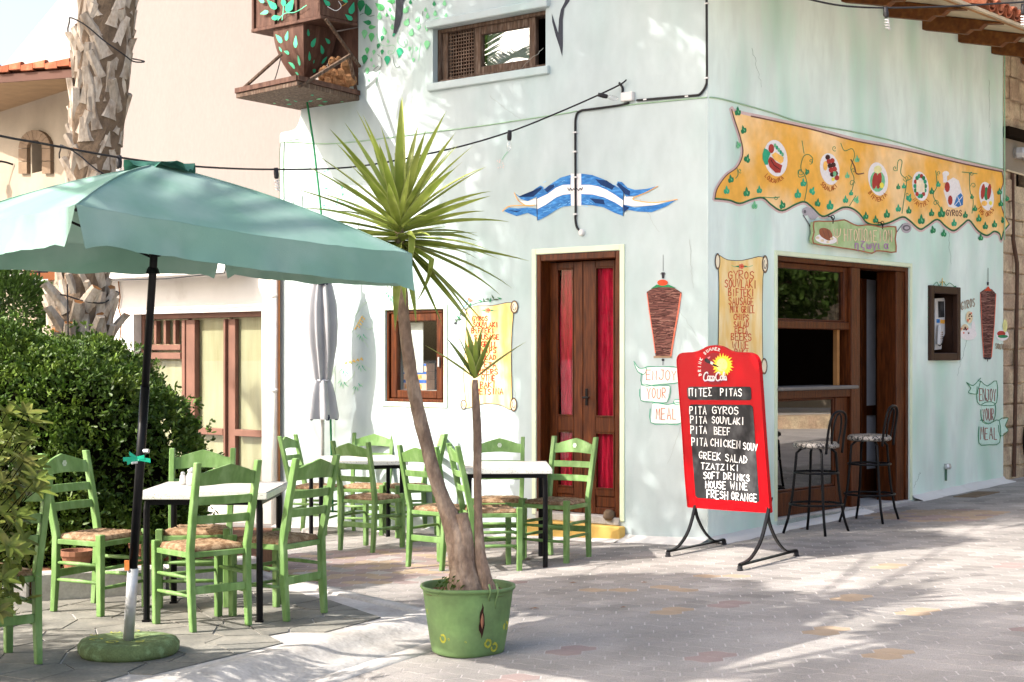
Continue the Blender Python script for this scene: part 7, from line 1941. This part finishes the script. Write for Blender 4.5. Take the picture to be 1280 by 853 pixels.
mb = MB(); pl.wbox(mb, Xs(283), Xs(285.5), c + .01, d - .071, -.04, .045); mb.build('mullion', M_redbrown, fS, bevel=.004)
mb = MB(); pl.wbox(mb, Xs(285.5) + .001, Xs(295), c + .01, d - .071, -.04, .012); mb.build('mullion', M_redbrown, fS, bevel=.004)
zr = Zs(300, 541)
mb = MB(); pl.wbox(mb, Xs(248) + .002, Xs(283) - .002, zr - .035, zr + .035, -.03, .05); mb.build('transom', M_redbrown, fS, bevel=.004)
mb = MB(); pl.wbox(mb, Xs(296.5) + .002, b - .071, zr - .035, zr + .035, -.03, .05); mb.build('transom', M_redbrown, fS, bevel=.004)
for y0, y1 in ((431, 438), (441, 449)):
    mb = MB(); pl.wbox(mb, a + .071, Xs(230) - .002, Zs(200, y1), Zs(200, y0), -.03, .05); mb.build('transom', M_redbrown, fS, bevel=.004)
for x_ in (182, 195, 207, 219):
    mb = MB(); pl.wbox(mb, Xs(x_), Xs(x_ + 3), Zs(200, 430.5), d - .071, -.03, .03); mb.build('glazing_bar', M_redbrown, fS, bevel=.003)
for x0, x1 in ((167, 231), (236, 285), (287, 327)):
    mb = MB(); pl.wbox(mb, Xs(x0) + .003, Xs(x1) - .003, c + .01, d - .05, -.06, -.045); mb.build('papered_pane', M_cream, fS)
    mb = MB(); pl.wbox(mb, Xs(x0) + .003, Xs(x1) - .003, c + .01, d - .05, -.034, -.031); mb.build('pane', M_glass, fS)
mb = MB(); pl.wbox(mb, a - .1, b + .1, c - .2, d + .1, -.7, -.62); mb.build('interior', M_dark, fS)
# clay pots on the planting bed, behind the tables
for k, (x, y, Y_, r, h_, lab) in enumerate(((182, 680, 10.35, .10, .15, 'terracotta pot on the bed kerb behind the umbrella pole'), (212, 683, 10.5, .11, .14, 'terracotta pot on the bed between hedge and jar table legs'), (96, 695, 9.95, .10, .15, 'terracotta pot behind the chair with the flower, left of the pole'))):
    c_ = at(x, y, Y_); c_.z = .13
    t = empty('clay_pot', c_, lab, 'plant pot', 'terracotta pots on the planting bed')
    mb = MB(); mb.lathe([(r * .65, 0), (r * .95, h_ * .8), (r * 1.1, h_ * .8), (r * 1.12, h_), (r * .95, h_), (r * .9, h_ * .85)], (0, 0, 0), 18, 0, True, False); mb.build('pot_body', M_terra, t, local=True, smooth=False)
    mb = MB(); mb.lathe([(r * .9, h_ * .84), (.01, h_ * .88)], (0, 0, 0), 14, 0, False, True); mb.build('soil', M_soil, t, local=True)
# ---------------------------------------------------------------- far house on the left
fh = empty('far_house', at(20, 400, 22), 'beige house with clay tile eave, arched window and balcony beyond the palm', 'house')
q0 = at(-60, 142, 23.4); q1 = at(120, 142, 19.4)
FP = Plane(Vector((q0.x, q0.y, 0)), Vector((q1.x - q0.x, q1.y - q0.y, 0)), Vector((q1.y - q0.y, -(q1.x - q0.x), 0)) )
if FP.n.y > 0: FP.n = -FP.n
fu0, fu1 = 0, (Vector((q1.x, q1.y, 0)) - FP.o).length
O_AR = opening(FP, (40, 172), (57, 172), (40, 215), (57, 215))
mb = MB(); wall_mesh(mb, FP, fu0 - 3, fu1, -.5, 4.88, [O_AR], .3); mb.build('house_wall', M_beige, fh, fix=False)
mb = MB(); FP.wbox(mb, O_AR[0] - .1, O_AR[1] + .1, O_AR[2] - .1, O_AR[3] + .1, -.5, -.31); mb.build('window_pane', mat('dark_red_brown_shutter', (.05, .015, .01, 1), .5), fh)
A = MB(); cxx = 49.5
for k in range(9):
    a0, a1 = math.pi * k / 9, math.pi * (k + .94) / 9; P = []
    for out in (-.02, .05):
        for r, a in ((9.5, a0), (20, a0), (20, a1), (9.5, a1)): P.append(FP.px(cxx - 2 + r * math.cos(a), 186 - r * 1.15 * math.sin(a), out))
    m_ = MB(); m_.hexa(P); m_.build('arch_stone', M_archst, fh)
for s_ in (-1, 1):
    for k in range(2):
        P = [FP.px(cxx - 2 + s_ * r, 186 + y, o) for o in (-.02, .05) for r, y in ((9.5, k * 16 + .5), (20, k * 16 + .5), (20, k * 16 + 15.5), (9.5, k * 16 + 15.5))]
        m_ = MB(); m_.hexa(P); m_.build('arch_stone', M_archst, fh)
mb = MB(); e0, e1 = gpx(-60, 108.5, 4.87), gpx(120, 95.5, 4.87)
s0_, s1_ = Vector((q0.x, q0.y, 4.872)), Vector((q1.x, q1.y, 4.872))
mb.hexa([e0, e1, s1_ + Vector((.5, 1, 0)), s0_ + Vector((-.5, 1, 0))] + [p + Vector((0, 0, .10)) for p in (e0, e1, s1_ + Vector((.5, 1, 0)), s0_ + Vector((-.5, 1, 0)))])
ev = mb.build('eave', mat('eave_soffit_boards', (.23, .15, .08, 1), .8, .12, 6, 0, 1), fh)
mb = MB(); mb.bar(e0 + Vector((0, -.02, .05)), e1 + Vector((0, -.02, .05)), .03, .10); mb.build('fascia', mat('dull_brown_fascia', (.10, .045, .03, 1), .7), ev)
nn2 = 12; rw = random.Random(2)
for k in range(nn2):
    a = e0.lerp(e1, k / nn2); b = e0.lerp(e1, (k + .97) / nn2); dz = .12 + .02 * (k % 2)
    mb = MB(); P = []
    for t in (0, 1):
        p = a.lerp(b, t); P.append([p + Vector((0, -.08 + .5 * q, dz + .09 * math.sin(math.pi * min(1, .25 + q)) + .02 * t)) for q in (0, .1, .25, .5, 1.0)] + [p + Vector((0, .4, dz)), p + Vector((0, -.08, dz))])
    mb.grid(P, closed=True); mb.poly(P[0][::-1]); mb.poly(P[1]); mb.build('roof_tile', M_tile, ev)
mb = MB(); gp = [(-60, 140), (-60, 160), (220, 160), (220, -190), (75, -3), (68, 6), (0, 88)]
n = len(gp); mb.prism([(i, 0) for i in range(n)], lambda i, z: at(gp[i][0], gp[i][1], 27.0), lambda i, z: at(gp[i][0], gp[i][1], 27.0) + Vector((0, .6, 0)))
g_ = mb.build('white_gable', M_white, None); mark(g_, 'bright white gable wall rising behind the clay tile eave, left of the palm', 'gable wall')
lp = empty('wall_lamp', FP.px(12, 212, .1), 'black lantern on a bracket on the beige house wall', 'lantern')
c_ = FP.px(8, 216, .30)
mb = MB(); mb.tube(cr([tuple(FP.px(18, 206, .02)), tuple(FP.px(14, 203, .15)), tuple(c_ + Vector((0, 0, .10)))], 4), .015, 6); mb.build('bracket', M_black, lp)
mb = MB(); mb.lathe([(.12, .0), (.04, .08), (.01, .12)], c_ - Vector((0, 0, .02)), 6); mb.build('lamp_cap', M_black, lp)
mb = MB(); mb.lathe([(.06, -.25), (.10, -.02)], c_, 6); mb.build('lamp_glass', M_bulb, lp)
mb = MB(); mb.lathe([(.065, -.28), (.065, -.25)], c_, 6); mb.build('lamp_foot', M_black, lp)
# balcony under the umbrella edge
bal = empty('balcony', at(30, 350, 19.5), 'white balcony with black railing and orange-brown door at the left edge', 'balcony')
mb = MB(); P = [at(x, y, Y_) for Y_ in (19.0, 20.2) for x, y in ((-60, 352), (60, 349), (60, 356), (-60, 360))]; mb.hexa(P); mb.build('balcony_slab', M_white, bal)
mb = MB(); P = [at(x, y, 20.4) for x, y in ((-60, 300), (29, 300), (29, 352), (-60, 354))]; mb.hexa(P + [p + Vector((0, .2, 0)) for p in P]); mb.build('balcony_wall', M_white, bal)
mb = MB(); P = [at(x, y, 20.4) for x, y in ((29.3, 300), (70, 300), (70, 350), (29.3, 352))]; mb.hexa(P + [p + Vector((0, .15, 0)) for p in P]); mb.build('balcony_door', mat('orange_brown_door', (.25, .085, .03, 1), .6), bal)
for x in (-8, 8, 21.5, 35, 49): 
    mb = MB(); a, b = at(x, 302, 19.2), at(x, 351, 19.2); mb.tube([a, a.lerp(b, .3), a.lerp(b, .42), a.lerp(b, .5), b], [.012, .012, .03, .012, .012], 6); mb.build('baluster', M_black, bal)
mb = MB(); mb.tube([at(-60, 342, 19.2), at(60, 340, 19.2)], .012, 6); mb.build('lower_rail', M_black, bal)
def leaf_ball(n, c_, r, seed):
    rr = np.random.RandomState(seed); d = rr.normal(0, 1, (n, 3)); d /= np.linalg.norm(d, axis=1)[:, None]
    p = d * (rr.uniform(.35, 1, n) ** .6)[:, None] * np.array(r); return p + np.array(c_), d
bt = empty('bush', at(20, 380, 16), 'loose dark bush between the hedge top and the balcony', 'bush')
p_, d_ = leaf_ball(3500, tuple(at(10, 392, 15.5)), (.50, .5, .42), 4); p2, d2 = leaf_ball(1500, tuple(at(-10, 368, 15.5)), (.45, .4, .35), 6)
leaf_cloud('foliage', np.concatenate([p_, p2]), np.concatenate([d_, d2]), .07, .028, M_leaf3, bt, seed=4)
mb = MB(); mb.tube([at(5, 700, 15.5), at(8, 400, 15.5)], .04, 6); mb.build('trunk', M_bark, bt)
# ---------------------------------------------------------------- rough stone house at the right edge
rs = empty('stone_house', W2.w(UR + .5, 0, -.1), 'rough beige stone house squeezed in at the right edge', 'house')
W3 = W2.shift(-.06)
O_RW = opening(W3, (1270, 172), (1300, 180), (1270, 232), (1300, 240))
mb = MB(); wall_mesh(mb, W3, UR + .002, UR + 6, -.5, 6.5, [O_RW], .25); mb.build('stone_wall', M_stone, rs, fix=False)
mb = MB(); W3.wbox(mb, O_RW[0] - .05, O_RW[1] + .05, O_RW[2] - .05, O_RW[3] + .05, -.4, -.26); mb.build('window_pane', M_dark, rs)
random.seed(8); z = .12
while z < 4.6:
    h_ = U(.16, .26); u_ = UR + .03
    while u_ < UR + 1.0:
        w_ = U(.2, .42)
        if not (u_ + w_ > O_RW[0] - .02 and u_ < O_RW[1] and z + h_ > O_RW[2] and z < O_RW[3]) and not (3.35 < z < 3.9):
            mb = MB(); j = lambda: U(-.012, .012)
            P = [W3.w(u_ + j(), z + j(), o) for o in (0,)] ; o_ = U(.015, .045)
            P = [W3.w(u_ + i * w_ * .97 + j(), z + k * h_ * .95 + j(), o) for o in (-.02, o_) for i, k in ((0, 0), (1, 0), (1, 1), (0, 1))]
            mb.hexa(P); mb.build('stone', M_stone, rs, bevel=.012)
        u_ += w_
    z += h_
mb = MB(); W3.wbox(mb, UR + .01, UR + 2, 3.86, 3.96, -.02, .12); mb.build('dark_beam', M_dark, rs)
mb = MB(); W3.wbox(mb, UR + .01, UR + 2, 3.5, 3.85, -.02, .03); mb.build('plaster_band', M_beige, rs)
mb = MB(); mb.lathe([(.07, -.05), (.09, 0), (.07, .06)], W3.px(1266, 193, .08), 8); mb.lathe([(.06, -.05), (.08, 0), (.05, .06)], W3.px(1275, 196, .1), 8); mb.build('pipe_joint', M_steel, rs)
mb = MB(); mb.tube([W3.px(1261, 215, .04), W3.px(1262, 300, .04), W3.px(1266, 330, .05), W3.px(1265, 420, .05), W3.px(1262, 596, .05)], .022, 7); mb.build('drain_pipe', pnt('rust_dark_pipe', 84, 62, 50), rs)
mb = MB(); mb.tube(cr([tuple(W3.px(x, y, .06)) for x, y in ((1277, 520), (1273, 545), (1274, 568), (1279, 572))], 4), .012, 6); mb.build('iron_hook', M_black, rs)
# ---------------------------------------------------------------- trees outside the frame that dapple the place, and what the shop glass mirrors
SV = Vector((-1.16, -.42, 1.0))
def tree(name, label, blobs, trunk, m=M_leaf3, L_=.12, W_=.05, dens=1.0, seed=1):
    t = empty(name, trunk[0], label, 'tree')
    P = []; D = []
    for k, (c_, r, n) in enumerate(blobs):
        p, d = leaf_ball(int(n * dens), tuple(c_), r if isinstance(r, tuple) else (r, r, r * .75), seed + k); P.append(p); D.append(d)
    leaf_cloud('crown', np.concatenate(P), np.concatenate(D), L_, W_, m, t, seed=seed)
    mb = MB(); mb.tube([Vector(p) for p in trunk], [.16 - .10 * i / max(1, len(trunk) - 1) for i in range(len(trunk))], 8)
    tr = mb.build('trunk', M_bark, t, smooth=True)
    for k, (c_, r, n) in enumerate(blobs):
        mb = MB(); mb.tube([Vector(trunk[-1]), Vector(trunk[-1]).lerp(Vector(c_), .5) + Vector((0, 0, .1)), Vector(c_)], [.03, .018, .008], 6); mb.build('limb', M_bark, t)
    return t
wallT = lambda x, y, s: W1.px(x, y) + SV * s
gT = lambda x, y, s: gpx(x, y, ground_z((x - CX) / F * 9.5, 9.5)) + SV * s
B = []
for x, y, s, r, n in BLOBS_WALL: B.append((wallT(x, y, s), r, n))
for p, s, r, n in BLOBS_3D: B.append((Vector(p) + SV * s, r, n))
tree('shade_tree', 'leafy tree outside the left of the frame dappling the sunny facade', B, [(-8.6, 10.6, -.2), (-8.3, 10.6, 3.0), (-7.6, 10.7, 5.6)], seed=11)
B = []
for x, y, s, r, n in BLOBS_GROUND: B.append((gT(x, y, s), r, n))
tree('shade_tree', 'leafy tree outside the left of the frame dappling the street', B, [(-6.8, 4.6, -.2), (-6.4, 4.6, 3.0), (-5.2, 5.2, 5.2)], seed=31)
B = []
for (x, y, z), r, n in BLOBS_LOW: B.append((Vector((x, y, z)), r, n))
if B: tree('tall_shrub', 'tall shrub outside the left edge shading the front of the patio', B, [(-6.0, 6.2, -.2), (-5.9, 6.2, 1.0)], seed=41)
B = [(Vector((x, y, z)), r, n) for (x, y, z), r, n in (((12, 14.5, 3.4), 1.6, 3800), ((13, 17.5, 3.8), 1.9, 4200), ((14, 21, 3.6), 1.9, 3800), ((12.5, 16, 5.6), 1.8, 3000), ((14, 19.5, 6), 2.0, 3000), ((12, 12, 4.5), 1.6, 3000), ((14.5, 17, 2.6), 1.6, 3000))]
tree('street_tree', 'street tree outside the right of the frame, mirrored in the shop glass', B, [(13.5, 17, -.2), (13.3, 17, 2.5)], L_=.2, W_=.09, seed=51)
p2_ = empty('palm_tree', (-9.0, 13.2, -.2), 'second palm outside the left of the frame, mirrored in the upper window', 'palm tree')
mb = MB(); mb.tube([(-9, 13.2, -.2), (-9.05, 13.2, 3), (-9, 13.2, 5.3)], [.24, .2, .2], 10); mb.build('trunk', M_palmf, p2_)
crown_of_fronds(p2_, Vector((-9, 13.2, 5.3)), 16, .8)
mb = MB(); mb.box(17.5, 18.5, 4, 36, -.5, 9.5); hb = mb.build('street_house', mat('ochre_stucco', (.26, .21, .15, 1), .9), None); mark(hb, 'white house across the side street, outside the right of the frame', 'house')
mb = MB(); mb.bar((11.2, 10, .2), (11.8, 24, .35), .5, .7); lw_ = mb.build('low_wall', M_stone, None); mark(lw_, 'low stone wall across the side street, outside the right of the frame', 'wall')
# dry leaves and small litter on the paving
for k, (x, y) in enumerate(((716, 722), (668, 752), (779, 756), (805, 726), (660, 690), (832, 668), (1002, 668))):
    c_ = gpx(x, y, 0); c_.z = ground_z(c_.x, c_.y) + .006; mb = MB(); l = U(.02, .035)
    mb.add([c_ + Vector((-l, 0, 0)), c_ + Vector((0, -.4 * l, .004)), c_ + Vector((l, .1 * l, .002)), c_ + Vector((.1 * l, .5 * l, .006))], [(0, 1, 2, 3)])
    o = mb.build('dry_leaf', pnt('dry_leaf_brown', 110, 74, 44), None, fix=False); mark(o, ['dry leaf lying just right of the yucca tub rim', 'dry leaf on the pavers behind the yucca tub', 'dry leaf in the umbrella shadow between tub and menu stand', 'dry leaf nearest the left foot of the menu stand', 'dry leaf under the table near the brown door', 'dry leaf beside the white wall foot left of the menu stand', 'dry leaf at the foot of the shop front, right of the menu stand'][k], 'leaf', 'dry leaves on the paving')
